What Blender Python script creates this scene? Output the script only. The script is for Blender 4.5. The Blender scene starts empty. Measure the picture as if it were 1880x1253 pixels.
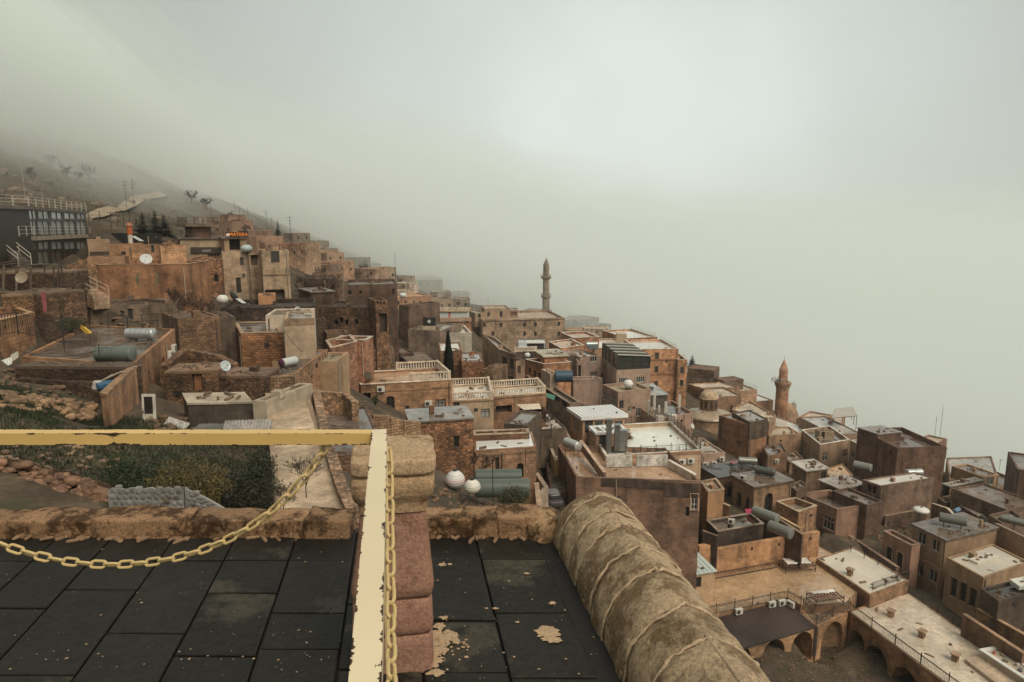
import bpy, math, random
import numpy as np
from mathutils import Vector, Matrix
from mathutils import noise as mnoise
from math import sin, cos, pi, radians

random.seed(7)
SC = bpy.context.scene
COL = SC.collection

# ------------------------------------------------------------------ camera
F, CX, CY, PITCH = 1250.0, 940.0, 626.5, radians(9.5)
cam_d = bpy.data.cameras.new('camera')
cam = bpy.data.objects.new('camera', cam_d)
COL.objects.link(cam)
cam.rotation_euler = (pi / 2 - PITCH, 0, 0)
cam_d.sensor_fit = 'HORIZONTAL'
cam_d.sensor_width = 36
cam_d.lens = 36 * F / 1880
cam_d.clip_start = 0.05
cam_d.clip_end = 20000
SC.camera = cam

# ------------------------------------------------------------------ overcast sky, weak veiled sun
SUN_EL, SUN_AZ = radians(50), radians(142)      # azimuth measured from +Y towards +X
W = bpy.data.worlds.new('World')
SC.world = W
W.use_nodes = True
nt = W.node_tree
nt.nodes.clear()
N = nt.nodes.new
out = N('ShaderNodeOutputWorld'); bg = N('ShaderNodeBackground')
sky = N('ShaderNodeTexSky'); sky.sky_type = 'NISHITA'; sky.sun_disc = False
sky.sun_elevation = SUN_EL; sky.sun_rotation = SUN_AZ
sky.dust_density = 6; sky.air_density = 1.0
hsv = N('ShaderNodeHueSaturation'); hsv.inputs['Saturation'].default_value = 0.12
tc = N('ShaderNodeTexCoord')
dot = N('ShaderNodeVectorMath'); dot.operation = 'DOT_PRODUCT'
gl = Vector((0.17, 0.98, 0.04)).normalized()
dot.inputs[1].default_value = gl
ramp = N('ShaderNodeValToRGB')
e = ramp.color_ramp.elements
e[0].position = 0.0; e[0].color = (4.5, 4.8, 4.4, 1)
e[1].position = 1.0; e[1].color = (11.6, 12.5, 12.1, 1)
for p_, c_ in ((0.5, (5.5, 5.9, 5.5, 1)), (0.86, (5.0, 5.4, 4.9, 1)), (0.945, (7.4, 8.0, 7.5, 1)), (0.978, (8.9, 9.7, 9.2, 1)), (0.992, (10.6, 11.5, 11.1, 1))):
    x = e.new(p_); x.color = c_
mr = N('ShaderNodeMapRange'); mr.inputs['From Min'].default_value = -1
nz = N('ShaderNodeTexNoise'); nz.inputs['Scale'].default_value = 1.7; nz.inputs['Detail'].default_value = 5
nzr = N('ShaderNodeMapRange'); nzr.inputs['From Min'].default_value = 0.3; nzr.inputs['From Max'].default_value = 0.7
nzr.inputs['To Min'].default_value = 0.86; nzr.inputs['To Max'].default_value = 1.12
mul = N('ShaderNodeMixRGB'); mul.blend_type = 'MULTIPLY'; mul.inputs[0].default_value = 1
mix = N('ShaderNodeMixRGB'); mix.inputs[0].default_value = 0.85
L = nt.links.new
L(tc.outputs['Generated'], dot.inputs[0]); L(dot.outputs['Value'], mr.inputs['Value']); L(mr.outputs[0], ramp.inputs[0])
L(tc.outputs['Generated'], nz.inputs['Vector']); L(nz.outputs['Fac'], nzr.inputs['Value'])
L(ramp.outputs[0], mul.inputs[1]); L(nzr.outputs[0], mul.inputs[2])
L(sky.outputs[0], hsv.inputs['Color'])
L(hsv.outputs[0], mix.inputs[1]); L(mul.outputs[0], mix.inputs[2])
L(mix.outputs[0], bg.inputs['Color']); L(bg.outputs[0], out.inputs['Surface'])
bg.inputs['Strength'].default_value = 0.05

sd = bpy.data.lights.new('sun', 'SUN')
sun = bpy.data.objects.new('sun', sd)
COL.objects.link(sun)
sd.energy = 1.5; sd.angle = radians(35); sd.color = (1.0, 0.87, 0.69)
sv = Vector((sin(SUN_AZ) * cos(SUN_EL), cos(SUN_AZ) * cos(SUN_EL), sin(SUN_EL)))
sun.rotation_euler = sv.to_track_quat('Z', 'Y').to_euler()
sun.location = (30, 60, 90)

vs = SC.view_settings
vs.view_transform = 'Standard'; vs.look = 'None'; vs.gamma = 1; vs.use_curve_mapping = False
vs.exposure = 0.7
cy = SC.cycles
cy.use_denoising = True
cy.max_bounces = 6; cy.diffuse_bounces = 3; cy.glossy_bounces = 2; cy.transmission_bounces = 2
cy.volume_bounces = 8; cy.transparent_max_bounces = 12
cy.sample_clamp_indirect = 4

# ------------------------------------------------------------------ pixels of the 1880 px photograph -> points of the place
CP, SP = cos(PITCH), sin(PITCH)
def ray(u, v):
    x = (u - CX) / F; y = (CY - v) / F
    return Vector((x, CP + y * SP, -SP + y * CP))
def at(u, v, d):
    r = ray(u, v); return r * (d / r.y)
def atz(u, v, z):
    r = ray(u, v); return r * (z / r.z)
def on_wall(u, v, A, t):
    """the point of the upright plane through A along t that pixel u, v shows: (distance along t, height)"""
    r = ray(u, v)
    n = Vector((t.y, -t.x, 0))
    k = A.dot(n) / r.dot(n)
    p = r * k
    return (p - A).dot(t), p.z

# ------------------------------------------------------------------ materials (tint = the object's own colour)
def new_mat(name):
    m = bpy.data.materials.new(name); m.use_nodes = True
    return m, m.node_tree, m.node_tree.nodes['Principled BSDF']

def surf(name, pattern=None, bw=0.5, bh=0.25, mortar=0.02, mort_dark=0.55, var=0.25, mott=0.35, streak=0.0,
         rough=0.85, wet=0.0, wet_rough=0.12, bump=0.3, fine=1.0, metal=0.0, big=0.35, spec=0.5, second=None, sec_thr=0.6, dark=0.0):
    m, t, b = new_mat(name)
    n = t.nodes.new; l = t.links.new
    oi = n('ShaderNodeObjectInfo'); uv = n('ShaderNodeUVMap'); co = n('ShaderNodeTexCoord')
    vec = uv.outputs[0]
    def math_(op, a, b2=None):
        x = n('ShaderNodeMath'); x.operation = op
        for k, q in ((0, a), (1, b2)):
            if q is None: continue
            if isinstance(q, (int, float)): x.inputs[k].default_value = q
            else: l(q, x.inputs[k])
        return x.outputs[0]
    def noise_(sc, det=4, v=None, rgh=0.55):
        x = n('ShaderNodeTexNoise'); x.inputs['Scale'].default_value = sc; x.inputs['Detail'].default_value = det
        x.inputs['Roughness'].default_value = rgh
        l(v if v is not None else co.outputs['Object'], x.inputs['Vector'])
        return x.outputs['Fac']
    def rng(val, a, b_, c, d):
        x = n('ShaderNodeMapRange'); l(val, x.inputs['Value'])
        for k, q in zip(('From Min', 'From Max', 'To Min', 'To Max'), (a, b_, c, d)): x.inputs[k].default_value = q
        return x.outputs[0]
    # every object gets its own offset of the pattern
    off = n('ShaderNodeVectorMath'); off.operation = 'ADD'
    cmb = n('ShaderNodeCombineXYZ'); l(math_('MULTIPLY', oi.outputs['Random'], 37.0), cmb.inputs[0]); l(math_('MULTIPLY', oi.outputs['Random'], 11.0), cmb.inputs[2])
    l(co.outputs['Object'], off.inputs[0]); l(cmb.outputs[0], off.inputs[1])
    ov = off.outputs[0]
    val = rng(noise_(1.3 * fine, 8, ov, 0.65), 0.3, 0.7, 1 - mott, 1 + mott)
    val = math_('MULTIPLY', val, rng(noise_(0.22 * max(1, fine / 2.5), 3, ov), 0.35, 0.65, 1 - big, 1 + big))
    hgt = noise_(9 * fine, 7, ov, 0.75)
    val = math_('MULTIPLY', val, rng(noise_(6.5 * fine, 5, ov, 0.7), 0.35, 0.65, 1 - mott * .55, 1 + mott * .55))
    if pattern == 'brick':
        br = n('ShaderNodeTexBrick'); l(vec, br.inputs['Vector'])
        wob = None
        br.inputs['Scale'].default_value = 1.0
        br.inputs['Brick Width'].default_value = bw; br.inputs['Row Height'].default_value = bh
        br.inputs['Mortar Size'].default_value = mortar; br.inputs['Mortar Smooth'].default_value = 0.25
        br.inputs['Color1'].default_value = (1 - var,) * 3 + (1,); br.inputs['Color2'].default_value = (1 + var,) * 3 + (1,)
        br.inputs['Mortar'].default_value = (mort_dark,) * 3 + (1,)
        # slightly wavy courses
        ad = n('ShaderNodeVectorMath'); ad.operation = 'ADD'
        nn = n('ShaderNodeTexNoise'); nn.inputs['Scale'].default_value = 1.6; nn.inputs['Detail'].default_value = 3; l(vec, nn.inputs['Vector'])
        sc_ = n('ShaderNodeVectorMath'); sc_.operation = 'SCALE'; sc_.inputs['Scale'].default_value = 0.12
        sb = n('ShaderNodeVectorMath'); sb.operation = 'SUBTRACT'; sb.inputs[1].default_value = (0.5, 0.5, 0.5)
        l(nn.outputs['Color'], sb.inputs[0]); l(sb.outputs[0], sc_.inputs[0]); l(vec, ad.inputs[0]); l(sc_.outputs[0], ad.inputs[1]); l(ad.outputs[0], br.inputs['Vector'])
        bwn = n('ShaderNodeRGBToBW'); l(br.outputs['Color'], bwn.inputs[0])
        val = math_('MULTIPLY', val, bwn.outputs[0])
        hgt = math_('ADD', math_('MULTIPLY', hgt, 0.5), math_('MULTIPLY', br.outputs['Fac'], -1.0))
    elif pattern == 'rubble':
        mp = n('ShaderNodeMapping'); mp.inputs['Scale'].default_value = (1 / bw, 1 / bh, 1); l(vec, mp.inputs['Vector'])
        vo = n('ShaderNodeTexVoronoi'); vo.feature = 'F1'; vo.inputs['Scale'].default_value = 1.0; l(mp.outputs[0], vo.inputs['Vector'])
        ve = n('ShaderNodeTexVoronoi'); ve.feature = 'DISTANCE_TO_EDGE'; ve.inputs['Scale'].default_value = 1.0; l(mp.outputs[0], ve.inputs['Vector'])
        sp_ = n('ShaderNodeSeparateColor'); l(vo.outputs['Color'], sp_.inputs[0])
        val = math_('MULTIPLY', val, rng(sp_.outputs[0], 0, 1, 1 - var, 1 + var))
        edge = rng(ve.outputs['Distance'], 0.0, mortar * 4 + 0.06, mort_dark, 1.0)
        val = math_('MULTIPLY', val, edge)
        hgt = math_('ADD', math_('MULTIPLY', hgt, 0.4), edge)
    if streak > 0:
        mp2 = n('ShaderNodeMapping'); mp2.inputs['Scale'].default_value = (1.1, 0.13, 1); l(vec, mp2.inputs['Vector'])
        ad2 = n('ShaderNodeVectorMath'); ad2.operation = 'ADD'; l(mp2.outputs[0], ad2.inputs[0]); l(cmb.outputs[0], ad2.inputs[1])
        s = math_('ADD', noise_(1.0, 3, ad2.outputs[0], 0.5), math_('MULTIPLY', math_('SUBTRACT', noise_(0.6, 5, ov, 0.6), 0.5), 0.9))
        val = math_('MULTIPLY', val, rng(s, 0.46, 0.74, 1.0, 1.0 - streak))
    if dark > 0:
        val = math_('MULTIPLY', val, rng(noise_(0.5 * max(1, fine / 2), 7, ov, 0.72), 0.5, 0.6, 1.0, 1.0 - dark))
    mx = n('ShaderNodeVectorMath'); mx.operation = 'SCALE'
    l(oi.outputs['Color'], mx.inputs[0]); l(val, mx.inputs['Scale'])
    colout = mx.outputs[0]
    if second is not None:
        mm = n('ShaderNodeMixRGB'); l(rng(noise_(0.9 * fine, 7, ov, 0.7), sec_thr, sec_thr + 0.06, 0, 1), mm.inputs[0])
        l(colout, mm.inputs[1]); mm.inputs[2].default_value = second + (1,); colout = mm.outputs[0]
    l(colout, b.inputs['Base Color'])
    if wet > 0:
        w = rng(noise_(0.45 * max(1, fine / 2.5), 5, ov), 0.32 + wet * 0.24, 0.46 + wet * 0.24, wet_rough, rough)
        l(w, b.inputs['Roughness'])
        hgt = math_('MULTIPLY', hgt, rng(w, wet_rough, rough, 0.1, 1.0))
    else:
        b.inputs['Roughness'].default_value = rough
    b.inputs['Metallic'].default_value = metal
    b.inputs['Specular IOR Level'].default_value = spec
    if bump > 0:
        bp = n('ShaderNodeBump'); bp.inputs['Strength'].default_value = bump; bp.inputs['Distance'].default_value = 0.06
        l(hgt, bp.inputs['Height']); l(bp.outputs[0], b.inputs['Normal'])
    return m

def worn(name, dark=(.36, .33, .29), light=(1.55, 1.5, 1.45), moss=(.085, .066, .022), sc=5.0, lo=.40, hi=.60, mthr=.60, bump=.9, rough=.88):
    """close-up stone: lichen and soot in sharp patches, bare light spots, moss, grain and pits"""
    m, t, b = new_mat(name); n = t.nodes.new; l = t.links.new
    oi = n('ShaderNodeObjectInfo'); co = n('ShaderNodeTexCoord')
    off = n('ShaderNodeVectorMath'); off.operation = 'ADD'; cm = n('ShaderNodeCombineXYZ'); mu = n('ShaderNodeMath'); mu.operation = 'MULTIPLY'; mu.inputs[1].default_value = 23
    l(oi.outputs['Random'], mu.inputs[0]); l(mu.outputs[0], cm.inputs[0]); l(mu.outputs[0], cm.inputs[2]); l(co.outputs['Object'], off.inputs[0]); l(cm.outputs[0], off.inputs[1])
    def nz(s, d, r):
        x = n('ShaderNodeTexNoise'); x.inputs['Scale'].default_value = s; x.inputs['Detail'].default_value = d; x.inputs['Roughness'].default_value = r; l(off.outputs[0], x.inputs['Vector']); return x.outputs['Fac']
    def rg(v, a_, b_, c_, d_):
        x = n('ShaderNodeMapRange'); l(v, x.inputs['Value'])
        for k, q in zip(('From Min', 'From Max', 'To Min', 'To Max'), (a_, b_, c_, d_)): x.inputs[k].default_value = q
        return x.outputs[0]
    def vm(a_, b_):
        x = n('ShaderNodeMixRGB'); x.blend_type = 'MULTIPLY'; x.inputs[0].default_value = 1
        for k, q in ((1, a_), (2, b_)):
            if isinstance(q, tuple): x.inputs[k].default_value = q + (1,)
            else: l(q, x.inputs[k])
        return x.outputs[0]
    def mx(f, a_, b_):
        x = n('ShaderNodeMixRGB'); l(f, x.inputs[0])
        for k, q in ((1, a_), (2, b_)):
            if isinstance(q, tuple): x.inputs[k].default_value = q + (1,)
            else: l(q, x.inputs[k])
        return x.outputs[0]
    n1 = nz(sc, 12, .74); n2 = nz(sc * 11, 6, .7); n3 = nz(sc * .42, 8, .7); n4 = nz(sc * 2.3, 9, .75)
    base = oi.outputs['Color']
    c = mx(rg(n1, lo, lo + .10, 1, 0), base, vm(base, dark))
    c = mx(rg(n4, hi, hi + .07, 0, .8), c, vm(base, light))
    c = mx(rg(n3, mthr, mthr + .05, 0, .85), c, moss)
    pit = n('ShaderNodeTexVoronoi'); pit.inputs['Scale'].default_value = sc * 13; l(off.outputs[0], pit.inputs['Vector'])
    c = vm(c, rg(n2, .3, .7, .62, 1.4)); c = vm(c, rg(pit.outputs['Distance'], .08, .26, .45, 1.0))
    l(c, b.inputs['Base Color']); b.inputs['Roughness'].default_value = rough; b.inputs['Specular IOR Level'].default_value = .25
    ad = n('ShaderNodeMath'); ad.operation = 'MULTIPLY_ADD'; l(n2, ad.inputs[0]); ad.inputs[1].default_value = .35; l(n1, ad.inputs[2])
    bp = n('ShaderNodeBump'); bp.inputs['Strength'].default_value = bump; bp.inputs['Distance'].default_value = .03; l(ad.outputs[0], bp.inputs['Height']); l(bp.outputs[0], b.inputs['Normal'])
    return m

M = {}
M['ashlar'] = surf('ashlar', 'brick', 0.62, 0.3, 0.016, 0.55, 0.2, 0.35, streak=0.35, bump=0.35)
M['brickwall'] = surf('brickwall', 'brick', 0.42, 0.22, 0.025, 0.42, 0.35, 0.35, streak=0.25, bump=0.5)
M['rubble'] = surf('rubble', 'rubble', 0.36, 0.21, 0.02, 0.35, 0.45, 0.4, streak=0.2, bump=0.6, dark=0.35)
M['plaster'] = surf('plaster', None, mott=0.16, streak=0.28, bump=0.12, big=0.14, dark=0.15)
M['stained'] = surf('stained', 'brick', 0.66, 0.31, 0.014, 0.70, 0.12, 0.24, streak=0.5, bump=0.25, big=0.25, dark=0.3)
M['roof'] = surf('roof', None, mott=0.3, wet=0.7, rough=0.7, wet_rough=0.08, bump=0.1, big=0.3, dark=0.25)
M['rooftile'] = surf('rooftile', 'brick', 0.4, 0.4, 0.012, 0.7, 0.1, 0.2, wet=0.8, rough=0.55, wet_rough=0.06, bump=0.08, big=0.2)
M['dryroof'] = surf('dryroof', None, mott=0.35, rough=0.8, bump=0.2, big=0.25, dark=0.25)
M['paint'] = surf('paint', None, mott=0.08, rough=0.45, bump=0.0, big=0.06)
M['metal'] = surf('metal', None, mott=0.12, rough=0.38, bump=0.0, big=0.08, metal=0.75)
M['rusty'] = surf('rusty', None, mott=0.4, rough=0.8, bump=0.15, fine=3)
M['wood'] = surf('wood', None, mott=0.3, streak=0.3, rough=0.7, bump=0.15, fine=2)
M['glass'] = surf('glass', None, mott=0.1, rough=0.06, bump=0.0, spec=0.8, big=0.05)
M['dark'] = surf('dark', None, mott=0.2, rough=0.9, bump=0.0)
M['leaf'] = surf('leaf', None, mott=0.35, rough=0.6, bump=0.0, fine=2, big=0.3)
M['bark'] = surf('bark', None, mott=0.3, rough=0.9, bump=0.2, fine=3)
M['stone'] = surf('stone', None, mott=0.35, rough=0.85, bump=0.45, fine=1.6, big=0.25, dark=0.35)
M['tarp'] = surf('tarp', None, mott=0.15, rough=0.5, bump=0.2, fine=2)

# ------------------------------------------------------------------ mesh builder
class MB:
    def __init__(s): s.v = []; s.f = []; s.sm = []
    def add(s, vs, fs, smooth=False):
        k = len(s.v); s.v += [tuple(p) for p in vs]
        for f in fs: s.f.append(tuple(i + k for i in f)); s.sm.append(smooth)
    def quad(s, a, b, c, d): s.add((a, b, c, d), ((0, 1, 2, 3),))
    def poly(s, pts): s.add(pts, (tuple(range(len(pts))),))
    def box(s, c, sx, sy, sz, yaw=0.0, tilt=None):
        """c = centre of the bottom"""
        m = Matrix.Rotation(yaw, 3, 'Z')
        if tilt is not None: m = m @ tilt
        vs = []
        for z in (0, sz):
            for x, y in ((-1, -1), (1, -1), (1, 1), (-1, 1)):
                vs.append(Vector(c) + m @ Vector((x * sx / 2, y * sy / 2, z)))
        s.add(vs, ((3, 2, 1, 0), (4, 5, 6, 7), (0, 1, 5, 4), (1, 2, 6, 5), (2, 3, 7, 6), (3, 0, 4, 7)))
    def bar(s, a, b, w, h=None, up=Vector((0, 0, 1))):
        a = Vector(a); b = Vector(b); h = h or w
        t = (b - a).normalized()
        if abs(t.dot(up)) > 0.95: up = Vector((0, 1, 0))
        x = t.cross(up).normalized(); y = x.cross(t)
        vs = []
        for p in (a, b):
            for i, j in ((-1, -1), (1, -1), (1, 1), (-1, 1)): vs.append(p + x * (i * w / 2) + y * (j * h / 2))
        s.add(vs, ((0, 1, 2, 3), (7, 6, 5, 4), (0, 4, 5, 1), (1, 5, 6, 2), (2, 6, 7, 3), (3, 7, 4, 0)))
    def tube(s, path, r, n=8, closed=False, cap=True, smooth=True):
        path = [Vector(p) for p in path]; m = len(path)
        rr = r if isinstance(r, (list, tuple)) else [r] * m
        rings = []; up = Vector((0, 0, 1))
        prev = None
        for i, p in enumerate(path):
            a = path[(i - 1) % m] if (closed or i > 0) else p
            b = path[(i + 1) % m] if (closed or i < m - 1) else p
            t = (b - a).normalized()
            if prev is None:
                x = t.cross(up)
                if x.length < 0.1: x = t.cross(Vector((0, 1, 0)))
                x.normalize()
            else:
                x = (prev - t * prev.dot(t))
                x = x.normalized() if x.length > 1e-4 else t.orthogonal().normalized()
            prev = x; y = t.cross(x)
            rings.append([p + x * (cos(2 * pi * k / n) * rr[i]) + y * (sin(2 * pi * k / n) * rr[i]) for k in range(n)])
        vs = [q for g in rings for q in g]; fs = []
        for i in range(m if closed else m - 1):
            j = (i + 1) % m
            for k in range(n):
                fs.append((i * n + k, i * n + (k + 1) % n, j * n + (k + 1) % n, j * n + k))
        s.add(vs, fs, smooth)
        if cap and not closed:
            s.add(rings[0], (tuple(range(n - 1, -1, -1)),)); s.add(rings[-1], (tuple(range(n)),))
    def lathe(s, c, prof, n=16, smooth=True, yaw=0.0, axis=None):
        """prof: (radius, height) from the bottom up"""
        c = Vector(c); R = axis or Matrix.Identity(3)
        vs = []
        for r, z in prof:
            for k in range(n):
                a = yaw + 2 * pi * k / n
                vs.append(c + R @ Vector((r * cos(a), r * sin(a), z)))
        fs = []
        for i in range(len(prof) - 1):
            for k in range(n):
                fs.append((i * n + k, i * n + (k + 1) % n, (i + 1) * n + (k + 1) % n, (i + 1) * n + k))
        s.add(vs, fs, smooth)
        if prof[0][0] > 1e-4: s.add(vs[:n], (tuple(range(n - 1, -1, -1)),))
        if prof[-1][0] > 1e-4: s.add(vs[-n:], (tuple(range(n)),))
    def prism(s, poly, z0, z1):
        n = len(poly)
        b = [Vector((p[0], p[1], z0)) for p in poly]; t = [Vector((p[0], p[1], z1)) for p in poly]
        s.add(b + t, [tuple(range(n - 1, -1, -1)), tuple(range(n, 2 * n))] + [(i, (i + 1) % n, n + (i + 1) % n, n + i) for i in range(n)])
    def build(s, name, mat, parent=None, color=(1, 1, 1), loc=None, uvyaw=0.0, flip=False):
        me = bpy.data.meshes.new(name)
        base = Vector(loc) if loc is not None else (parent_loc(parent) if parent is not None else Vector((0, 0, 0)))
        V = np.array(s.v, dtype=np.float64).reshape(-1, 3) - np.array(base)
        me.from_pydata(V.tolist(), [], s.f)
        me.polygons.foreach_set('use_smooth', s.sm)
        mt = M[mat] if isinstance(mat, str) else mat
        me.materials.append(mt)
        me.update()
        auto_uv(me, V + np.array(base), uvyaw)
        o = bpy.data.objects.new(name, me)
        COL.objects.link(o)
        if parent is not None: o.parent = parent
        if parent is None: o.location = base
        elif loc is not None: o.location = base - parent_loc(parent)
        o.color = tuple(color) + (1,)
        return o

def parent_loc(o):
    p = Vector((0, 0, 0))
    while o is not None: p += o.location; o = o.parent
    return p

def auto_uv(me, V, yaw):
    """metres along the wall and up it; on flat faces metres along and across"""
    nl = len(me.loops)
    if nl == 0: return
    uvl = me.uv_layers.new(name='UVMap')
    vi = np.empty(nl, dtype=np.int64); me.loops.foreach_get('vertex_index', vi)
    npoly = len(me.polygons)
    nrm = np.empty(npoly * 3); me.polygons.foreach_get('normal', nrm); nrm = nrm.reshape(-1, 3)
    lt = np.empty(npoly, dtype=np.int64); me.polygons.foreach_get('loop_total', lt)
    N_ = np.repeat(nrm, lt, axis=0); P = V[vi]
    flat = np.abs(N_[:, 2]) > 0.75
    tx, ty = -N_[:, 1], N_[:, 0]
    ln = np.maximum(np.hypot(tx, ty), 1e-6); tx = tx / ln; ty = ty / ln
    cyw, syw = cos(yaw), sin(yaw)
    u = np.where(flat, P[:, 0] * cyw + P[:, 1] * syw, P[:, 0] * tx + P[:, 1] * ty)
    v = np.where(flat, -P[:, 0] * syw + P[:, 1] * cyw, P[:, 2])
    uvl.data.foreach_set('uv', np.stack([u, v], 1).astype(np.float32).ravel())

def tag(o, label=None, cat=None, group=None, kind=None):
    if label: o['label'] = label
    if cat: o['category'] = cat
    if group: o['group'] = group
    if kind: o['kind'] = kind
    return o
def empty(name, loc, label, cat, group=None):
    o = bpy.data.objects.new(name, None); COL.objects.link(o); o.location = loc
    o.empty_display_size = 0.2
    return tag(o, label, cat, group)
def copy_tree(o, parent=None):
    c = o.copy(); COL.objects.link(c)
    if parent is not None: c.parent = parent
    for ch in list(o.children): copy_tree(ch, c)
    return c

# ------------------------------------------------------------------ houses
GROUND_PTS = []      # what the ground has to pass through
FOOT = []            # footprints: the ground stays under them
def offset_poly(P, d):
    """d > 0 shrinks a counter-clockwise polygon"""
    n = len(P); out_ = []
    for i in range(n):
        a, b, c = P[i - 1], P[i], P[(i + 1) % n]
        t1 = (b - a).normalized(); t2 = (c - b).normalized()
        n1 = Vector((-t1.y, t1.x, 0)); n2 = Vector((-t2.y, t2.x, 0))
        k = 1 + n1.dot(n2)
        out_.append(b + (n1 + n2) * (d / max(k, 0.25)))
    return out_

def TONE(c):
    g = sum(c) / 3
    return tuple(min(.72, 1.2 * (q * .95 + g * .05) ** 1.17) for q in c)
class House:
    """a block of building. N near top corner at distance d, R / L the top corners beside it: a pixel on the same level,
    a pixel with its own distance, or a depth in metres square to the front."""
    def __init__(s, name, label, N, d, R, L, vb, mat='plaster', col=(.3, .22, .16), roof='roof', rcol=(.2, .17, .15), ph=0.45, pt=0.25,
                 eave=None, et=0.18, cop=None, cat='house', into=None, group=None, z=None, sink=4.0, gp=True):
        n = at(N[0], N[1], d)
        s.zr = n.z if z is None else z
        def corner(q):
            if len(q) == 3: p = at(*q)
            else: p = atz(q[0], q[1], s.zr)
            return Vector((p.x, p.y, 0))
        n0 = Vector((n.x, n.y, 0))
        if isinstance(R, (int, float)):
            l0 = corner(L); t = (n0 - l0).normalized(); r0 = n0 + Vector((-t.y, t.x, 0)) * R
        else:
            r0 = corner(R)
            if isinstance(L, (int, float)):
                if len(R) == 2 and N[1] < 530:      # too near the horizon for the roof plane to place it
                    r0 = corner((R[0], R[1], d * 1.015))
                t = (r0 - n0).normalized(); l0 = n0 + Vector((-t.y, t.x, 0)) * L
            else: l0 = corner(L)
        s.P = [n0, r0, r0 + l0 - n0, l0]
        s.setup(name, label, at(N[0], vb, d).z, mat, col, roof, rcol, ph, pt, eave, et, cop, cat, into, group, sink, gp)
    def setup(s, name, label, zb, mat, col, roof, rcol, ph, pt, eave, et, cop, cat, into, group, sink, gp):
        s.zg = zb; s.zb = zb - sink
        s.mat, s.col, s.roof, s.rcol, s.ph, s.pt, s.eave, s.et, s.cop = mat, TONE(col), roof, TONE(rcol), ph, pt, eave, et, cop
        s.zroof = s.zr - (ph if eave is None else 0)
        c = sum(s.P, Vector()) / len(s.P)
        if gp: GROUND_PTS.append((c.x, c.y, zb))
        FOOT.append((s.P, zb))
        s.into = into
        if into is None:
            s.root = empty(name, (c.x, c.y, s.zg), label, cat, group)
        else: s.root = into.root
        s.holes = {}
        s.yaw = math.atan2((s.P[1] - s.P[0]).y, (s.P[1] - s.P[0]).x)
    def quad(s, q, pts):
        s.zr = at(*q).z; s.zroof = s.zr - (s.ph if s.eave is None else 0)
        s.P = [Vector((p.x, p.y, 0)) for p in (atz(u, v, s.zr) for u, v in pts)]
        FOOT[-1] = (s.P, FOOT[-1][1])
        return s
    def edge(s, w):
        A = s.P[w]; B = s.P[(w + 1) % len(s.P)]
        t = (B - A).normalized()
        return A, B, t, Vector((t.y, -t.x, 0))
    def pt_(s, w, a, z, dep=0.0):
        A, B, t, n = s.edge(w)
        p = A + t * a - n * dep; p.z = z
        return p
    def roofpt(s, u, v, dz=0.0): return atz(u, v, s.zroof + dz)
    def wpt(s, w, u, v, dep=0.0):
        A, B, t, n = s.edge(w)
        a, z = on_wall(u, v, A, t)
        return s.pt_(w, a, z, dep)
    def win(s, w, u, v, wp, hp, kind='window', arch=0.0, dep=0.18, mull=1, trans=0, fcol=(.55, .53, .5), pcol=(.03, .035, .035), sill=False, surround=None, fw=0.07, label=None):
        A, B, t, n = s.edge(w)
        s0, _ = on_wall(u - wp / 2, v, A, t); s1, _ = on_wall(u + wp / 2, v, A, t)
        if s0 > s1: s0, s1 = s1, s0
        _, z0 = on_wall(u, v + hp / 2, A, t); _, z1 = on_wall(u, v - hp / 2, A, t)
        L_ = (B - A).length
        s0 = max(s0, 0.12); s1 = min(s1, L_ - 0.12)
        zt = s.zr - (0.1 if s.eave is None else s.et + 0.05)
        z1 = min(z1, zt)
        if s1 - s0 < 0.15 or z1 - z0 < 0.15: return s
        for h in s.holes.get(w, []):
            if s0 < h['s1'] + .02 and s1 > h['s0'] - .02 and z0 < h['z1'] + .02 and z1 > h['z0'] - .02: return s
        s.holes.setdefault(w, []).append(dict(s0=s0, s1=s1, z0=z0, z1=z1, kind=kind, arch=arch, dep=dep, mull=mull, trans=trans, fcol=fcol, pcol=pcol, sill=sill, sur=surround, fw=fw, label=label))
        return s
    def grid(s, w, us, vs_, wp, hp, **k):
        for v in vs_:
            for u in us: s.win(w, u, v, wp, hp, **k)
        return s
    @staticmethod
    def top(h, a):
        if h['arch'] <= 0: return h['z1']
        hw = (h['s1'] - h['s0']) / 2; c = (h['s0'] + h['s1']) / 2
        q = min(1.0, abs(a - c) / hw)
        return h['z1'] - h['arch'] * hw * (1 - math.sqrt(max(0, 1 - q ** 1.8)))
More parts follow.
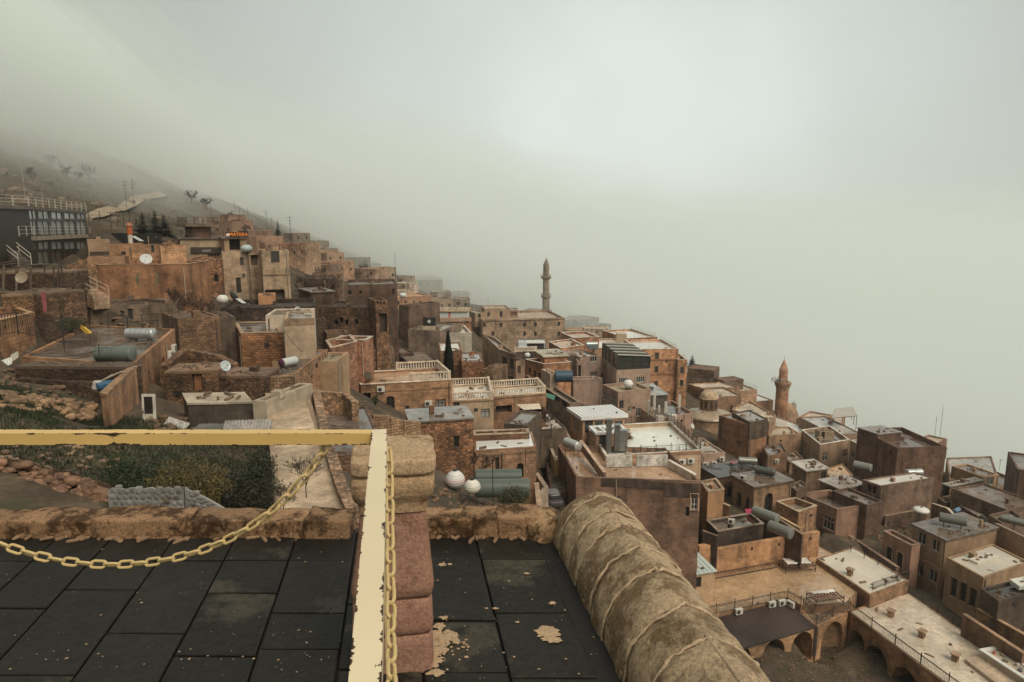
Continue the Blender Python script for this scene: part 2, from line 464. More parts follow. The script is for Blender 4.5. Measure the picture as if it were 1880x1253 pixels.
    def done(s):
        mb = MB()
        zt = s.zr if s.eave is None else s.zr - s.et
        for w in range(len(s.P)):
            A, B, t, n = s.edge(w)
            Lw = (B - A).length
            hs = s.holes.get(w, [])
            br = {0.0, Lw}
            for h in hs:
                k = 1 if h['arch'] <= 0 else 10
                for i in range(k + 1): br.add(h['s0'] + (h['s1'] - h['s0']) * i / k)
            br = sorted(br)
            br = [b for i, b in enumerate(br) if i == 0 or b - br[i - 1] > 1e-4]
            for a, b in zip(br[:-1], br[1:]):
                ca = cb = s.zb
                mid = (a + b) / 2
                for h in sorted((h for h in hs if h['s0'] < mid < h['s1']), key=lambda h: h['z0']):
                    mb.quad(s.pt_(w, a, ca), s.pt_(w, b, cb), s.pt_(w, b, h['z0']), s.pt_(w, a, h['z0']))
                    ta, tb = s.top(h, a), s.top(h, b)
                    mb.quad(s.pt_(w, a, ta), s.pt_(w, b, tb), s.pt_(w, b, tb, h['dep']), s.pt_(w, a, ta, h['dep']))
                    mb.quad(s.pt_(w, b, h['z0']), s.pt_(w, a, h['z0']), s.pt_(w, a, h['z0'], h['dep']), s.pt_(w, b, h['z0'], h['dep']))
                    ca, cb = ta, tb
                mb.quad(s.pt_(w, a, ca), s.pt_(w, b, cb), s.pt_(w, b, zt), s.pt_(w, a, zt))
            for h in hs:
                for a, sg in ((h['s0'], 1), (h['s1'], -1)):
                    q = [s.pt_(w, a, h['z0']), s.pt_(w, a, h['z0'], h['dep']), s.pt_(w, a, s.top(h, a), h['dep']), s.pt_(w, a, s.top(h, a))]
                    mb.poly(q if sg < 0 else q[::-1])
        if s.eave is None:
            inn = offset_poly(s.P, s.pt)
            k = len(s.P)
            up = lambda p, z: Vector((p.x, p.y, z))
            for i in range(k):
                j = (i + 1) % k
                mb.quad(up(s.P[i], s.zr), up(s.P[j], s.zr), up(inn[j], s.zr), up(inn[i], s.zr))
                mb.quad(up(inn[j], s.zroof - .05), up(inn[i], s.zroof - .05), up(inn[i], s.zr), up(inn[j], s.zr))
            rb = MB(); rb.poly([up(p, s.zroof) for p in inn])
            if s.cop is not None:
                o2 = offset_poly(s.P, -0.05); i2 = offset_poly(s.P, s.pt + 0.05)
                cb_ = MB()
                for i in range(k):
                    j = (i + 1) % k
                    a0, a1, b0, b1 = o2[i], o2[j], i2[i], i2[j]
                    z0, z1 = s.zr + .003, s.zr + .08
                    cb_.add([up(a0, z0), up(a1, z0), up(b1, z0), up(b0, z0), up(a0, z1), up(a1, z1), up(b1, z1), up(b0, z1)],
                            ((4, 5, 6, 7), (0, 1, 5, 4), (2, 3, 7, 6), (3, 2, 1, 0)))
                cb_.build('coping', 'dryroof', s.root, s.cop)
        else:
            rb = MB(); rb.prism(offset_poly(s.P, -s.eave), s.zr - s.et, s.zr)
        mb.build('wall', s.mat, s.root, s.col)
        rb.build('roof', s.roof, s.root, s.rcol, uvyaw=s.yaw)
        for w, hs in s.holes.items():
            A, B, t, n = s.edge(w)
            for h in hs: s.fit(w, h)
        return s
    def fit(s, w, h):
        dep = h['dep']; P = lambda a, z, d=0.0: s.pt_(w, a, z, d)
        k = 1 if h['arch'] <= 0 else 10
        xs = [h['s0'] + (h['s1'] - h['s0']) * i / k for i in range(k + 1)]
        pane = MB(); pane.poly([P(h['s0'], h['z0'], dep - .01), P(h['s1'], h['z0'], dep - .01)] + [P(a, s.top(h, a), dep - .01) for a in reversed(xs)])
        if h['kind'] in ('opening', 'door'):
            nm = 'door' if h['kind'] == 'door' else 'doorway'  # doorway: flat sheet, the gloom inside is put into its dark colour
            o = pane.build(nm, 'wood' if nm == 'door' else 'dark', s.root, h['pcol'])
            if nm == 'door' and k == 1:
                fb = MB(); f = .08
                for a0, z0, a1, z1 in ((h['s0'] + f / 2, h['z0'], h['s0'] + f / 2, h['z1']), (h['s1'] - f / 2, h['z0'], h['s1'] - f / 2, h['z1']), (h['s0'], h['z1'] - f / 2, h['s1'], h['z1'] - f / 2)):
                    fb.bar(P(a0, z0, dep - .04), P(a1, z1, dep - .04), f, .06)
                fb.build('frame', 'wood', o, h['fcol'])
        else:
            fb = MB(); f = min(h['fw'], (h['s1'] - h['s0']) * .12)
            d2 = dep - .05
            def bar(a0, z0, a1, z1, ff=f): fb.bar(P(a0, z0, d2), P(a1, z1, d2), ff, .05)
            bar(h['s0'] + f / 2, h['z0'], h['s0'] + f / 2, s.top(h, h['s0'])); bar(h['s1'] - f / 2, h['z0'], h['s1'] - f / 2, s.top(h, h['s1']))
            bar(h['s0'], h['z0'] + f / 2, h['s1'], h['z0'] + f / 2)
            for a, b in zip(xs[:-1], xs[1:]): bar(a, s.top(h, a) - f / 2, b, s.top(h, b) - f / 2)
            for i in range(h['mull']):
                a = h['s0'] + (h['s1'] - h['s0']) * (i + 1) / (h['mull'] + 1); bar(a, h['z0'], a, s.top(h, a), f)
            for i in range(h['trans']):
                z = h['z0'] + (h['z1'] - h['z0']) * (.68 if h['trans'] == 1 else (i + 1) / (h['trans'] + 1)); bar(h['s0'], z, h['s1'], z, f * .8)
            o = fb.build('window', 'paint', s.root, h['fcol'])
            if h['label']: o['label'] = h['label']
            pane.build('pane', 'glass', o, h['pcol'])
            if h['sill']:
                sb = MB(); sb.bar(P(h['s0'] - .08, h['z0'] - .05, -.05), P(h['s1'] + .08, h['z0'] - .05, -.05), .16, .08); sb.build('sill', 'dryroof', o, tuple(min(1, c * 1.25) for c in s.col))
        if h['sur'] is not None:
            sb = MB(); f = .16
            for a0, z0, a1, z1 in ((h['s0'] - f / 2, h['z0'] - f, h['s0'] - f / 2, h['z1'] + f), (h['s1'] + f / 2, h['z0'] - f, h['s1'] + f / 2, h['z1'] + f), (h['s0'], h['z1'] + f / 2, h['s1'], h['z1'] + f / 2), (h['s0'], h['z0'] - f / 2, h['s1'], h['z0'] - f / 2)):
                sb.bar(P(a0, z0, -.02), P(a1, z1, -.02), f, .06)
            sb.build('surround', 'dryroof', s.root, h['sur'])
    def band(s, w, v, u0, u1, hpx, out_=0.08, mat=None, col=None, name='cornice'):
        """a course standing proud of the wall"""
        A, B, t, n = s.edge(w)
        a0, z0 = on_wall(u0, v, A, t); a1, _ = on_wall(u1, v, A, t)
        _, z1 = on_wall(u0, v + hpx, A, t)
        L_ = (B - A).length
        a0, a1 = max(0, min(a0, a1)), min(L_, max(a0, a1))
        mb = MB()
        p = [s.pt_(w, a, z, d) for a, d in ((a0, 0.01), (a1, 0.01), (a1, -out_), (a0, -out_)) for z in (z1, z0)]
        mb.add(p, ((0, 2, 3, 1), (2, 4, 5, 3), (4, 6, 7, 5), (6, 0, 1, 7), (1, 3, 5, 7), (0, 6, 4, 2)))
        return mb.build(name, mat or s.mat, s.root, col or s.col)
# ================================================================== the terrace we stand on
ZF = -1.85
A_ = Vector((-0.1625, 1.0, 0)).normalized()          # the way the roof runs
B_ = Vector((A_.y, -A_.x, 0))
M['basalt'] = worn('basalt', (.75, .75, .74), (1.6, 1.55, 1.4), (.062, .053, .036), 2.4, .42, .66, .565, .35, .58)
M['mossy'] = worn('mossy', (.22, .19, .16), (1.5, 1.45, 1.35), (.10, .075, .022), 6.0, .43, .60, .60)
M['copestone'] = worn('copestone', (.46, .42, .37), (1.45, 1.4, 1.35), (.15, .115, .06), 5.0, .45, .58, .66)
M['lichen'] = worn('lichen', (.55, .48, .42), (1.35, 1.4, 1.4), (.36, .27, .11), 6.5, .36, .60, .54, .6)
M['pillarstone'] = worn('pillarstone', (.66, .60, .56), (1.3, 1.35, 1.35), (.30, .19, .13), 7.0, .34, .66, .68, .55)
def rough_block(mb, frame, sx, sy, sz, amp=0.02, n=6, rnd=0.25, seed=0.0, fq=4.0):
    """a worn stone: a box with rounded edges and an uneven skin; frame maps local to world"""
    idx = {}; vs = []; fs = []
    def vert(i, j, k):
        key = (i, j, k)
        if key in idx: return idx[key]
        p = Vector((2 * i / n - 1, 2 * j / n - 1, 2 * k / n - 1))
        q = Vector(p)
        l8 = (abs(p.x) ** 8 + abs(p.y) ** 8 + abs(p.z) ** 8) ** .125
        l3 = (abs(p.x) ** 3 + abs(p.y) ** 3 + abs(p.z) ** 3) ** (1 / 3)
        if l3 > 0: q = p.lerp(p * (max(abs(p.x), abs(p.y), abs(p.z)) / l3), rnd * 2 if rnd < .5 else 1)
        w = Vector((q.x * sx / 2, q.y * sy / 2, q.z * sz / 2))
        w += mnoise.noise_vector(w * fq + Vector((seed, seed * 1.7, -seed))) * amp + mnoise.noise_vector(w * fq * 3.1 + Vector((-seed, seed, seed))) * (amp * .4)
        idx[key] = len(vs); vs.append(frame @ w); return idx[key]
    for a in range(n):
        for b in range(n):
            for (o, x, y) in ((2, 0, 1), (0, 1, 2), (1, 2, 0)):
                for side in (0, n):
                    def q(i, j):
                        c = [0, 0, 0]; c[o] = side; c[x] = i; c[y] = j; return vert(*c)
                    f = (q(a, b), q(a + 1, b), q(a + 1, b + 1), q(a, b + 1))
                    fs.append(f if side == n else f[::-1])
    mb.add(vs, fs, True)
def frame_at(p, yaw=0.0, tilt=0.0, roll=0.0):
    return Matrix.Translation(Vector(p)) @ Matrix.Rotation(yaw, 4, 'Z') @ Matrix.Rotation(tilt, 4, 'X') @ Matrix.Rotation(roll, 4, 'Y')

# body of the building under our feet
mb = MB()
LE = atz(1012, 978, ZF)                       # where the barrel coping meets the paving
RB = LE + B_ * 0.25                           # crest line of the coping
c0 = RB + A_ * 0.02
body = [Vector((-9, -4, 0)), RB - A_ * 8 + B_ * .2, RB + A_ * .10 + B_ * .2, Vector((-9, 4.12, 0))]
mb.prism(body, -16, ZF - 0.05)
tag(mb.build('terrace_wall', 'rubble', None, (.2, .12, .075)), kind='structure')
mb = MB(); mb.prism([Vector((-9, -4, 0)), LE - A_ * 8, LE + A_ * .05, Vector((-9, 3.98, 0))], ZF - .045, ZF - .022)
floor_o = tag(mb.build('terrace_floor', 'dark', None, (.012, .011, .01)), kind='structure')
# basalt slabs, joints where the photo has them
us = [-304, -185, -66, 53, 162, 287, 408, 528, 647, 766, 885, 1006]
cross = {0: [1030, 1100, 1190], 1: [1030, 1085, 1170, 1290], 2: [1030, 1130, 1225], 3: [1030, 1117, 1215], 4: [1030, 1083, 1240], 5: [1030, 1163, 1300], 6: [1030, 1089, 1206],
         7: [1030, 1127, 1193, 1330], 8: [1030, 1110, 1230], 9: [1024, 1140, 1235], 10: [1027, 1126, 1246]}
def ln(u, d):
    p = atz(u, 1035, ZF); return p + A_ * ((d - p.y) / A_.y)
for c in range(len(us) - 1):
    ds = [3.99] + [atz(500, v, ZF).y for v in cross[c]] + [1.55, .7]
    for k in range(len(ds) - 1):
        if ds[k] - ds[k + 1] < .12: continue
        g = .0045 + random.uniform(0, .003)
        mb = MB(); dz = random.uniform(-.003, .003)
        q = [ln(us[c], ds[k + 1] + g) + B_ * g, ln(us[c + 1], ds[k + 1] + g) - B_ * g, ln(us[c + 1], ds[k] - g) - B_ * g, ln(us[c], ds[k] - g) + B_ * g]
        top = [p + Vector((0, 0, dz + random.uniform(-.002, .002))) for p in q]
        i2 = offset_poly(top, .006); i2 = [Vector((i.x, i.y, t.z + .003)) for i, t in zip(i2, top)]
        bt = [p - Vector((0, 0, .03)) for p in top]
        mb.add(bt + top + i2, [(i, (i + 1) % 4, 4 + (i + 1) % 4, 4 + i) for i in range(4)] + [(4 + i, 4 + (i + 1) % 4, 8 + (i + 1) % 4, 8 + i) for i in range(4)] + [(8, 9, 10, 11)])
        t = random.uniform(.85, 1.15)
        mb.build('paving_slab', 'basalt', floor_o, (.0185 * t, .0162 * t, .0128 * t))
# lime splashes on the slabs
mb = MB()
def splat(u, v, r, k=9, asp=1.0, z=ZF + .008):
    p = atz(u, v, z); ph = random.uniform(0, 6)
    k = k if r < .012 else 30; sd = u * .37
    pts = [p + Vector((cos(a) * r * asp * q, sin(a) * r * q, 0)) for a, q in ((ph + 2 * pi * i / k, .8 + .55 * mnoise.noise(Vector((cos(2 * pi * i / k) * 1.3 + sd, sin(2 * pi * i / k) * 1.3, v))) + .3 * mnoise.noise(Vector((cos(2 * pi * i / k) * 4 + sd, sin(2 * pi * i / k) * 4, v)))) for i in range(k))]
    pts.sort(key=lambda w: math.atan2(w.y - p.y, w.x - p.x))
    for i in range(k): mb.add([p + Vector((0, 0, .002)), pts[i], pts[(i + 1) % k]], ((0, 1, 2),))
random.seed(3)
for u, v, r in ((1003, 1160, .055), (1012, 1172, .04), (808, 1172, .07), (800, 1195, .06), (795, 1215, .045), (825, 1168, .05), (815, 1134, .018), (838, 1178, .02), (806, 1150, .03), (800, 1235, .035), (668, 1037, .0), (812, 1037, .022), (826, 1036, .014), (968, 1053, .014), (1014, 1107, .018), (910, 1117, .014), (893, 1117, .008), (950, 1142, .01)):
    if r: splat(u, v, r, 13, 1.25)
for i in range(150):
    u = random.choice((random.uniform(0, 630), random.uniform(790, 1110))); v = random.uniform(1005, 1250)
    splat(u, v, random.choice((.002, .003, .003, .004, .007)), 6)
for i in range(26): splat(random.uniform(20, 620), random.gauss(1200, 14), random.uniform(.004, .008), 6)
for i in range(30): splat(random.uniform(788, 860), random.gauss(1185, 25), random.uniform(.004, .012), 7)
tag(mb.build('lime_spatter', 'pillarstone', None, (.46, .33, .21)), kind='stuff')

# low parapet of worn stones along the far edge, either side of the pillar
def curb(label, spans, zt, seed0, knob=None):
    p0 = at(spans[0][0], 960, 3.92)
    root = empty('parapet', (p0.x, p0.y, ZF), label, 'parapet')
    for i, (u0, u1) in enumerate(spans):
        a = at(u0, 950, 3.94); b = at(u1, 950, 3.94)
        w = b.x - a.x
        z1 = zt + random.uniform(-.008, .012); h = z1 - (ZF - .06)
        mb = MB()
        rough_block(mb, frame_at(((a.x + b.x) / 2, 3.95 + random.uniform(-.012, .012), z1 - h / 2), random.uniform(-.02, .02)), w + .012, .2 + random.uniform(-.01, .015), h, .013, 12, .06, seed0 + i * 3.3, 6)
        t = random.uniform(.8, 1.2)
        mb.build('stone', 'mossy', root, (.33 * t, .2 * t, .11 * t))
    if knob:
        p = at(knob[0], knob[1], 3.9); mb = MB()
        rough_block(mb, frame_at((p.x + .02, p.y + .03, ZF + .03), .4), .26, .21, .2, .022, 10, .4, 9.1, 7)
        mb.build('stone', 'mossy', root, (.38, .25, .14))
    return root
curb('low mossy stone kerb on the terrace edge, left of the pillar', [(-330, -150), (-150, 30), (30, 185), (185, 352), (352, 478), (478, 566), (566, 646)], -1.735, 1.0)
curb('low mossy stone kerb with a rounded end between the pillar and the rounded coping', [(772, 850), (850, 914), (914, 988)], -1.725, 31.0, (988, 945))
# loose plaster at the foot of the kerb
mb = MB()
for i in range(70):
    u = random.choice((random.uniform(20, 640), random.uniform(785, 1010)))
    p = atz(u, random.uniform(979, 992), ZF + .01)
    rough_block(mb, frame_at(p, random.uniform(0, 3)), random.uniform(.02, .14), random.uniform(.012, .03), .018, .006, 3, .3, i * 1.1, 20)
tag(mb.build('plaster_rubble', 'stone', None, (.3, .19, .11)), kind='stuff')

# rounded coping along the right edge
root = empty('rounded_coping', (RB.x, RB.y, ZF), 'thick rounded stone coping with mortar ridges along the right edge of the dark roof', 'coping')
prof = [(-.262, -.10), (-.25, .0), (-.238, .085), (-.205, .165), (-.155, .228), (-.09, .275), (-.03, .303), (.0, .308), (.03, .303), (.09, .277), (.155, .232), (.21, .165), (.245, .085), (.262, 0), (.272, -.15), (.275, -.6)]
def barrel(t0, t1, k, grow=0.0, amp=.012, seed=0.0, endcap=False):
    mb = MB(); rows = []
    for i in range(k + 1):
        t = t0 + (t1 - t0) * i / k
        row = []
        e_ = 1.0
        if endcap:
            q = max(0.0, (t - (t1 - .2)) / .2); e_ = math.sqrt(max(0, 1 - (q * .97) ** 2))
        fine_ = []
        for j in range(len(prof) - 1):
            for f in (0, .5): fine_.append((prof[j][0] * (1 - f) + prof[j + 1][0] * f, prof[j][1] * (1 - f) + prof[j + 1][1] * f))
        fine_.append(prof[-1])
        edge_in = min(t - t0, t1 - t) if not endcap else (t - t0)
        sag = .012 * max(0, 1 - edge_in / .03) if grow == 0 else 0
        for x, y in fine_:
            s_ = 1 + grow / .27 - sag / .27
            p = RB + A_ * t + B_ * (x * s_ * (.35 + .65 * e_)) + Vector((0, 0, y * s_ * (e_ if y > 0 else 1)))
            p = p + mnoise.noise_vector(p * 5 + Vector((seed, 0, 0))) * amp + mnoise.noise_vector(p * 17 + Vector((seed, 0, 0))) * amp * .45
            row.append(p)
        rows.append(row)
    m = len(rows[0])
    mb.add([p for r in rows for p in r], [(i * m + j, (i + 1) * m + j, (i + 1) * m + j + 1, i * m + j + 1) for i in range(k) for j in range(m - 1)], True)
    n0 = len(mb.v)
    mb.add(rows[0], (tuple(range(m)),)); mb.add(rows[-1], (tuple(range(m - 1, -1, -1)),))
    return mb
cuts = [.06, -.20, -.42, -.60, -.86, -1.08, -1.38, -1.62, -1.95, -2.25, -2.6, -3.0]
random.seed(11)
for i in range(len(cuts) - 1):
    t = random.uniform(.85, 1.12)
    barrel(cuts[i + 1], cuts[i], 12, 0, .015, i * 7.0, i == 0).build('stone', 'copestone', root, (.45 * t, .335 * t, .215 * t))
    mb = MB(); row = []
    for j in range(len(prof) * 3 - 2):
        q = j / 3; a = int(q); f = q - a
        x = prof[a][0] * (1 - f) + prof[min(a + 1, len(prof) - 1)][0] * f; y = prof[a][1] * (1 - f) + prof[min(a + 1, len(prof) - 1)][1] * f
        nn = Vector((x, max(y, 0))).normalized() if True else None
        g = -.006 + .014 * abs(mnoise.noise(Vector((j * .45, i * 3.1, 0)))) 
        wv = .02 * mnoise.noise(Vector((j * .28, i * 5.7, 3))) + .012 * mnoise.noise(Vector((j * .9, i * 1.7, 5)))
        row.append(RB + A_ * (cuts[i + 1] + wv) + B_ * (x + nn.x * g) + Vector((0, 0, y + nn.y * g)))
    rr = [max(.002, .006 + .011 * mnoise.noise(Vector((j * .8, i * 2.3, 8)))) for j in range(len(row))]
    mb.tube(row, rr, 6)
    mb.build('mortar_joint', 'pillarstone', root, (.50, .375, .25))
# crest seam
mb = MB()
for a, b in ((-.42, -.62), (-.88, -1.1), (-1.6, -2.5)):
    k = 12; row = [RB + A_ * (a + (b - a) * i / k) + B_ * (.012 * mnoise.noise(Vector((i * .5, a * 9, 0)))) + Vector((0, 0, .302)) for i in range(k + 1)]
    mb.tube(row, [.010 + .006 * mnoise.noise(Vector((i * .9, a, 2))) for i in range(k + 1)], 6)
tag(mb.build('mortar_seam', 'pillarstone', root, (.36, .27, .18)), kind='stuff')

# ------------------------------------------------------------------ stone pillar
pd = 2.6
pc = at(711, 900, pd); PX = pc.x; dcen = pd + .165
proot = empty('stone_pillar', (PX, dcen, ZF), 'square carved stone pillar with moulded cap on the dark roof, yellow rail passing over it', 'pillar')
def zv(v): return at(711, v, pd).z
def hw(px): return px / 2 * (pd * CP - zv(1000) * SP) / F
def loft(name, pf, col, mat='lichen', r=.03):
    mb = MB(); n = 44; rows = []
    sub = []
    for (v0, w0), (v1, w1) in zip(pf[:-1], pf[1:]):
        k = 3
        for i in range(k): sub.append((v0 + (v1 - v0) * i / k, w0 + (w1 - w0) * i / k))
    sub.append(pf[-1])
    for v, w in sub:
        q0 = at(709.5, v, pd); z = q0.z; k0 = (pd * CP - z * SP) / F; h = w / 2 * k0; cxx = (709.5 - CX) * k0; row = []
        for i in range(n):
            a = 2 * pi * (i + .5) / n
            e_ = 16.0
            k_ = (abs(cos(a)) ** e_ + abs(sin(a)) ** e_) ** (-1 / e_)
            p = Vector((cos(a) * k_ * h, sin(a) * k_ * h, 0))
            p = Matrix.Rotation(math.atan2(-A_.x, A_.y), 3, 'Z') @ p
            p = Vector((cxx, dcen, z)) + p
            p += mnoise.noise_vector(p * 9) * .004 + mnoise.noise_vector(p * 28) * .002
            row.append(p)
        rows.append(row)
    mb.add([p for r_ in rows for p in r_], [((i + 1) * n + j, (i + 1) * n + (j + 1) % n, i * n + (j + 1) % n, i * n + j) for i in range(len(rows) - 1) for j in range(n)], True)
    mb.add(rows[0], (tuple(range(n)),)); mb.add(rows[-1], (tuple(range(n - 1, -1, -1)),))
    mb.build(name, mat, proot, col)
ZB = 1238
loft('cap', [(846, 150), (849, 157), (870, 158), (874, 154), (877, 140)], (.46, .32, .20))
loft('cap_moulding', [(877.5, 140), (882, 150), (890, 155), (902, 155), (914, 150), (924, 138), (930, 131), (947, 129)], (.43, .29, .17))
loft('shaft', [(947.6, 120), (952, 123), (1000, 130), (1050, 142), (1078, 150), (1090, 151), (1099, 147), (1105, 138), (1107, 132)], (.33, .185, .13), 'pillarstone')
loft('base_moulding', [(1107.6, 138), (1114, 145), (1150, 150), (1162, 149), (1169, 143), (1172, 134)], (.34, .185, .13), 'pillarstone')
loft('base', [(1172.6, 140), (1178, 147), (1215, 150), (ZB, 154)], (.32, .18, .125), 'pillarstone')

# ------------------------------------------------------------------ yellow hand rail with two hanging chains
def rail_mat():
    m, t, b = new_mat('rail_paint')
    n = t.nodes.new; l = t.links.new
    at_ = n('ShaderNodeAttribute'); at_.attribute_name = 'edge'
    co = n('ShaderNodeTexCoord')
    nz_ = n('ShaderNodeTexNoise'); nz_.inputs['Scale'].default_value = 16; nz_.inputs['Detail'].default_value = 7; nz_.inputs['Roughness'].default_value = .7
    l(co.outputs['Object'], nz_.inputs['Vector'])
    n2 = n('ShaderNodeTexNoise'); n2.inputs['Scale'].default_value = 2.2; n2.inputs['Detail'].default_value = 3; l(co.outputs['Object'], n2.inputs['Vector'])
    a = n('ShaderNodeMath'); a.operation = 'MULTIPLY_ADD'; l(at_.outputs['Fac'], a.inputs[0]); a.inputs[1].default_value = .20; l(nz_.outputs['Fac'], a.inputs[2])
    a2 = n('ShaderNodeMath'); a2.operation = 'MULTIPLY_ADD'; l(n2.outputs['Fac'], a2.inputs[0]); a2.inputs[1].default_value = .34; l(a.outputs[0], a2.inputs[2])
    r = n('ShaderNodeMapRange'); l(a2.outputs[0], r.inputs['Value']); r.inputs['From Min'].default_value = .87; r.inputs['From Max'].default_value = .88
    mx = n('ShaderNodeMixRGB'); l(r.outputs[0], mx.inputs[0])
    oi = n('ShaderNodeObjectInfo'); vr = n('ShaderNodeMixRGB'); vr.blend_type = 'MULTIPLY'; vr.inputs[0].default_value = 1
    r3 = n('ShaderNodeMapRange'); l(n2.outputs['Fac'], r3.inputs['Value']); r3.inputs['To Min'].default_value = .8; r3.inputs['To Max'].default_value = 1.2
    l(oi.outputs['Color'], vr.inputs[1]); l(r3.outputs[0], vr.inputs[2])
    l(vr.outputs[0], mx.inputs[1]); mx.inputs[2].default_value = (.045, .022, .012, 1)
    l(mx.outputs[0], b.inputs['Base Color'])
    rr = n('ShaderNodeMapRange'); l(r.outputs[0], rr.inputs['Value']); rr.inputs['To Min'].default_value = .38; rr.inputs['To Max'].default_value = .9
    l(rr.outputs[0], b.inputs['Roughness'])
    bp = n('ShaderNodeBump'); bp.invert = True; bp.inputs['Strength'].default_value = .6; bp.inputs['Distance'].default_value = .004; l(r.outputs[0], bp.inputs['Height']); l(bp.outputs[0], b.inputs['Normal'])
    return m
M['rail'] = rail_mat()
def rail_tube(name, a, b, w, h, parent, col, seg=90):
    """square tube, its arrises marked for wear"""
    t = (b - a).normalized(); x = t.cross(Vector((0, 0, 1))).normalized(); y = Vector((0, 0, 1))
    cs = []
    def side(p, q):
        for f, e_ in ((0, 1), (.13, .45), (.3, 0), (.7, 0), (.87, .45)): cs.append((p[0] + (q[0] - p[0]) * f, p[1] + (q[1] - p[1]) * f, e_))
    k = [(-.5, -.5), (.5, -.5), (.5, .5), (-.5, .5)]
    for i in range(4): side(k[i], k[(i + 1) % 4])
    n = len(cs); mb = MB(); ed = []
    for i in range(seg + 1):
        p = a + (b - a) * i / seg
        for cx_, cy_, e_ in cs:
            mb.v.append(tuple(p + x * (cx_ * w) + y * (cy_ * h))); ed.append(e_)
    for i in range(seg):
        for j in range(n):
            mb.f.append((i * n + j, i * n + (j + 1) % n, (i + 1) * n + (j + 1) % n, (i + 1) * n + j)); mb.sm.append(False)
    mb.f.append(tuple(range(n - 1, -1, -1))); mb.f.append(tuple(seg * n + j for j in range(n))); mb.sm += [False, False]
    o = mb.build(name, 'rail', parent, col)
    at_ = o.data.attributes.new('edge', 'FLOAT', 'POINT'); at_.data.foreach_set('value', ed)
    return o
RZ = -.70
YEL = (.80, .60, .29)
rc = atz(697, 803, RZ)                        # outer corner of the rail, middle of the tube
ff = atz(672, 1253, RZ)
fd = (ff - rc).normalized()
rroot = empty('hand_rail', (rc.x, rc.y, ZF), 'peeling cream yellow tube hand rail turning a corner above the terrace', 'railing')
lt_ = at(0, 805.5, rc.y + .0); lt_.z = RZ
ldir = (lt_ - rc).normalized()
rail_tube('rail', rc + ldir * 3.4 , rc + ldir * .026 , .045, .040, rroot, (.70, .47, .17), 160)['label'] = 'yellow rusty hand rail across the view'
rail_tube('rail', rc - fd * .024, rc + fd * 3.0, .050, .041, rroot, (.74, .62, .42), 160)['label'] = 'hand rail with sky light put into its cream colour, running towards the viewer'  # same paint as the cross rail, coloured paler for its sky-lit top
zb_ = RZ - .02
rail_tube('post', Vector((rc.x, rc.y, ZF - .01)), Vector((rc.x, rc.y, zb_ - .001)) + Vector((0.0001, 0, 0)), .04, .04, rroot, YEL, 30)
for p in (rc + ldir * 3.2, rc + fd * 2.8):
    rail_tube('post', Vector((p.x, p.y, ZF - .01)), Vector((p.x + .0001, p.y, zb_ - .001)), .04, .04, rroot, YEL, 30)
# chains
def link_mesh(ln_=.062, wd=.034, r=.0052):
    mb = MB(); path = []
    R_ = wd / 2 - r; s_ = ln_ / 2 - r - R_
    for i in range(8): a = -pi / 2 + pi * i / 7; path.append((s_ + R_ * cos(a), R_ * sin(a), 0))
    for i in range(8): a = pi / 2 + pi * i / 7; path.append((-s_ + R_ * cos(a), R_ * sin(a), 0))
    mb.tube(path, r, 8, closed=True)
    return mb
lk_src = link_mesh().build('link', 'rail', None, (.62, .43, .16))
lk_mesh = lk_src.data; lk_mesh.attributes.new('edge', 'FLOAT', 'POINT')
bpy.data.objects.remove(lk_src)
def chain(label, p0, p1, sag, extra=0.0):
    root = empty('chain', p0, label, 'chain', 'chains hanging under the hand rail')
    k = 400; pts = []
    for i in range(k + 1):
        f = i / k; q = p0 + (p1 - p0) * f
        c_ = (math.cosh(2.2 * (2 * f - 1)) - math.cosh(2.2)) / (math.cosh(2.2) - 1)
        pts.append(q + Vector((0, 0, sag * c_)))
    pitch = .062 - .0104 - .0035; acc = 0; n = 0; nxt = .02
    for a, b in zip(pts[:-1], pts[1:]):
        L_ = (b - a).length
        while acc + L_ >= nxt:
            p = a + (b - a) * ((nxt - acc) / L_)
            t = (b - a).normalized()
            x = t; y = x.cross(Vector((0, 0, 1))).normalized(); z = x.cross(y)
            rot = Matrix((x, y, z)).transposed() @ Matrix.Rotation(radians(45 if n % 2 else -45) + random.uniform(-.15, .15), 3, 'X')
            o = bpy.data.objects.new('link', lk_mesh); COL.objects.link(o); o.parent = root
            o.matrix_local = Matrix.Translation(p - p0) @ rot.to_4x4()
            o.color = (.56, .42, .19, 1); n += 1; nxt += pitch
        acc += L_
    return root
def under(u, v, d=None):
    p = atz(u, v, RZ - .022); return p
cp0 = rc + ldir * ((rc.x - at(603, 815, rc.y).x)) - Vector((0, 0, .022))
lo = at(205, 1037, rc.y)
cp1 = Vector((2 * lo.x - cp0.x, cp0.y, cp0.z))
chain('rusty yellow chain sagging across the photo below the left rail', cp0, cp1, cp0.z - lo.z)
f0 = rc + fd * .10 + Vector((.031, 0, -.012)); f1 = rc + fd * 2.3 + Vector((.031, 0, -.012))
chain('rusty yellow chain hanging beside the rail that runs towards the viewer over the pillar', f0, f1, .30)
# ================================================================== the town, house by house
DK = (.085, .056, .042); BR = (.20, .125, .08); RB_ = (.235, .125, .07); OR = (.40, .20, .10); BE = (.36, .27, .19); PK = (.335, .23, .175)
GR = (.22, .185, .15); WH = (.66, .62, .56); TAN = (.36, .255, .16); DG = (.11, .095, .08); WR = (.17, .145, .125); LR = (.42, .39, .35); PR = (.70, .68, .64)
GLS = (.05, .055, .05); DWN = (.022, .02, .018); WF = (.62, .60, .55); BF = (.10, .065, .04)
H = {}
def h(key, label, *a, **k):
    H[key] = House(k.pop('name', 'house'), label, *a, **k); return H[key]

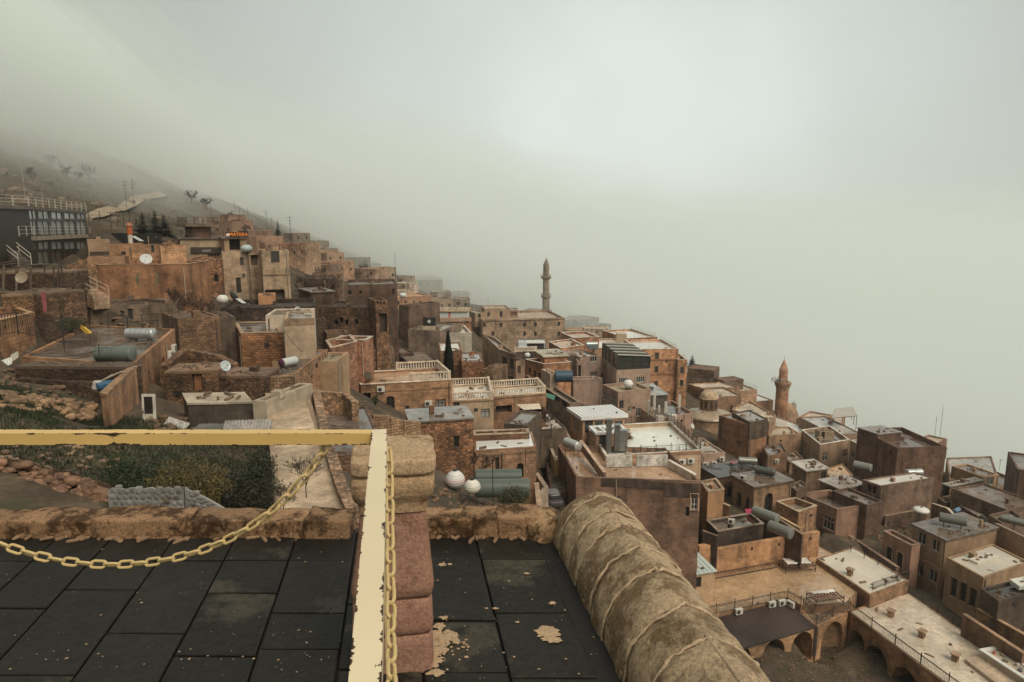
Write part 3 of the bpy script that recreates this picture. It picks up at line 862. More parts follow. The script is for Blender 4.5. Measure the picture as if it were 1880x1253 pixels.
# ---------------------------------------------------------------- right, nearest: below the rounded coping
x = h('r1', 'tall brown house with a stepped dark parapet behind the rounded coping', (1058, 876), 70, (1287, 884), (1024, 817), 1022, 'stained', (.265, .165, .115), 'rooftile', (.40, .27, .18), ph=.75)
x.win(0, 1275, 922, 12, 29, arch=.9, mull=1, trans=2, fcol=WF, sill=True, surround=(.42, .27, .17))
x.win(0, 1262, 940, 7, 18, 'opening', pcol=DWN); x.done()
x = h('r1b', 'cream hotel terrace block with a shining white wet roof and iron railing', (1112, 838), 77, (1288, 827), (1078, 783), 872, 'plaster', (.47, .34, .235), 'paint', (.72, .67, .58), ph=.5, cop=(.7, .64, .55))
M['wetwhite'] = surf('wetwhite', None, mott=.08, rough=.30, wet=.9, wet_rough=.05, bump=.03, big=.1, spec=.6)
x.roof = 'wetwhite'; x.band(0, 838, 1115, 1288, 5, .1, col=(.40, .22, .13)); x.done()
x = h('r1c', 'glass fronted rooftop pavilion with a striped white roof', (1070, 765), 88, (1147, 760), (1046, 749), 800, 'plaster', (.45, .30, .2), 'paint', (.74, .75, .73), ph=0, eave=.35, et=.45, name='pavilion', cat='pavilion', gp=False)
for q in range(4): x.win(0, 1081 + q * 18, 784, 15, 22, mull=1, fcol=(.05, .045, .04), pcol=GLS)
x.win(3, 1058, 780, 12, 20, 'opening', pcol=(.3, .25, .2)); x.done()
x = h('r1d', 'small white roofed stair hut with dark glass doors on the cream terrace', (1095, 794), 81, (1150, 790), (1084, 783), 828, 'plaster', (.46, .30, .2), 'paint', (.72, .73, .70), ph=0, eave=.2, et=.3, name='stair_hut', cat='hut', gp=False)
x.win(0, 1110, 813, 20, 27, mull=1, fcol=(.05, .045, .04), pcol=GLS); x.win(0, 1138, 813, 20, 26, mull=1, fcol=(.05, .045, .04), pcol=GLS); x.done()
x = h('r1e', 'yellow planter terrace with a sloping outer wall above the alley', (1019, 846), 80, (1066, 842), (997, 790), 905, 'plaster', (.50, .33, .165), 'dryroof', (.5, .38, .25), ph=1.0, cop=(.55, .42, .3)); x.done()
x = h('cab', 'narrow brown house side wall down in the alley beside the parked car', (1012, 905), 74, (1040, 902), (1003, 850), 945, 'stained', (.2, .13, .09), ph=.3); x.done()

x = h('hut', 'small cream hut with a ribbed pale metal roof and one dark window', (1248, 1058), 72, (1312, 1047), (1216, 1023), 1104, 'plaster', (.50, .355, .23), 'paint', (.52, .58, .56), ph=0, eave=.22, et=.12, name='hut', cat='hut')
x.win(0, 1279, 1070, 17, 19, mull=1, fcol=(.12, .08, .05), pcol=DWN); x.done()
x = h('ac', 'pink walled house with air conditioners behind the cream terrace', (1289, 834), 104, (1332, 831), 8, 862, 'plaster', (.40, .29, .215), 'dryroof', LR, ph=.3); x.done()
x = h('flat', 'low house with a wide dark wet flat roof below the stained tower', (1320, 877), 95, (1404, 862), (1286, 857), 915, 'stained', BR, 'roof', (.085, .07, .058), ph=0, eave=.15)
x.win(0, 1340, 903, 8, 18, 'opening', pcol=DWN); x.done()
x = h('arch', 'old stone house with arched doors under a brown flat roof', (1385, 893), 90, (1454, 881), (1346, 872), 948, 'stained', (.33, .215, .13), 'roof', (.17, .125, .095), ph=0, eave=.3, et=.22)
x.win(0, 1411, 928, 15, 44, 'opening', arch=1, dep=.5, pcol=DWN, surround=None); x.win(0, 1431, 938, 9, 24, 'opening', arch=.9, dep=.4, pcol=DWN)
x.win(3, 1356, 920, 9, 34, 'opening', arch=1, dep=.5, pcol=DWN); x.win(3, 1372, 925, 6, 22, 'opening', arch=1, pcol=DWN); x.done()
x = h('low', 'low dark yard block with a puddled grey roof left of the long tank', (1318, 977), 80, (1402, 962), (1297, 956), 1018, 'stained', (.10, .072, .055), 'roof', (.24, .21, .18), ph=.45, cop=(.3, .24, .18)); x.done()
x = h('lowb', 'small ochre annexe with a white speckled roof beside the arched window house', (1300, 905), 84, (1330, 899), (1286, 884), 945, 'plaster', (.38, .23, .13), 'dryroof', LR, ph=.35, cop=(.3, .22, .15)); x.done()
x = h('walk', 'striped ochre walled terrace left of the house with the big grille', (1428, 926), 88, (1468, 946), (1424, 918), 968, 'ashlar', (.36, .22, .13), 'roof', (.25, .21, .17), ph=.8, cop=(.42, .31, .22), gp=False)
x.quad((1466, 941, 86), ((1466, 941), (1500, 929), (1460, 914), (1425, 921)))
x.done()
x = h('grille', 'pinkish house with a big grille window and a parapet terrace', (1537, 936), 92, (1592, 928), (1469, 907), 1003, 'plaster', (.34, .215, .155), 'roof', (.13, .105, .085), ph=.9, cop=(.30, .19, .135))
x.win(3, 1484, 952, 29, 38, mull=4, trans=4, fcol=(.16, .12, .085), pcol=(.10, .09, .07), fw=.05)
x.win(3, 1521, 961, 20, 23, mull=2, fcol=WF, pcol=DWN, sill=True); x.band(3, 931, 1469, 1537, 3, .08); x.band(3, 985, 1469, 1537, 4, .08); x.done()
x = h('grilleb', 'dark stained rear wing behind the grille window house', (1592, 928), 92, (1622, 921), 6, 985, 'stained', (.17, .11, .08), ph=.4, gp=False); x.done()
x = h('gar', 'brown garage like house with a dark open front and a wet slab roof', (1542, 897), 100, (1588, 888), (1505, 881), 940, 'stained', (.27, .175, .12), 'roof', (.30, .25, .21), ph=0, eave=.25, et=.2)
x.win(3, 1525, 910, 22, 24, 'opening', dep=.6, pcol=DWN); x.done()
x = h('whr', 'long brown house whose white flat roof carries a silver tank', (1618, 893), 98, (1715, 878), (1583, 881), 945, 'stained', (.25, .165, .12), 'wetwhite', (.52, .48, .42), ph=.12, pt=.3)
x.win(3, 1596, 897, 8, 15, mull=0, fcol=(.12, .1, .08), pcol=DWN); x.win(3, 1605, 900, 7, 14, mull=0, fcol=(.12, .1, .08), pcol=DWN); x.done()
x = h('pot', 'small stained house with a pale speckled roof left of the pale plaster house', (1481, 864), 108, (1520, 859), (1455, 848), 912, 'stained', (.27, .18, .115), 'dryroof', (.48, .45, .40), ph=0, eave=.25)
x.win(0, 1512, 873, 10, 14, 'opening', pcol=DWN); x.done()
x = h('pale', 'pale plaster house with a white edged roof terrace and small windows', (1506, 817), 128, (1560, 808), (1472, 790), 862, 'plaster', (.38, .265, .185), 'roof', (.2, .17, .14), ph=.55, cop=(.68, .62, .54))
x.win(0, 1515, 839, 8, 15, trans=1, fcol=WF); x.win(0, 1551, 832, 7, 13, trans=1, fcol=(.4, .32, .24)); x.done()
x = h('palew', 'short end wing of the pale plaster house with one tall window', (1561, 809), 128.5, (1572, 814), 5, 862, 'plaster', (.36, .25, .175), 'roof', (.2, .17, .14), ph=.5, cop=(.68, .62, .54), gp=False)
x.win(0, 1566, 834, 5, 13, trans=1, fcol=(.4, .32, .24)); x.done()
x = h('palet', 'flat roofed stair head with a black door on the pale plaster house', (1505, 792), 134, (1532, 793), (1497, 788), 815, 'plaster', (.38, .29, .2), ph=.2, name='stair_room', cat='stair room', gp=False)
x.win(0, 1511, 802, 6, 17, 'opening', pcol=DWN); x.done()
x = h('big', 'big dark brown house rising above the roofs at right', (1648, 823), 112, (1737, 820), (1575, 787), 912, 'stained', (.195, .115, .078), 'roof', (.16, .125, .10), ph=.8)
x.win(3, 1590, 812, 11, 19, mull=1, fcol=(.3, .3, .28), pcol=(.12, .13, .13)); x.win(3, 1611, 823, 6, 36, 'opening', dep=.12, pcol=(.07, .05, .04)); x.win(3, 1634, 831, 4, 7, 'opening', pcol=DWN)
x.win(3, 1607, 865, 6, 8, mull=1, fcol=WF); x.done()
x = h('bigt', 'raised roof room on top of the big dark brown house', (1612, 797), 117.5, (1655, 793), (1576, 785), 806, 'stained', (.19, .12, .085), 'roof', (.24, .21, .18), ph=0, eave=.15, gp=False, sink=1.5, name='roof_room', cat='roof room'); x.done()
x = h('tower', 'stained square tower house with a dark cap below the small minaret', (1377, 781), 118, (1409, 775), (1320, 763), 862, 'stained', (.335, .19, .115), 'roof', (.27, .22, .18), ph=.2); x.done()
x = h('towerc', 'dark cap room with a puddle on the stained tower', (1377, 776), 117.8, (1410, 770), (1344, 758), 792, 'stained', (.13, .095, .07), 'roof', (.26, .22, .19), ph=.15, sink=1.6, gp=False, name='cap_room', cat='roof room'); x.done()
x = h('side', 'brown annexe wall stepping down right of the stained tower', (1410, 838), 113, (1446, 830), (1400, 820), 880, 'stained', (.25, .155, .1), ph=.3); x.done()
x = h('stepa', 'low ochre house beside the foot of the small minaret', (1412, 800), 135, (1470, 797), (1392, 786), 835, 'plaster', (.38, .25, .16), 'dryroof', (.45, .38, .3), ph=.3); x.done()
# lower right
x = h('front', 'pale brown house with tall paired windows and a dark tank on its roof', (1737, 991), 80, (1831, 968), (1676, 962), 1135, 'plaster', (.335, .23, .15), 'roof', (.20, .165, .135), ph=0, eave=.18, et=.25)
for u, v in ((1692, 989), (1718, 1002), (1687, 1046), (1713, 1058)): x.win(3, u, v, 15, 22, mull=1, fcol=WF, pcol=DWN)
x.band(3, 1018, 1676, 1737, 4, .1); x.done()
x = h('frontw', 'low pink wing with two arched windows joined to the pale brown house', (1674, 1003), 81.5, (1690, 1000), (1622, 976), 1095, 'plaster', (.35, .225, .16), 'roof', (.11, .1, .09), ph=.9, cop=(.3, .2, .145), gp=False)
x.win(3, 1632, 1018, 11, 29, arch=1, fcol=(.2, .17, .13), pcol=DWN, surround=(.40, .28, .2)); x.win(3, 1652, 1029, 11, 29, arch=1, fcol=(.2, .17, .13), pcol=DWN, surround=(.40, .28, .2)); x.done()
x = h('ter', 'ochre house with a wide wet white terrace at the right edge', (1806, 1061), 72, (1890, 1032), (1739, 1024), 1140, 'plaster', (.36, .245, .155), 'wetwhite', (.50, .44, .36), ph=.15, eave=None)
for u, v in ((1751, 1079), (1768, 1088), (1786, 1098)): x.win(3, u, v, 13, 37, mull=0, fcol=(.3, .2, .13), pcol=DWN, surround=(.40, .28, .18))
x.done()

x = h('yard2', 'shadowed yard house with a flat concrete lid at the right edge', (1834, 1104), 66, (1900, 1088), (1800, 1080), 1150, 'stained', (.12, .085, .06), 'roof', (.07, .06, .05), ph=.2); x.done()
x = h('awn', 'pale flat canopy at the right edge above the shadowed yard', (1872, 1076), 68, (1925, 1066), (1855, 1064), 1084, 'paint', (.5, .5, .44), 'paint', (.58, .58, .52), ph=0, eave=.05, et=.15, gp=False, sink=0, name='canopy', cat='canopy'); x.done()
# far right edge
x = h('fr1', 'brown house with a speckled grey roof near the right edge', (1744, 893), 112, (1806, 881), (1731, 888), 935, 'stained', (.26, .175, .11), 'dryroof', (.36, .33, .29), ph=0, eave=.15); x.win(3, 1737, 908, 9, 30, 'opening', dep=.3, pcol=DWN); x.done()
x = h('fr2', 'wide house with a rain wet grey roof by the fog at right', (1743, 881), 119, (1833, 877), (1738, 841), 900, 'stained', (.28, .18, .12), 'roof', (.34, .32, .29), ph=.2); x.done()
x = h('fr3', 'ochre balcony house with a white framed window near the right edge', (1806, 876), 115, (1834, 871), 6, 915, 'plaster', (.44, .30, .19), ph=.25)
x.win(0, 1818, 884, 12, 14, mull=2, fcol=WF); x.done()
x = h('fr4', 'low yard house with a pale dusty roof in front of the balcony house', (1796, 946), 100, (1848, 937), (1764, 927), 985, 'stained', (.2, .13, .09), 'dryroof', (.36, .30, .25), ph=0, eave=.2); x.done()
x = h('fr5', 'brown wall house at the right edge under the fog', (1830, 896), 118, (1892, 890), 10, 940, 'stained', (.25, .155, .1), ph=.4); x.done()
x = h('fr6', 'dark brown corner house cut by the right edge of the photo', (1868, 862), 104, (1960, 866, 101), 10, 940, 'stained', (.16, .10, .07), ph=.3); x.done()
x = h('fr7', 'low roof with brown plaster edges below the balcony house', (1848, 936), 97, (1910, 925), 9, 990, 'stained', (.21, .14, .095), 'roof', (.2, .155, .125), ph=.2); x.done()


# ---------------------------------------------------------------- courtyard with arcades, lower right
ZT = at(1445, 1098, 73.4).z
x = h('terr', 'broad ochre terrace with iron railing behind the courtyard awning', (1262, 1146), 66, (1560, 1107), (1250, 1015), 1200, 'ashlar', (.34, .21, .125), 'rooftile', (.46, .325, .205), ph=.02, z=ZT, cat='terrace', name='courtyard_terrace')
x.P = [Vector((p.x, p.y, 0)) for p in (atz(1268, 1140, ZT), atz(1446, 1099, ZT), atz(1470, 1112, ZT), atz(1556, 1110, ZT), atz(1600, 1060, ZT), atz(1500, 1000, ZT), atz(1230, 1040, ZT))]; x.done()
ZA = at(1497, 1152, 69).z
x = h('arc', 'sandstone arcade with pointed arches under the dark awning', (1335, 1196), 64.7, (1497, 1153), 3.5, 1225, 'ashlar', (.42, .265, .15), 'dryroof', (.3, .2, .13), ph=.05, z=ZA, name='arcade', cat='arcade')
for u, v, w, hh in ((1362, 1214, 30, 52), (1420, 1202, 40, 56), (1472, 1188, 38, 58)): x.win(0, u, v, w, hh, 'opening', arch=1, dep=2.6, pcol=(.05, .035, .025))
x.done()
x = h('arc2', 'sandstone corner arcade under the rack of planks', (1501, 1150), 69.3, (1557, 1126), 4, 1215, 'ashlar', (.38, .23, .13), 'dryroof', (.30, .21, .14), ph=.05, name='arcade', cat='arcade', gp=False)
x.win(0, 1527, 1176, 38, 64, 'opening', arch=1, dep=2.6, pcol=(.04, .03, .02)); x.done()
ZW = at(1557, 1126, 71.8).z
x = h('wing', 'long arcaded wing with a wet cream roof and four roof vents', (1760, 1270), 58, (1850, 1215), (1557, 1126), 1330, 'ashlar', (.36, .215, .125), 'rooftile', (.56, .47, .37), ph=.02, z=ZW, name='courtyard_wing', cat='wing')
x.P = [Vector((p.x, p.y, 0)) for p in (atz(1800, 1304, ZW), atz(1905, 1256, ZW), atz(1668, 1087, ZW), atz(1557, 1122, ZW))]
for u, v, w, hh in ((1572, 1190, 30, 64), (1608, 1222, 44, 72), (1662, 1262, 52, 70)): x.win(3, u, v, w, hh, 'opening', arch=1, dep=2.2, pcol=(.04, .028, .02))
x.done()
x = h('slab', 'raised square roof slab with a wet cream floor beside the terrace', (1598, 1093), 72.8, (1669, 1066), (1499, 1026), 1115, 'ashlar', (.30, .19, .115), 'wetwhite', (.56, .50, .41), ph=.05, name='roof_slab', cat='terrace', gp=False); x.done()


# ---------------------------------------------------------------- right middle distance
x = h('orange', 'orange stone house of three storeys with framed windows', (1172, 642), 150, (1246, 641), 13, 748, 'ashlar', (.48, .27, .155), 'wetwhite', WR, ph=.35, cop=(.6, .5, .4))
x.rcol = (.62, .58, .52)
for u, v in ((1206, 654), (1205, 679), (1204, 706)): x.win(0, u, v, 7, 12, mull=0, fcol=(.25, .17, .1), pcol=(.07, .07, .06), surround=(.42, .28, .17))
x.band(0, 660, 1172, 1246, 3, .12, col=(.3, .15, .08)); x.band(0, 686, 1172, 1246, 3, .12, col=(.3, .15, .08)); x.band(0, 720, 1172, 1246, 4, .15, col=(.3, .15, .08)); x.done()
x = h('orangew', 'lower orange wing at the right end of the orange stone house', (1245, 661), 149.5, (1262, 661), 11, 748, 'ashlar', (.45, .25, .14), 'roof', WR, ph=.4, cop=(.62, .55, .47), gp=False)
x.win(0, 1240, 680, 7, 12); x.win(0, 1252, 680, 7, 12, mull=0, fcol=(.25, .17, .1), pcol=(.07, .07, .06), surround=(.42, .28, .17)); x.win(0, 1251, 704, 7, 12, mull=0, fcol=(.25, .17, .1), pcol=(.07, .07, .06), surround=(.42, .28, .17)); x.done()
x = h('oback', 'orange house with white roof terraces behind the glass pavilion', (1150, 622), 166, (1207, 619), 14, 645, 'ashlar', (.42, .21, .11), 'wetwhite', (.66, .63, .58), ph=.35, cop=(.62, .56, .48)); x.done()
x = h('obackl', 'low wide house with a white terrace left of the tan roof box', (1092, 640), 158, (1165, 636), 12, 670, 'plaster', (.42, .26, .165), 'wetwhite', (.64, .6, .54), ph=.3, cop=(.58, .5, .42)); x.done()
x = h('pergl', 'grey pink tower house with stacked windows left of the glass pavilion', (1066, 656), 128, (1104, 652), 8, 742, 'plaster', (.36, .265, .215), 'roof', (.4, .37, .33), ph=.3)
x.win(0, 1090, 660, 13, 9, mull=2, fcol=WF); x.win(0, 1090, 689, 13, 12, mull=1, trans=1, fcol=(.3, .25, .21), pcol=(.12, .11, .1)); x.done()
x = h('pergl2', 'narrow balcony bay on the grey pink tower house', (1060, 664), 126.5, (1068, 664), 5, 742, 'plaster', (.36, .26, .205), ph=.2, gp=False); x.win(0, 1064, 682, 5, 22, 'opening', dep=.5, pcol=(.06, .05, .04)); x.done()
x = h('pergb', 'low pink house with a round dark disc on its wall', (1053, 698), 123.5, (1106, 696), (1040, 693), 748, 'plaster', (.37, .27, .215), 'roof', GR, ph=.4, cop=(.45, .35, .28))
x.win(3, 1047, 717, 6, 15, mull=0, fcol=(.2, .16, .12), pcol=DWN); x.done()
x = h('perg', 'pink house with the glass rooftop pavilion', (1132, 680), 122, (1195, 677), (1104, 655), 745, 'plaster', (.40, .29, .225), 'roof', GR, ph=.2)
x.win(0, 1144, 699, 15, 9, mull=3, fcol=WF); x.win(0, 1176, 697, 15, 10, mull=3, fcol=WF); x.win(3, 1105, 690, 3, 12, 'opening', pcol=DWN); x.done()
x = h('tank', 'long pink house with a white ball tank on its yellowish roof', (1135, 720), 110, (1195, 714), (1106, 706), 790, 'plaster', (.37, .265, .2), 'dryroof', (.40, .33, .23), ph=.5)
x.win(3, 1113, 729, 11, 14, mull=4, trans=1, fcol=WF); x.win(3, 1127, 737, 10, 14, mull=4, trans=1, fcol=WF)
x.win(0, 1141, 743, 8, 15, mull=1, fcol=(.18, .14, .11)); x.win(0, 1156, 752, 6, 10, mull=1, fcol=WF); x.win(0, 1172, 757, 8, 15, mull=1, fcol=WF, sill=True); x.done()
x = h('tankb', 'pink wall house crowded with antenna masts', (1206, 770), 105, (1273, 758), (1170, 745), 800, 'plaster', (.38, .26, .195), 'roof', (.15, .13, .11), ph=.45); x.done()
x = h('tankc', 'dark roof rooms behind the antenna masts', (1166, 726), 113, (1226, 724), 8, 752, 'stained', (.12, .10, .085), 'roof', (.3, .28, .25), ph=0, eave=.2, gp=False, name='roof_room', cat='roof room', sink=1); x.done()
x = h('fl1', 'flat roofed house with a cream roof between the orange house and the dome', (1296, 715), 158, (1357, 711), (1262, 705), 735, 'ashlar', (.36, .23, .15), 'dryroof', (.52, .45, .37), ph=.25); x.done()
x = h('fl2', 'round cornered house with roof railings on the fog skyline', (1356, 718), 166, (1390, 716), 10, 740, 'ashlar', (.37, .24, .155), 'dryroof', (.52, .46, .4), ph=.3); x.done()
x = h('fl3', 'low brown house with white sheets on its roof beyond the dome', (1318, 729), 150, (1362, 727), 9, 750, 'plaster', (.3, .19, .125), 'dryroof', (.42, .36, .3), ph=.3); x.done()
x = h('fl4', 'long stepped roof house running towards the small minaret', (1345, 750), 143, (1425, 764), 12, 790, 'plaster', (.37, .25, .165), 'dryroof', (.48, .4, .31), ph=.35, gp=False)
x.quad((1345, 752, 145), ((1412, 775), (1425, 762), (1374, 735), (1343, 752)))
x.done()
x = h('fl5', 'white roofed house just left of the small minaret', (1386, 738), 172, (1420, 735), 10, 760, 'plaster', (.38, .25, .17), 'wetwhite', (.62, .56, .48), ph=.2); x.done()
x = h('ruin', 'ruined brown stone wall block on the skyline right of the orange house', (1262, 676), 172, (1311, 681), 6, 712, 'rubble', (.23, .155, .11), 'dryroof', BR, ph=.1, name='ruin', cat='ruin'); x.done()
x = h('ruin2', 'lower broken end of the ruined wall on the skyline', (1311, 694), 170, (1330, 700), 6, 716, 'rubble', (.24, .165, .12), 'dryroof', BR, ph=.1, name='ruin', cat='ruin', gp=False); x.done()
x = h('d1', 'long low house with a sloping parapet right of the small minaret', (1462, 768), 160, (1505, 776), 9, 800, 'plaster', (.36, .23, .15), 'dryroof', (.45, .37, .3), ph=.3); x.done()
x = h('d2', 'low ochre house under the roof frame on the fog edge', (1500, 777), 158, (1545, 783), 10, 800, 'plaster', (.40, .25, .16), 'dryroof', (.5, .43, .36), ph=.3); x.done()
x = h('d3', 'wet white flat roof house in front of the roof frame', (1462, 796), 150, (1500, 790), 14, 820, 'plaster', (.35, .24, .16), 'wetwhite', (.55, .52, .47), ph=.2); x.done()
x = h('d4', 'grey roofed house between the pale house and the big brown house', (1530, 798), 142, (1582, 796), 14, 820, 'plaster', (.33, .23, .165), 'roof', (.42, .4, .37), ph=.2); x.done()
x = h('e1', 'low brown house at the fog edge behind the big dark house', (1700, 826), 138, (1732, 828), 8, 850, 'stained', (.27, .17, .11), 'dryroof', (.4, .33, .27), ph=.3); x.done()
x = h('e2', 'slope roofed brown house left of the chimney on the skyline', (1676, 812), 134, (1712, 820), 8, 850, 'stained', (.3, .19, .125), 'dryroof', (.46, .38, .3), ph=.3); x.done()

# the small minaret, the domes
def minaret(label, u, vb, vt, d, prof, col, seg=10, name='minaret', mat='ashlar'):
    b = at(u, vb, d); s_ = d / F
    root = empty(name, b, label, 'minaret')
    GROUND_PTS.append((b.x, b.y, b.z - 1))
    z = lambda v: at(u, v, d).z
    for nm, pf, sg, c in prof:
        mb = MB(); mb.lathe((b.x, b.y, 0), [(w / 2 * s_ * 1.01, z(v)) for v, w in pf], sg, smooth=False)
        mb.build(nm, mat if nm not in ('finial', 'railing') else 'rusty', root, c or col)
    return root
RC = (.40, .215, .125)
minaret('short brown minaret with one balcony and a pointed cap', 1431, 796, 655, 170, [
    ('base', [(805, 27), (770, 26), (752, 24)], 8, RC), ('shaft', [(752, 23.4), (716, 22.5)], 12, RC),
    ('balcony', [(716, 22.6), (712, 24), (706, 29), (704, 30), (701.5, 30)], 12, (.32, .2, .13)), ('upper_shaft', [(703, 16.5), (681, 15.5)], 10, (.36, .2, .12)),
    ('cap', [(682, 17.5), (680, 17), (668, 8), (660, .8)], 8, (.38, .22, .14)), ('finial', [(660.5, .7), (654, .4)], 5, (.1, .08, .06))], RC)
def ring_rail(label, u, v, d, rp, hp, n=18):
    s_ = d / F; c = at(u, v, d); mb = MB(); r = rp * s_; hh = hp * s_
    for i in range(n):
        a = 2 * pi * i / n; p = c + Vector((cos(a) * r, sin(a) * r, 0)); mb.bar(p, p + Vector((0, 0, hh)), .06)
    mb.tube([c + Vector((cos(2 * pi * i / n) * r, sin(2 * pi * i / n) * r, hh)) for i in range(n)], .05, 4, closed=True)
    return mb
mn = [o for o in COL.objects if o.name.startswith('minaret') and o.type == 'EMPTY'][0]
ring_rail('', 1431, 701.5, 170, 14, 6).build('railing', 'rusty', mn, (.16, .14, .12))
mb = MB()
for k in range(5):
    p = at(1431 + 5.5 * (1 if k % 2 else -1) * (.6 + .1 * k), 700, 170 - 2.2); mb.box((p.x, p.y, p.z), .35, .35, .5)
mb.build('loudspeaker', 'paint', mn, (.5, .48, .45))['kind'] = 'stuff'
G1 = (.30, .245, .175)
minaret('tall slender minaret with two balconies standing in the fog', 1002, 590, 475, 262, [
    ('shaft', [(600, 13.2), (560, 13), (546, 12.5)], 12, G1), ('lower_balcony', [(549, 12.6), (545.5, 17.5), (544, 18), (542.6, 18)], 12, (.27, .22, .16)),
    ('middle_shaft', [(546, 12.2), (512, 11.6)], 12, G1), ('upper_balcony', [(514, 11.8), (510.5, 18.5), (509, 19), (507.6, 19)], 12, (.27, .22, .16)),
    ('upper_shaft', [(512, 11.2), (491, 10.8), (490, 12)], 12, G1), ('cap', [(490.4, 11.8), (489, 10.4), (486, 11.6), (483.5, 7.5), (481, 7.6), (479.5, 4), (477.8, 4.2), (475.5, 1.8), (474, .9)], 12, (.31, .26, .19)), ('finial', [(474.2, .7), (468.5, .3)], 5, (.12, .1, .08))], G1, mat='ashlar')
m2 = [o for o in COL.objects if o.name.startswith('minaret') and o.type == 'EMPTY'][-1]
for v, r in ((542.6, 8.6), (507.6, 9.2)): ring_rail('', 1002, v, 262, r, 3.4, 14).build('railing', 'rusty', m2, (.2, .17, .14))
def dome(label, u, v, d, parts, name='dome', cat='dome'):
    b = at(u, v, d); s_ = d / F; root = empty(name, b, label, cat)
    GROUND_PTS.append((b.x, b.y, b.z - 2))
    for nm, pf, sg, c, mt in parts:
        mb = MB(); mb.lathe(b, [(r * s_, (y) * s_) for r, y in pf], sg, smooth=(sg > 12)); mb.build(nm, mt, root, c)
    return root
hemi = lambda r, y0, hh, k=8: [(r * cos(pi / 2 * i / k) + .01, y0 + hh * sin(pi / 2 * i / k)) for i in range(k + 1)]
dm = dome('shallow round roof with a windowed lantern and small cream dome', 1300, 770, 138, [
    ('drum', [(45, -22), (45, 8)], 24, (.36, .23, .145), 'ashlar'), ('roof', [(47, 8), (47, 10), (40, 13), (20, 19), (14, 20.5)], 32, (.36, .28, .2), 'roof'),
    ('lantern', [(17, 18), (17, 41)], 10, (.23, .135, .085), 'ashlar'), ('lantern_cornice', [(17.5, 40), (19, 42), (18, 43)], 10, (.42, .28, .18), 'dryroof'), ('cupola', hemi(17, 42.5, 15), 20, (.47, .34, .22), 'dryroof')])
b = at(1300, 770, 138); s_ = 138 / F
for k in range(10):
    a = 2 * pi * (k + .5) / 10; rr = 17 * s_ * cos(pi / 10) + .01
    mb = MB(); c_ = b + Vector((cos(a) * rr, sin(a) * rr, 0)); t_ = Vector((-sin(a), cos(a), 0)); zz = b.z + 24 * s_
    pts = [c_ + t_ * (w * .28) + Vector((0, 0, zz - b.z + y)) for w, y in ((-1, 0), (1, 0), (1, 1.1), (.6, 1.45), (0, 1.6), (-.6, 1.45), (-1, 1.1))]
    mb.poly(pts); mb.poly([p - Vector((cos(a), sin(a), 0)) * .1 for p in pts][::-1]); mb.build('niche', 'dark', dm, (.05, .03, .02))
dome('bare brown mosque dome behind the short minaret', 1442, 778, 178, [('drum', [(23, -14), (23, 8)], 12, (.36, .23, .15), 'ashlar'), ('cupola', hemi(23, 8, 33, 10), 28, (.35, .225, .14), 'dryroof')])
dome('tiny pale lantern turret on the fog skyline right of the mosque dome', 1457, 752, 210, [('turret', [(4.5, -8), (4.5, 7), (5.5, 8)], 8, (.4, .36, .3), 'dryroof'), ('cupola', hemi(4.6, 8, 6, 5) + [(.4, 15), (.01, 19)], 12, (.4, .36, .3), 'dryroof')], 'turret', 'turret')

# ---------------------------------------------------------------- middle: street, big school block, balustrade houses
x = h('school', 'long pale stone block with few small windows below the tall minaret', (886, 588), 215, (1037, 584), 22, 690, 'ashlar', (.37, .27, .19), 'dryroof', (.42, .35, .28), ph=.8)
for u, v in ((889, 597), (920, 597), (963, 597), (983, 596), (1026, 595), (1026, 613), (983, 613), (963, 613), (905, 613)): x.win(0, u, v, 5.5, 8, mull=0, fcol=(.2, .15, .11), pcol=(.06, .05, .045))
x.band(0, 587, 886, 1037, 3, .25, col=(.33, .23, .16)); x.done()
x = h('schoolt', 'roof rooms on the left end of the long pale stone block', (890, 567), 222, (936, 566), 9, 588, 'plaster', (.38, .28, .2), 'dryroof', (.42, .35, .28), ph=.4, sink=1, gp=False, name='roof_room', cat='roof room')
x.win(0, 897, 578, 5, 8, 'opening', pcol=(.07, .055, .045)); x.win(0, 920, 577, 5, 11, arch=.8, mull=0, fcol=(.2, .15, .11)); x.done()
x = h('schooll', 'small lean-to room on the corner of the long pale stone block', (872, 575), 220, (890, 574), 8, 590, 'plaster', (.36, .27, .19), ph=.2, sink=2, gp=False, name='roof_room', cat='roof room'); x.win(0, 880, 580, 5, 7, 'opening', pcol=DWN); x.done()
x = h('schoolr', 'low red roof room in the middle of the long pale stone block', (936, 570), 226, (951, 570), 7, 586, 'plaster', (.36, .24, .18), ph=.2, sink=1, gp=False, name='roof_room', cat='roof room'); x.win(0, 944, 576, 11, 6, 'opening', pcol=(.2, .11, .09)); x.done()
x = h('street', 'curving street house with a stained wall and two large dark windows', (918, 643), 115, (947, 652), (886, 614), 720, 'stained', (.37, .26, .185), 'roof', (.25, .23, .21), ph=.35, cop=(.36, .26, .19))
x.win(0, 926, 666, 10, 20, mull=0, fcol=(.2, .16, .12), pcol=(.05, .045, .04)); x.win(0, 939, 669, 9, 20, mull=0, fcol=(.2, .16, .12), pcol=(.05, .045, .04))
x.win(0, 924, 702, 9, 24, 'opening', dep=.6, pcol=DWN); x.win(0, 938, 704, 9, 24, 'opening', dep=.6, pcol=DWN); x.done()
x = h('street2', 'small shop house right of the curving street house', (947, 664), 112, (964, 662), 6, 722, 'plaster', (.33, .23, .165), 'roof', WR, ph=.4)
x.win(0, 953, 679, 6, 14, mull=1, fcol=(.2, .14, .1), pcol=(.06, .045, .04)); x.win(0, 955, 710, 10, 22, 'opening', dep=.5, pcol=DWN); x.done()
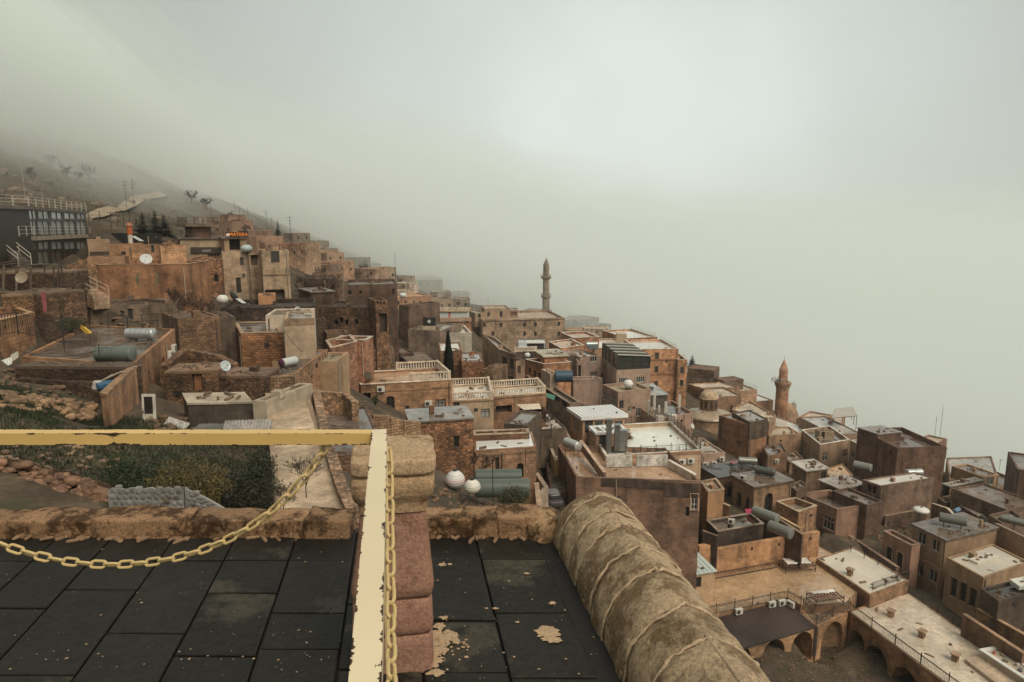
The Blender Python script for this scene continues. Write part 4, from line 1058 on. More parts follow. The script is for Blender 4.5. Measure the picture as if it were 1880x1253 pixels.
x = h('streetb', 'cluttered low roof with grey sheets behind the curving street house', (950, 640), 128, (1005, 640), 12, 664, 'stained', (.26, .2, .155), 'roof', (.34, .33, .31), ph=.2); x.done()
x = h('street3', 'orange street house with three narrow windows and a slab roofed box', (998, 669), 112, (1049, 665), (963, 660), 730, 'ashlar', (.40, .215, .12), 'roof', (.3, .26, .21), ph=.5, cop=(.52, .44, .36))
for u, v in ((972, 681), (981, 686), (990, 691)): x.win(3, u, v, 5, 12, mull=0, fcol=(.12, .09, .07), pcol=DWN)
x.win(0, 1030, 690, 16, 13, arch=.8, mull=1, fcol=(.1, .09, .08), pcol=DWN); x.done()
x = h('street3b', 'orange box room with a flat grey slab on the orange street house', (1000, 654), 114, (1042, 652), 6, 668, 'ashlar', (.42, .215, .115), 'dryroof', (.42, .38, .31), ph=0, eave=.35, sink=1, gp=False, name='roof_room', cat='roof room'); x.done()
x = h('swall', 'long low shop row with a sloping cornice along the street', (1046, 742), 96, (1066, 740), (966, 690), 775, 'stained', (.27, .19, .14), 'roof', (.22, .18, .15), ph=.35, cop=(.33, .25, .19), name='shop_row', cat='shops')
for u, v in ((985, 712), (1005, 722), (1022, 732), (1036, 742)): x.win(3, u, v, 10, 11, 'opening', pcol=DWN)
x.done()
x = h('orl', 'orange side house with a white wet ledge left of the grey pink tower', (1030, 640), 135, (1072, 634), (1008, 628), 690, 'ashlar', (.40, .215, .12), 'dryroof', (.5, .42, .34), ph=.3, cop=(.6, .54, .46)); x.done()
x = h('orl2', 'brick edged low terrace with a red brick inset above the orange side house', (1052, 621), 158, (1100, 619), 9, 650, 'ashlar', (.42, .22, .13), 'dryroof', (.5, .42, .35), ph=.5, cop=(.62, .56, .48)); x.done()
x = h('blue', 'pale hut with a rust stained wall beside the blue sheeted stack', (1010, 687), 106, (1024, 686), 4, 715, 'plaster', (.45, .36, .27), 'dryroof', (.5, .4, .3), ph=.1, gp=False, name='hut', cat='hut'); x.done()
x = h('c1', 'old brown house with an arched dark doorway and a white balustrade roof terrace', (662, 707), 75, (829, 698), (651, 684), 800, 'ashlar', (.36, .215, .125), 'rooftile', (.44, .30, .2), ph=.25, cop=(.66, .56, .46))
x.win(0, 674, 742, 15, 46, 'opening', arch=1, dep=.5, pcol=DWN); x.win(0, 717, 741, 15, 27, arch=.6, mull=1, trans=2, fcol=(.05, .05, .045), pcol=DWN, sill=True)
x.win(0, 809, 743, 19, 19, mull=2, trans=1, fcol=(.12, .075, .05), pcol=(.25, .24, .22)); x.band(0, 719, 662, 829, 3, .06, col=(.33, .2, .11)); x.done()
x = h('c2', 'beige house with one brown framed window under a white balustrade', (829, 737), 79, (906, 733), (829, 708), 815, 'plaster', (.44, .33, .23), 'wetwhite', (.6, .54, .46), ph=.15)
x.win(0, 891, 759, 16, 16, mull=1, trans=1, fcol=(.10, .065, .04), pcol=(.4, .4, .37)); x.win(0, 838, 743, 12, 9, 'opening', pcol=(.09, .07, .05)); x.band(0, 736, 829, 906, 3, .12, col=(.42, .29, .19)); x.done()
x = h('c3', 'brown house with a long white balustrade terrace and a striped awning', (906, 729), 84, (1003, 722), (896, 712), 800, 'ashlar', (.34, .205, .125), 'wetwhite', (.6, .54, .46), ph=.15)
x.win(0, 925, 752, 30, 14, 'opening', dep=.8, pcol=(.06, .05, .045)); x.win(0, 975, 757, 44, 16, 'opening', dep=1.0, pcol=(.05, .045, .04)); x.band(0, 729, 906, 1003, 3, .1, col=(.38, .25, .16)); x.done()
x = h('c3b', 'dark lower storey with a grey roofed shelter in front of the awning house', (925, 778), 74, (968, 782), 6, 812, 'stained', (.14, .10, .075), 'roof', (.2, .17, .14), ph=.2, gp=False); x.done()
x = h('c3c', 'snow pale gravel roof behind the bare tree', (985, 790), 84, (1040, 786), 12, 805, 'stained', (.2, .15, .11), 'dryroof', (.52, .46, .41), ph=.2); x.done()
x = h('c4', 'stone walled house under a sloping grey sheet roof', (753, 774), 58, (869, 766), (745, 752), 890, 'rubble', (.285, .155, .085), 'roof', (.24, .215, .19), ph=0, eave=.12, et=.16)
x.win(0, 838, 811, 10, 21, mull=0, fcol=(.06, .05, .045), pcol=DWN); x.done()
x = h('c4w', 'red brown terrace wall with a lamp between the stone house and the white roof', (868, 800), 63, (972, 796), (868, 792), 850, 'ashlar', (.26, .14, .085), 'rooftile', (.3, .2, .14), ph=.7, cop=(.42, .32, .23), gp=False); x.done()
x = h('c5', 'ashlar house with a shining white roof and an arched dark window', (871, 828), 60, (985, 820), (870, 800), 890, 'ashlar', (.37, .225, .14), 'wetwhite', (.66, .66, .63), ph=.06, pt=.2)
x.win(0, 955, 864, 13, 27, arch=1, mull=0, fcol=(.08, .06, .05), pcol=DWN, surround=None); x.win(0, 913, 865, 7, 50, 'opening', dep=.2, pcol=(.06, .045, .035)); x.band(0, 834, 871, 985, 4, .08, col=(.3, .19, .12)); x.done()
x = h('c6', 'low house with a wet grey rippled concrete roof beside the pillar', (606, 838), 40, (712, 832), (590, 750), 880, 'rubble', (.2, .125, .08), 'roof', (.175, .14, .12), ph=.08); x.done()
x = h('c7', 'long walkway roof of worn cream concrete running away below the rail', (505, 938), 26, (640, 938), (487, 722), 1010, 'plaster', (.36, .27, .19), 'dryroof', (.45, .35, .25), ph=.06, name='walkway_roof', cat='walkway'); x.done()
x = h('c8', 'long brick house side with three narrow arched windows and a dark roof', (541, 687), 54, (602, 641), (478, 694), 742, 'brickwall', (.36, .215, .125), 'roof', (.13, .11, .095), ph=.1)
for u, v in ((587, 668), (592, 665), (597, 662)): x.win(0, u, v, 3.4, 22, arch=1, mull=0, fcol=(.5, .48, .42), pcol=(.35, .33, .29))
x.win(0, 573, 700, 4, 22, 'opening', pcol=DWN); x.done()
x = h('c9', 'square brick house with a wet dark roof and a drain pipe', (442, 613), 62, (520, 611), (431, 593), 680, 'brickwall', (.36, .19, .095), 'roof', (.19, .165, .15), ph=.05, cop=(.42, .29, .19)); x.done()
x = h('c9b', 'beige plaster annexe with a hanging cable beside the square brick house', (521, 589), 60.5, (577, 587), 7, 655, 'plaster', (.47, .36, .255), 'roof', (.3, .25, .2), ph=.1, gp=False); x.band(0, 586, 521, 577, 12, .04, 'stained', (.42, .28, .18)); x.done()
x = h('c9c', 'dark stone house with a black roof edge behind the square brick house', (404, 567), 72, (578, 562), 9, 620, 'rubble', (.10, .068, .05), 'dryroof', (.06, .05, .045), ph=.5); x.done()
x = h('c9d', 'narrow white gable strip at the end of the dark stone house', (566, 578), 66, (578, 566), 4, 640, 'plaster', (.58, .5, .4), ph=.1, gp=False); x.done()
x = h('c10', 'small brick yard room with pink walls behind the long brick house', (607, 640), 70, (655, 628), (598, 626), 690, 'brickwall', (.35, .19, .12), 'dryroof', (.3, .2, .14), ph=1.0, cop=(.5, .38, .28)); x.done()
x = h('c10b', 'ochre plaster wall house with stones on its roof in the brick yard', (618, 664), 62, (640, 647), 6, 710, 'plaster', (.42, .29, .18), 'dryroof', (.3, .26, .18), ph=.2, gp=False); x.done()
x = h('c10c', 'brick wall with a white coping above the brick yard', (610, 625), 76, (670, 626), 3, 680, 'brickwall', (.38, .2, .125), 'dryroof', (.4, .32, .25), ph=.2, cop=(.6, .52, .45), gp=False); x.done()
x = h('c11', 'large dark stone house with a pale boarded panel on its top floor', (633, 523), 100, (729, 518), 10, 655, 'stained', (.155, .098, .07), 'roof', WR, ph=.35)
x.win(0, 642, 538, 9, 9, mull=0, fcol=(.3, .22, .16), pcol=DWN); x.win(0, 662, 537, 5, 6, 'opening', pcol=DWN); x.win(0, 722, 536, 5, 10, 'opening', pcol=(.03, .025, .02)); x.done()
x = h('c11b', 'ruinous dark rubble house with small square openings', (585, 563), 95, (692, 565), 7, 655, 'rubble', (.165, .10, .062), 'dryroof', DK, ph=.2)
for u, v in ((617, 592), (627, 588), (636, 592), (654, 591)): x.win(0, u, v, 7, 9, 'opening', dep=.5, pcol=(.02, .015, .012))
x.win(0, 622, 553, 8, 9, mull=0, fcol=(.2, .15, .12), pcol=DWN); x.done()
x = h('c11c', 'brown plaster room with a tilted sheet roof left of the rubble house', (572, 536), 98, (613, 534), 7, 600, 'stained', (.15, .09, .06), 'metal', (.3, .25, .22), ph=0, eave=.2); x.done()
x = h('c11d', 'brick turret with a pierced parapet at the corner of the dark stone house', (689, 553), 91, (712, 552), 5, 660, 'rubble', (.27, .155, .09), 'dryroof', BR, ph=.8)
for u in (693, 699, 705): x.win(0, u, 556.5, 3.5, 3.5, 'opening', pcol=DWN)
x.win(0, 704, 593, 14, 34, 'opening', dep=.6, pcol=(.05, .035, .025)); x.done()
x = h('c11e', 'low rubble house half hidden by bushes above the square brick house', (560, 512), 108, (620, 505), 7, 560, 'rubble', (.17, .11, .075), 'dryroof', DK, ph=.2); x.done()
x = h('c12', 'grey plaster house with a black sign board on its corner', (749, 605), 120, (808, 608), 10, 665, 'stained', (.28, .21, .165), 'roof', GR, ph=.3); x.done()
x = h('c12b', 'pale rendered house behind the dark cypress', (801, 614), 121, (866, 612), 10, 655, 'plaster', (.44, .40, .33), 'dryroof', (.5, .46, .4), ph=.5, cop=(.55, .48, .4)); x.done()
x = h('c12c', 'orange brown house with a veranda rail behind the black sign board', (801, 594), 135, (865, 592), 10, 625, 'ashlar', (.36, .19, .115), 'roof', (.3, .25, .2), ph=.3); x.band(0, 584.5, 801, 865, 7, .3, 'plaster', (.42, .27, .19)); x.done()
x = h('c12d', 'white corrugated roof shed with a pink door on the orange brown house', (794, 571), 137, (858, 571), 6, 590, 'paint', (.52, .55, .53), 'dryroof', (.4, .3, .2), ph=0, eave=.3, sink=0, gp=False, name='shed', cat='shed'); x.win(0, 825, 579, 6, 13, 'door', pcol=(.5, .16, .16), dep=.06); x.done()
x = h('c12e', 'grey corrugated gable shed left of the white roof shed', (765, 570), 132, (793, 568), 7, 592, 'paint', (.42, .41, .37), 'dryroof', (.35, .25, .2), ph=0, eave=.1, sink=0, gp=False, name='shed', cat='shed'); x.win(0, 784, 578, 10, 7, 'opening', pcol=(.08, .07, .06)); x.done()
x = h('c13', 'red brick house with a white roof edge behind the cypress', (807, 645), 105, (849, 644), 8, 720, 'rubble', (.33, .18, .105), 'wetwhite', (.6, .56, .5), ph=.15); x.done()
x = h('c13b', 'low brick house with tin sheets on its roof beside the street', (848, 665), 102, (889, 664), 8, 730, 'rubble', (.33, .17, .095), 'roof', (.3, .28, .26), ph=.15); x.done()
x = h('c13c', 'crumbling stone stub at the street end of the low brick house', (885, 678), 100, (905, 680), 5, 730, 'rubble', (.27, .17, .1), 'dryroof', BR, ph=.1, gp=False); x.done()
x = h('c14', 'dark retaining wall house left of the cypress', (735, 650), 112, (760, 648), 8, 700, 'stained', (.14, .095, .07), 'dryroof', (.2, .16, .13), ph=.2); x.done()
x = h('c14b', 'low stained ledge house between the vault and the cypress', (752, 668), 106, (806, 664), 10, 705, 'stained', (.16, .115, .085), 'dryroof', (.24, .19, .15), ph=.1); x.done()
x = h('c14c', 'brown side wall house on the dark lane below the plastic roofs', (732, 560), 128, (750, 562), 8, 660, 'stained', (.18, .12, .09), ph=.3); x.done()

# ---------------------------------------------------------------- left: hillside
x = h('glass', 'two storey glass fronted restaurant with roof railings on the left hill', (50, 379), 74, (157, 388), (-70, 374), 500, 'paint', (.05, .045, .04), 'dryroof', (.16, .14, .12), ph=0, eave=.3, et=.35, name='restaurant', cat='restaurant')
for i, u in enumerate((58, 75, 93.5, 99, 122, 139)): pass
for a, b in ((50.5, 66.5), (69, 89.5), (93.5, 113.5), (117, 137), (140.5, 155.5)):
    x.win(0, (a + b) / 2, 394, (b - a), 18, mull=1, fcol=(.06, .045, .035), pcol=(.42, .45, .44), dep=.06, fw=.1); x.win(0, (a + b) / 2, 419, (b - a), 27, mull=1, fcol=(.06, .045, .035), pcol=(.42, .45, .44), dep=.06, fw=.1)  # sky reflection is put into the grey of these panes
    x.win(0, (a + b) / 2, 451, (b - a), 15, mull=1, fcol=(.06, .045, .035), pcol=(.36, .38, .36), dep=.06, fw=.1)
    x.win(0, (a + b) / 2, 474, (b - a), 27, mull=1, fcol=(.06, .045, .035), pcol=random.choice(((.2, .19, .16), (.07, .06, .05), (.12, .10, .085))), dep=.06, fw=.1)
x.band(0, 434.5, 50, 157, 8, .35, 'plaster', (.36, .28, .2), 'balcony'); x.done()
x = h('mural', 'orange plastered wall house with faded painted crescents', (178, 487), 74, (342, 482), 8, 555, 'stained', (.37, .20, .11), 'roof', (.16, .13, .11), ph=.3, cop=(.34, .22, .14)); x.done()
x = h('mur2', 'ochre rubble wall house below the glass restaurant', (122, 487), 72.5, (178, 486), 7, 545, 'rubble', (.36, .22, .125), 'dryroof', (.3, .2, .13), ph=.2, gp=False); x.done()
x = h('l4', 'ochre stone house with one tall window and a solar panel on its roof', (200, 449), 80, (294, 444), 7, 500, 'ashlar', (.40, .24, .14), 'dryroof', (.3, .22, .16), ph=.25); x.win(0, 280, 457, 6, 14, mull=0, fcol=(.1, .12, .1), pcol=(.05, .06, .05)); x.done()
x = h('l4b', 'low ochre wing with a pale gutter right of the tall window house', (294, 453), 79, (341, 452), 8, 495, 'ashlar', (.42, .25, .145), 'dryroof', (.3, .22, .16), ph=.25, gp=False); x.done()
x = h('l5', 'plain brown plaster house between the restaurant and the ochre house', (160, 441), 82, (201, 444), 6, 495, 'plaster', (.36, .25, .165), 'dryroof', (.22, .17, .13), ph=.2, gp=False); x.win(0, 182, 468, 38, 11, 'opening', dep=.08, pcol=(.09, .06, .045)); x.done()
x = h('l5b', 'long low parapet wall below the plain brown house', (160, 472), 77, (228, 473), 3, 495, 'plaster', (.33, .205, .125), 'dryroof', (.36, .27, .19), ph=.1, gp=False); x.done()
x = h('l6', 'rough orange stone house with one dark window right of the painted wall', (345, 477), 84, (406, 474), 8, 540, 'rubble', (.38, .21, .12), 'dryroof', (.25, .17, .12), ph=.2); x.win(0, 397, 511, 8, 14, mull=0, fcol=(.08, .06, .05), pcol=DWN); x.done()
x = h('l7', 'beige cafe building with a long flat roof deck', (330, 436), 92, (412, 434), 9, 485, 'plaster', (.40, .31, .215), 'dryroof', (.2, .16, .13), ph=0, eave=.25, et=.22, name='cafe', cat='cafe')
x.win(0, 392, 470, 22, 12, mull=3, fcol=(.4, .3, .2), pcol=(.12, .1, .08)); x.done()
x = h('l7b', 'roof lookout with a wide railed slab above the cafe', (352, 413), 93, (387, 412), 5, 436, 'stained', (.22, .13, .09), 'dryroof', (.2, .15, .11), ph=0, eave=.9, et=.25, sink=.5, gp=False, name='lookout', cat='lookout'); x.done()
x = h('l8', 'beige upper room with a wide dark opening under the orange sign', (411, 436), 90, (452, 434), 7, 470, 'plaster', (.38, .27, .18), 'dryroof', (.2, .16, .13), ph=0, eave=.3, et=.2); x.win(0, 431, 449, 20, 21, 'opening', dep=.8, pcol=(.03, .025, .02)); x.done()
x = h('l9', 'streaked concrete house with a small arched window', (407, 463), 88, (457, 461), 7, 565, 'stained', (.42, .315, .22), 'dryroof', (.33, .26, .19), ph=.3)
x.win(0, 444, 480, 8, 16, arch=1, mull=0, fcol=(.2, .17, .14), pcol=(.06, .055, .05)); x.win(0, 438, 524, 9, 28, 'opening', pcol=(.05, .04, .03)); x.done()
x = h('l10', 'streaked concrete house with a square dark window and a balcony', (480, 460), 86, (530, 459), 6, 560, 'stained', (.44, .33, .225), 'dryroof', (.3, .2, .14), ph=.2)
x.win(0, 505, 472, 16, 21, mull=0, fcol=(.1, .08, .06), pcol=(.045, .04, .035)); x.win(0, 503, 541, 40, 18, 'opening', dep=.7, pcol=(.09, .07, .055)); x.band(0, 504, 480, 530, 2, .12); x.done()
x = h('l10b', 'set back concrete bay with hanging balconies between the two streaked houses', (457, 464), 89, (481, 462), 5, 545, 'stained', (.40, .30, .21), ph=.2, gp=False); x.win(0, 468, 478, 16, 20, 'opening', dep=.6, pcol=(.1, .08, .065)); x.done()
x = h('l10c', 'orange box store at the foot of the streaked concrete houses', (474, 544), 80, (506, 543), 4, 560, 'plaster', (.44, .24, .13), 'dryroof', (.4, .26, .16), ph=.1, gp=False); x.done()
x = h('l2', 'grey brown house with barred doorways behind the wide concrete roof', (165, 563), 66, (326, 557), 10, 612, 'stained', (.25, .185, .13), 'roof', (.175, .145, .12), ph=.1)
x.win(0, 208, 579, 13, 7, 'opening', pcol=(.025, .02, .016)); x.win(0, 240, 584, 9, 34, 'opening', pcol=(.03, .035, .03)); x.win(0, 225, 586, 8, 30, 'opening', pcol=(.05, .05, .04)); x.done()
x = h('l1', 'wide house with a long wet concrete roof and an orange stained side wall', (246, 668), 44, (321, 604), (40, 655), 735, 'stained', (.42, .24, .13), 'roof', (.165, .135, .115), ph=.12)
for u, v, w, hh in ((300, 665, 5, 20), (274, 686, 3, 10)): x.win(0, u, v, w, hh, 'opening', arch=1, pcol=(.06, .04, .03))
x.done()
x = h('l1b', 'sloping orange plaster yard wall in front of the wide concrete roof', (190, 737), 35.5, (247, 672), 1.2, 800, 'stained', (.44, .255, .145), 'dryroof', (.32, .2, .12), ph=0, eave=.05, gp=False, name='yard_wall', cat='wall')
x.P = [Vector((p.x, p.y, 0)) for p in (at(196, 737, 35.5), at(250, 672, 43.2), at(243, 669, 43.6), at(186, 735, 35.8))]; x.zr = at(230, 690, 40).z; x.done()
x = h('l3', 'low stone wall house in front of the shrub thicket', (326, 586), 62, (402, 580), 6, 665, 'brickwall', (.25, .155, .095), 'dryroof', (.16, .11, .08), ph=.15); x.done()
x = h('l3b', 'streaked concrete buttress house beside the dark passage', (402, 584), 66, (432, 582), 6, 680, 'stained', (.16, .12, .09), 'dryroof', (.12, .1, .08), ph=.2, gp=False); x.done()
x = h('yardw', 'rubble stone house wall with an orange door under the satellite dish', (302, 683), 47, (400, 680), 3, 770, 'rubble', (.22, .13, .075), 'dryroof', (.25, .16, .1), ph=0, eave=.02, gp=False)
x.win(0, 362, 699, 19, 36, 'door', arch=0, pcol=(.42, .19, .085), fcol=(.05, .035, .025), dep=.25); x.done()
x = h('yardw2', 'dark rubble wall continuing right of the orange door to the walkway', (401, 690), 48, (487, 690), 3, 780, 'rubble', (.17, .105, .065), 'dryroof', (.2, .13, .09), ph=0, eave=.02, gp=False); x.done()
x = h('shed', 'long low lean-to with a weathered pale board roof', (345, 740), 40.5, (463, 738), (336, 722), 792, 'stained', (.11, .09, .07), 'wood', (.42, .36, .28), ph=0, eave=.05, et=.12, name='shed', cat='shed', gp=False); x.done()
x = h('shedw', 'pale plaster end wall between the lean-to and the walkway', (464, 736), 40, (489, 738), 5, 795, 'plaster', (.46, .39, .3), 'dryroof', (.4, .34, .27), ph=.1, gp=False); x.done()
x = h('lw1', 'sandstone terrace with square posts at the left edge', (-6, 590), 47, (60, 575), (-40, 575), 625, 'ashlar', (.40, .225, .12), 'dryroof', (.2, .13, .09), ph=.45, cop=(.44, .28, .16), name='terrace_house')
x.win(0, 10, 602, 4, 9, 'opening', arch=1, pcol=(.08, .05, .035)); x.win(0, 42, 594, 4, 9, 'opening', arch=1, pcol=(.08, .05, .035)); x.done()
x = h('lw2', 'rubble retaining wall below the bare pergola at left', (0, 537), 56, (72, 540), 4, 572, 'rubble', (.15, .09, .055), 'dryroof', (.16, .11, .07), ph=0, eave=.02, gp=False, name='retaining_wall', cat='wall'); x.done()
x = h('lw3', 'tall rubble retaining wall with a red cloth hanging on it', (80, 540), 55, (131, 529), 3, 590, 'rubble', (.30, .18, .10), 'dryroof', (.24, .16, .1), ph=0, eave=.02, gp=False, name='retaining_wall', cat='wall'); x.done()
x = h('lw4', 'dark rubble yard wall under the front edge of the wide concrete roof', (28, 672), 42.5, (232, 674), 1.5, 705, 'rubble', (.10, .06, .035), 'dryroof', (.12, .085, .06), ph=0, eave=.02, gp=False, name='yard_wall', cat='wall'); x.done()
x = h('lw5', 'brown rubble wall behind the bare pergola poles at left', (-10, 500), 62, (125, 498), 4, 540, 'rubble', (.14, .085, .055), 'dryroof', (.2, .14, .1), ph=0, eave=.02, gp=False, name='retaining_wall', cat='wall'); x.done()

# ---------------------------------------------------------------- far houses fading up the hill and into the fog
FARS = [
 (392, 426, 407, 436, 150, (.30, .2, .14), 'brown house with a pale band on the hill behind the lookout'), (418, 452, 394, 424, 168, (.33, .22, .16), 'brown hill house with a flat roof under the skyline shrubs'),
 (440, 464, 404, 428, 160, (.32, .21, .15), 'tall narrow brown hill house ending at the fog left of the fir'), (455, 501, 424, 455, 140, (.28, .19, .14), 'wide brown hill house below the skyline antennas'),
 (470, 520, 434, 462, 126, (.36, .23, .16), 'pink brown hill house in front of the fir tree'), (505, 560, 446, 480, 132, (.38, .26, .18), 'ochre hill house with a cream roof edge right of the fir'),
 (538, 569, 429, 447, 212, (.25, .2, .16), 'grey hill house with a broken roofline on the skyline'), (560, 604, 443, 462, 232, (.27, .23, .19), 'misty grey hill house with tall windows on the skyline'),
 (536, 577, 448, 478, 150, (.40, .27, .18), 'square ochre hill house with a pale parapet band'), (577, 622, 461, 484, 188, (.34, .25, .18), 'long low ochre hill house stepping down the skyline'),
 (600, 632, 465, 486, 178, (.36, .25, .18), 'pink ochre hill house ending the upper skyline row'), (598, 620, 457, 466, 205, (.3, .25, .2), 'tiny grey hill house above the pink ochre one'),
 (604, 650, 483, 506, 152, (.38, .24, .165), 'salmon house with a ledge roof above the boarded panel house'), (633, 680, 474, 496, 285, (.3, .27, .22), 'pale misty slab house beside the round misty tree'),
 (652, 689, 493, 512, 165, (.38, .27, .2), 'pink plaster house behind the boarded panel house'), (688, 727, 494, 515, 205, (.36, .29, .22), 'misty beige house with a roof frame above the dark stone house'),
 (556, 606, 486, 504, 138, (.3, .21, .15), 'brown terrace house under the salmon house'), (572, 628, 503, 515, 124, (.27, .18, .125), 'low brown house row above the bushes'),
 (727, 752, 520, 534, 205, (.48, .40, .32), 'cream house with a white roof edge right of the dark stone house'), (727, 760, 534, 548, 180, (.42, .34, .27), 'cream house with a tin ledge below the misty houses'),
 (750, 812, 514, 534, 330, (.3, .27, .22), 'broad misty house almost lost in the fog'), (727, 792, 547, 566, 162, (.38, .24, .16), 'ochre house with a plant hedge on its roof'),
 (792, 828, 536, 556, 262, (.34, .3, .25), 'misty flat roofed house with a cream edge'), (830, 863, 538, 552, 330, (.33, .3, .26), 'misty white roofed house at the edge of visibility'),
 (831, 863, 549, 570, 242, (.3, .26, .21), 'misty grey house left of the long pale block'), (792, 832, 551, 572, 205, (.34, .27, .21), 'pinkish misty house above the white roof shed'),
 (747, 790, 558, 574, 172, (.36, .22, .16), 'house with a violet red sheet roof above the sign board'), (770, 800, 508, 518, 380, (.3, .28, .24), 'ghostly misty house at the far fog edge'),
 (845, 872, 566, 582, 250, (.34, .29, .24), 'misty low house with a white roof sheet beside the long pale block'), (1046, 1060, 588, 604, 330, (.28, .25, .21), 'misty square turret house on the far right ridge'),
 (1060, 1100, 589, 606, 335, (.26, .23, .2), 'misty long fortress like house on the far ridge'), (1098, 1115, 595, 606, 325, (.27, .24, .2), 'misty stepped end of the far ridge houses'),
 (1040, 1075, 606, 622, 215, (.38, .29, .21), 'ochre roof edge house right of the long pale block'), (1072, 1118, 604, 618, 235, (.40, .33, .26), 'pale cream misty house below the far ridge'),
 (1112, 1150, 612, 625, 200, (.42, .34, .26), 'pale roof house with a parapet left of the tan roof box'), (1205, 1222, 640, 650, 190, (.38, .3, .23), 'small pale house peeping behind the orange house'),
 (955, 1000, 571, 582, 300, (.36, .31, .25), 'low misty roofs behind the long pale stone block'), (1296, 1340, 704, 714, 190, (.42, .35, .28), 'thin pale terrace house beyond the ruined wall'),
 (700, 740, 508, 522, 240, (.33, .28, .23), 'misty house with a thin roof mast above the dark stone house'), (655, 700, 486, 498, 320, (.29, .26, .22), 'blurred slope house behind the round misty tree'),
 (365, 400, 399, 412, 175, (.3, .22, .16), 'low brown house beside the hill path'), (486, 512, 446, 462, 118, (.33, .22, .155), 'brown roof room beneath the fir tree'),
]
for i, (u0, u1, vt, vb, d, c, lab) in enumerate(FARS):
    x = h('far%d' % i, lab, (u0, vt), d, (u1, vt + random.uniform(-1, 1.5), d * random.uniform(.98, 1.05)), (u1 - u0) * d / F * random.uniform(.7, 1.1), vb + 6, random.choice(('ashlar', 'stained', 'plaster')), c,
          random.choice(('dryroof', 'roof')), tuple(q * 1.1 for q in c), ph=random.choice((.2, .4, .6)), sink=6, cop=tuple(min(.7, q * 1.5) for q in c) if i % 3 == 0 else None)
    w = u1 - u0
    n_ = max(1, int(w / 13))
    for k in range(n_):
        if random.random() < .8:
            x.win(0, u0 + w * (k + .5 + random.uniform(-.15, .15)) / n_, vt + (vb - vt) * random.uniform(.4, .55), random.uniform(3.2, 4.6), random.uniform(5, 7) if vb - vt > 16 else 4.2, mull=0, fcol=tuple(q * .8 for q in c), pcol=(.05, .045, .04))
    x.done()
# ================================================================== the ground: one sheet from under the town to the horizon
def base_h(x, y):
    xx = np.where(x > 260, 260 + (x - 260) * .12, np.where(x < -150, -150 + (x + 150) * .10, x))
    h_ = -28 - .42 * xx - .13 * np.clip(y - 200, 0, 900)
    return h_
def P3(p): GROUND_PTS.append((p.x, p.y, p.z))
for q in ((0, 940, 24), (100, 940, 24), (200, 938, 24.3), (330, 938, 24.3), (440, 938, 24.3), (560, 938, 25), (30, 850, 29), (120, 850, 29), (60, 800, 33), (262, 790, 39.5), (350, 806, 37), (450, 806, 36.5), (100, 745, 41), (160, 712, 42),
          (360, 900, 27), (260, 890, 27.5), (470, 900, 27), (470, 830, 31), (880, 940, 40), (960, 940, 42), (830, 930, 41), (930, 900, 46),
          (1012, 940, 64), (1000, 905, 74), (995, 860, 84), (935, 722, 116), (903, 700, 135), (890, 690, 150), (990, 760, 104), (1450, 1235, 66.5), (1520, 1215, 68), (1560, 1260, 64), (1380, 1240, 64), (1620, 985, 98), (1600, 975, 100),
          (1690, 1150, 72), (1560, 1010, 88), (345, 590, 66), (350, 560, 72), (140, 545, 66), (150, 520, 68), (690, 690, 96), (700, 660, 100), (820, 705, 101), (640, 735, 66), (600, 745, 60), (540, 560, 105), (600, 530, 112), (30, 520, 64), (60, 610, 50), (120, 612, 50), (150, 625, 49),
          (920, 695, 170), (980, 700, 165), (1020, 700, 180), (940, 695, 195), (1010, 700, 200), (890, 690, 180), (1060, 700, 172), (900, 690, 160), (960, 700, 185), (1850, 1000, 88), (1860, 960, 94), (1640, 960, 96), (1680, 945, 98)):
    P3(at(*q))
GROUND_PTS += [(0, 6, -13.5), (-15, 8, -12), (-30, 18, -10), (5, 8, -20), (9, 20, -32), (13, 30, -41), (17, 40, -46), (21, 48, -47.5), (0, 30, -17), (8, 46, -30), (30, 50, -47), (34, 58, -47.5), (26, 42, -47), (20, 30, -44), (26, 60, -47.5), (-8, 20, -13.2)]
GP = np.array(GROUND_PTS)
def resid(x, y):
    r = GP[:, 2] - base_h(GP[:, 0], GP[:, 1])
    sh = x.shape; x = x.ravel(); y = y.ravel(); o = np.empty(len(x))
    s_ = 6.0 + .03 * np.hypot(GP[:, 0], GP[:, 1])
    for i in range(0, len(x), 4000):
        d2 = (x[i:i + 4000, None] - GP[None, :, 0]) ** 2 + (y[i:i + 4000, None] - GP[None, :, 1]) ** 2
        w = np.exp(-d2 / (2 * s_ ** 2)) + 1e-9
        o[i:i + 4000] = (w @ r) / (w.sum(1) + .12)
    return o.reshape(sh)
def axis(lo, hi, st, far, g=1.16):
    a = list(np.arange(lo, hi + .1, st)); s_ = st; x = hi
    while x < far: s_ *= g; x += s_; a.append(x)
    s_ = st; x = lo
    while x > -far: s_ *= g; x -= s_; a.insert(0, x)
    return np.array(a)
gx = axis(-100, 116, 1.8, 7000); gy = axis(2, 200, 1.8, 7000)
GX, GY = np.meshgrid(gx, gy)
GZ = base_h(GX, GY) + resid(GX, GY)
rs = np.random.RandomState(5)
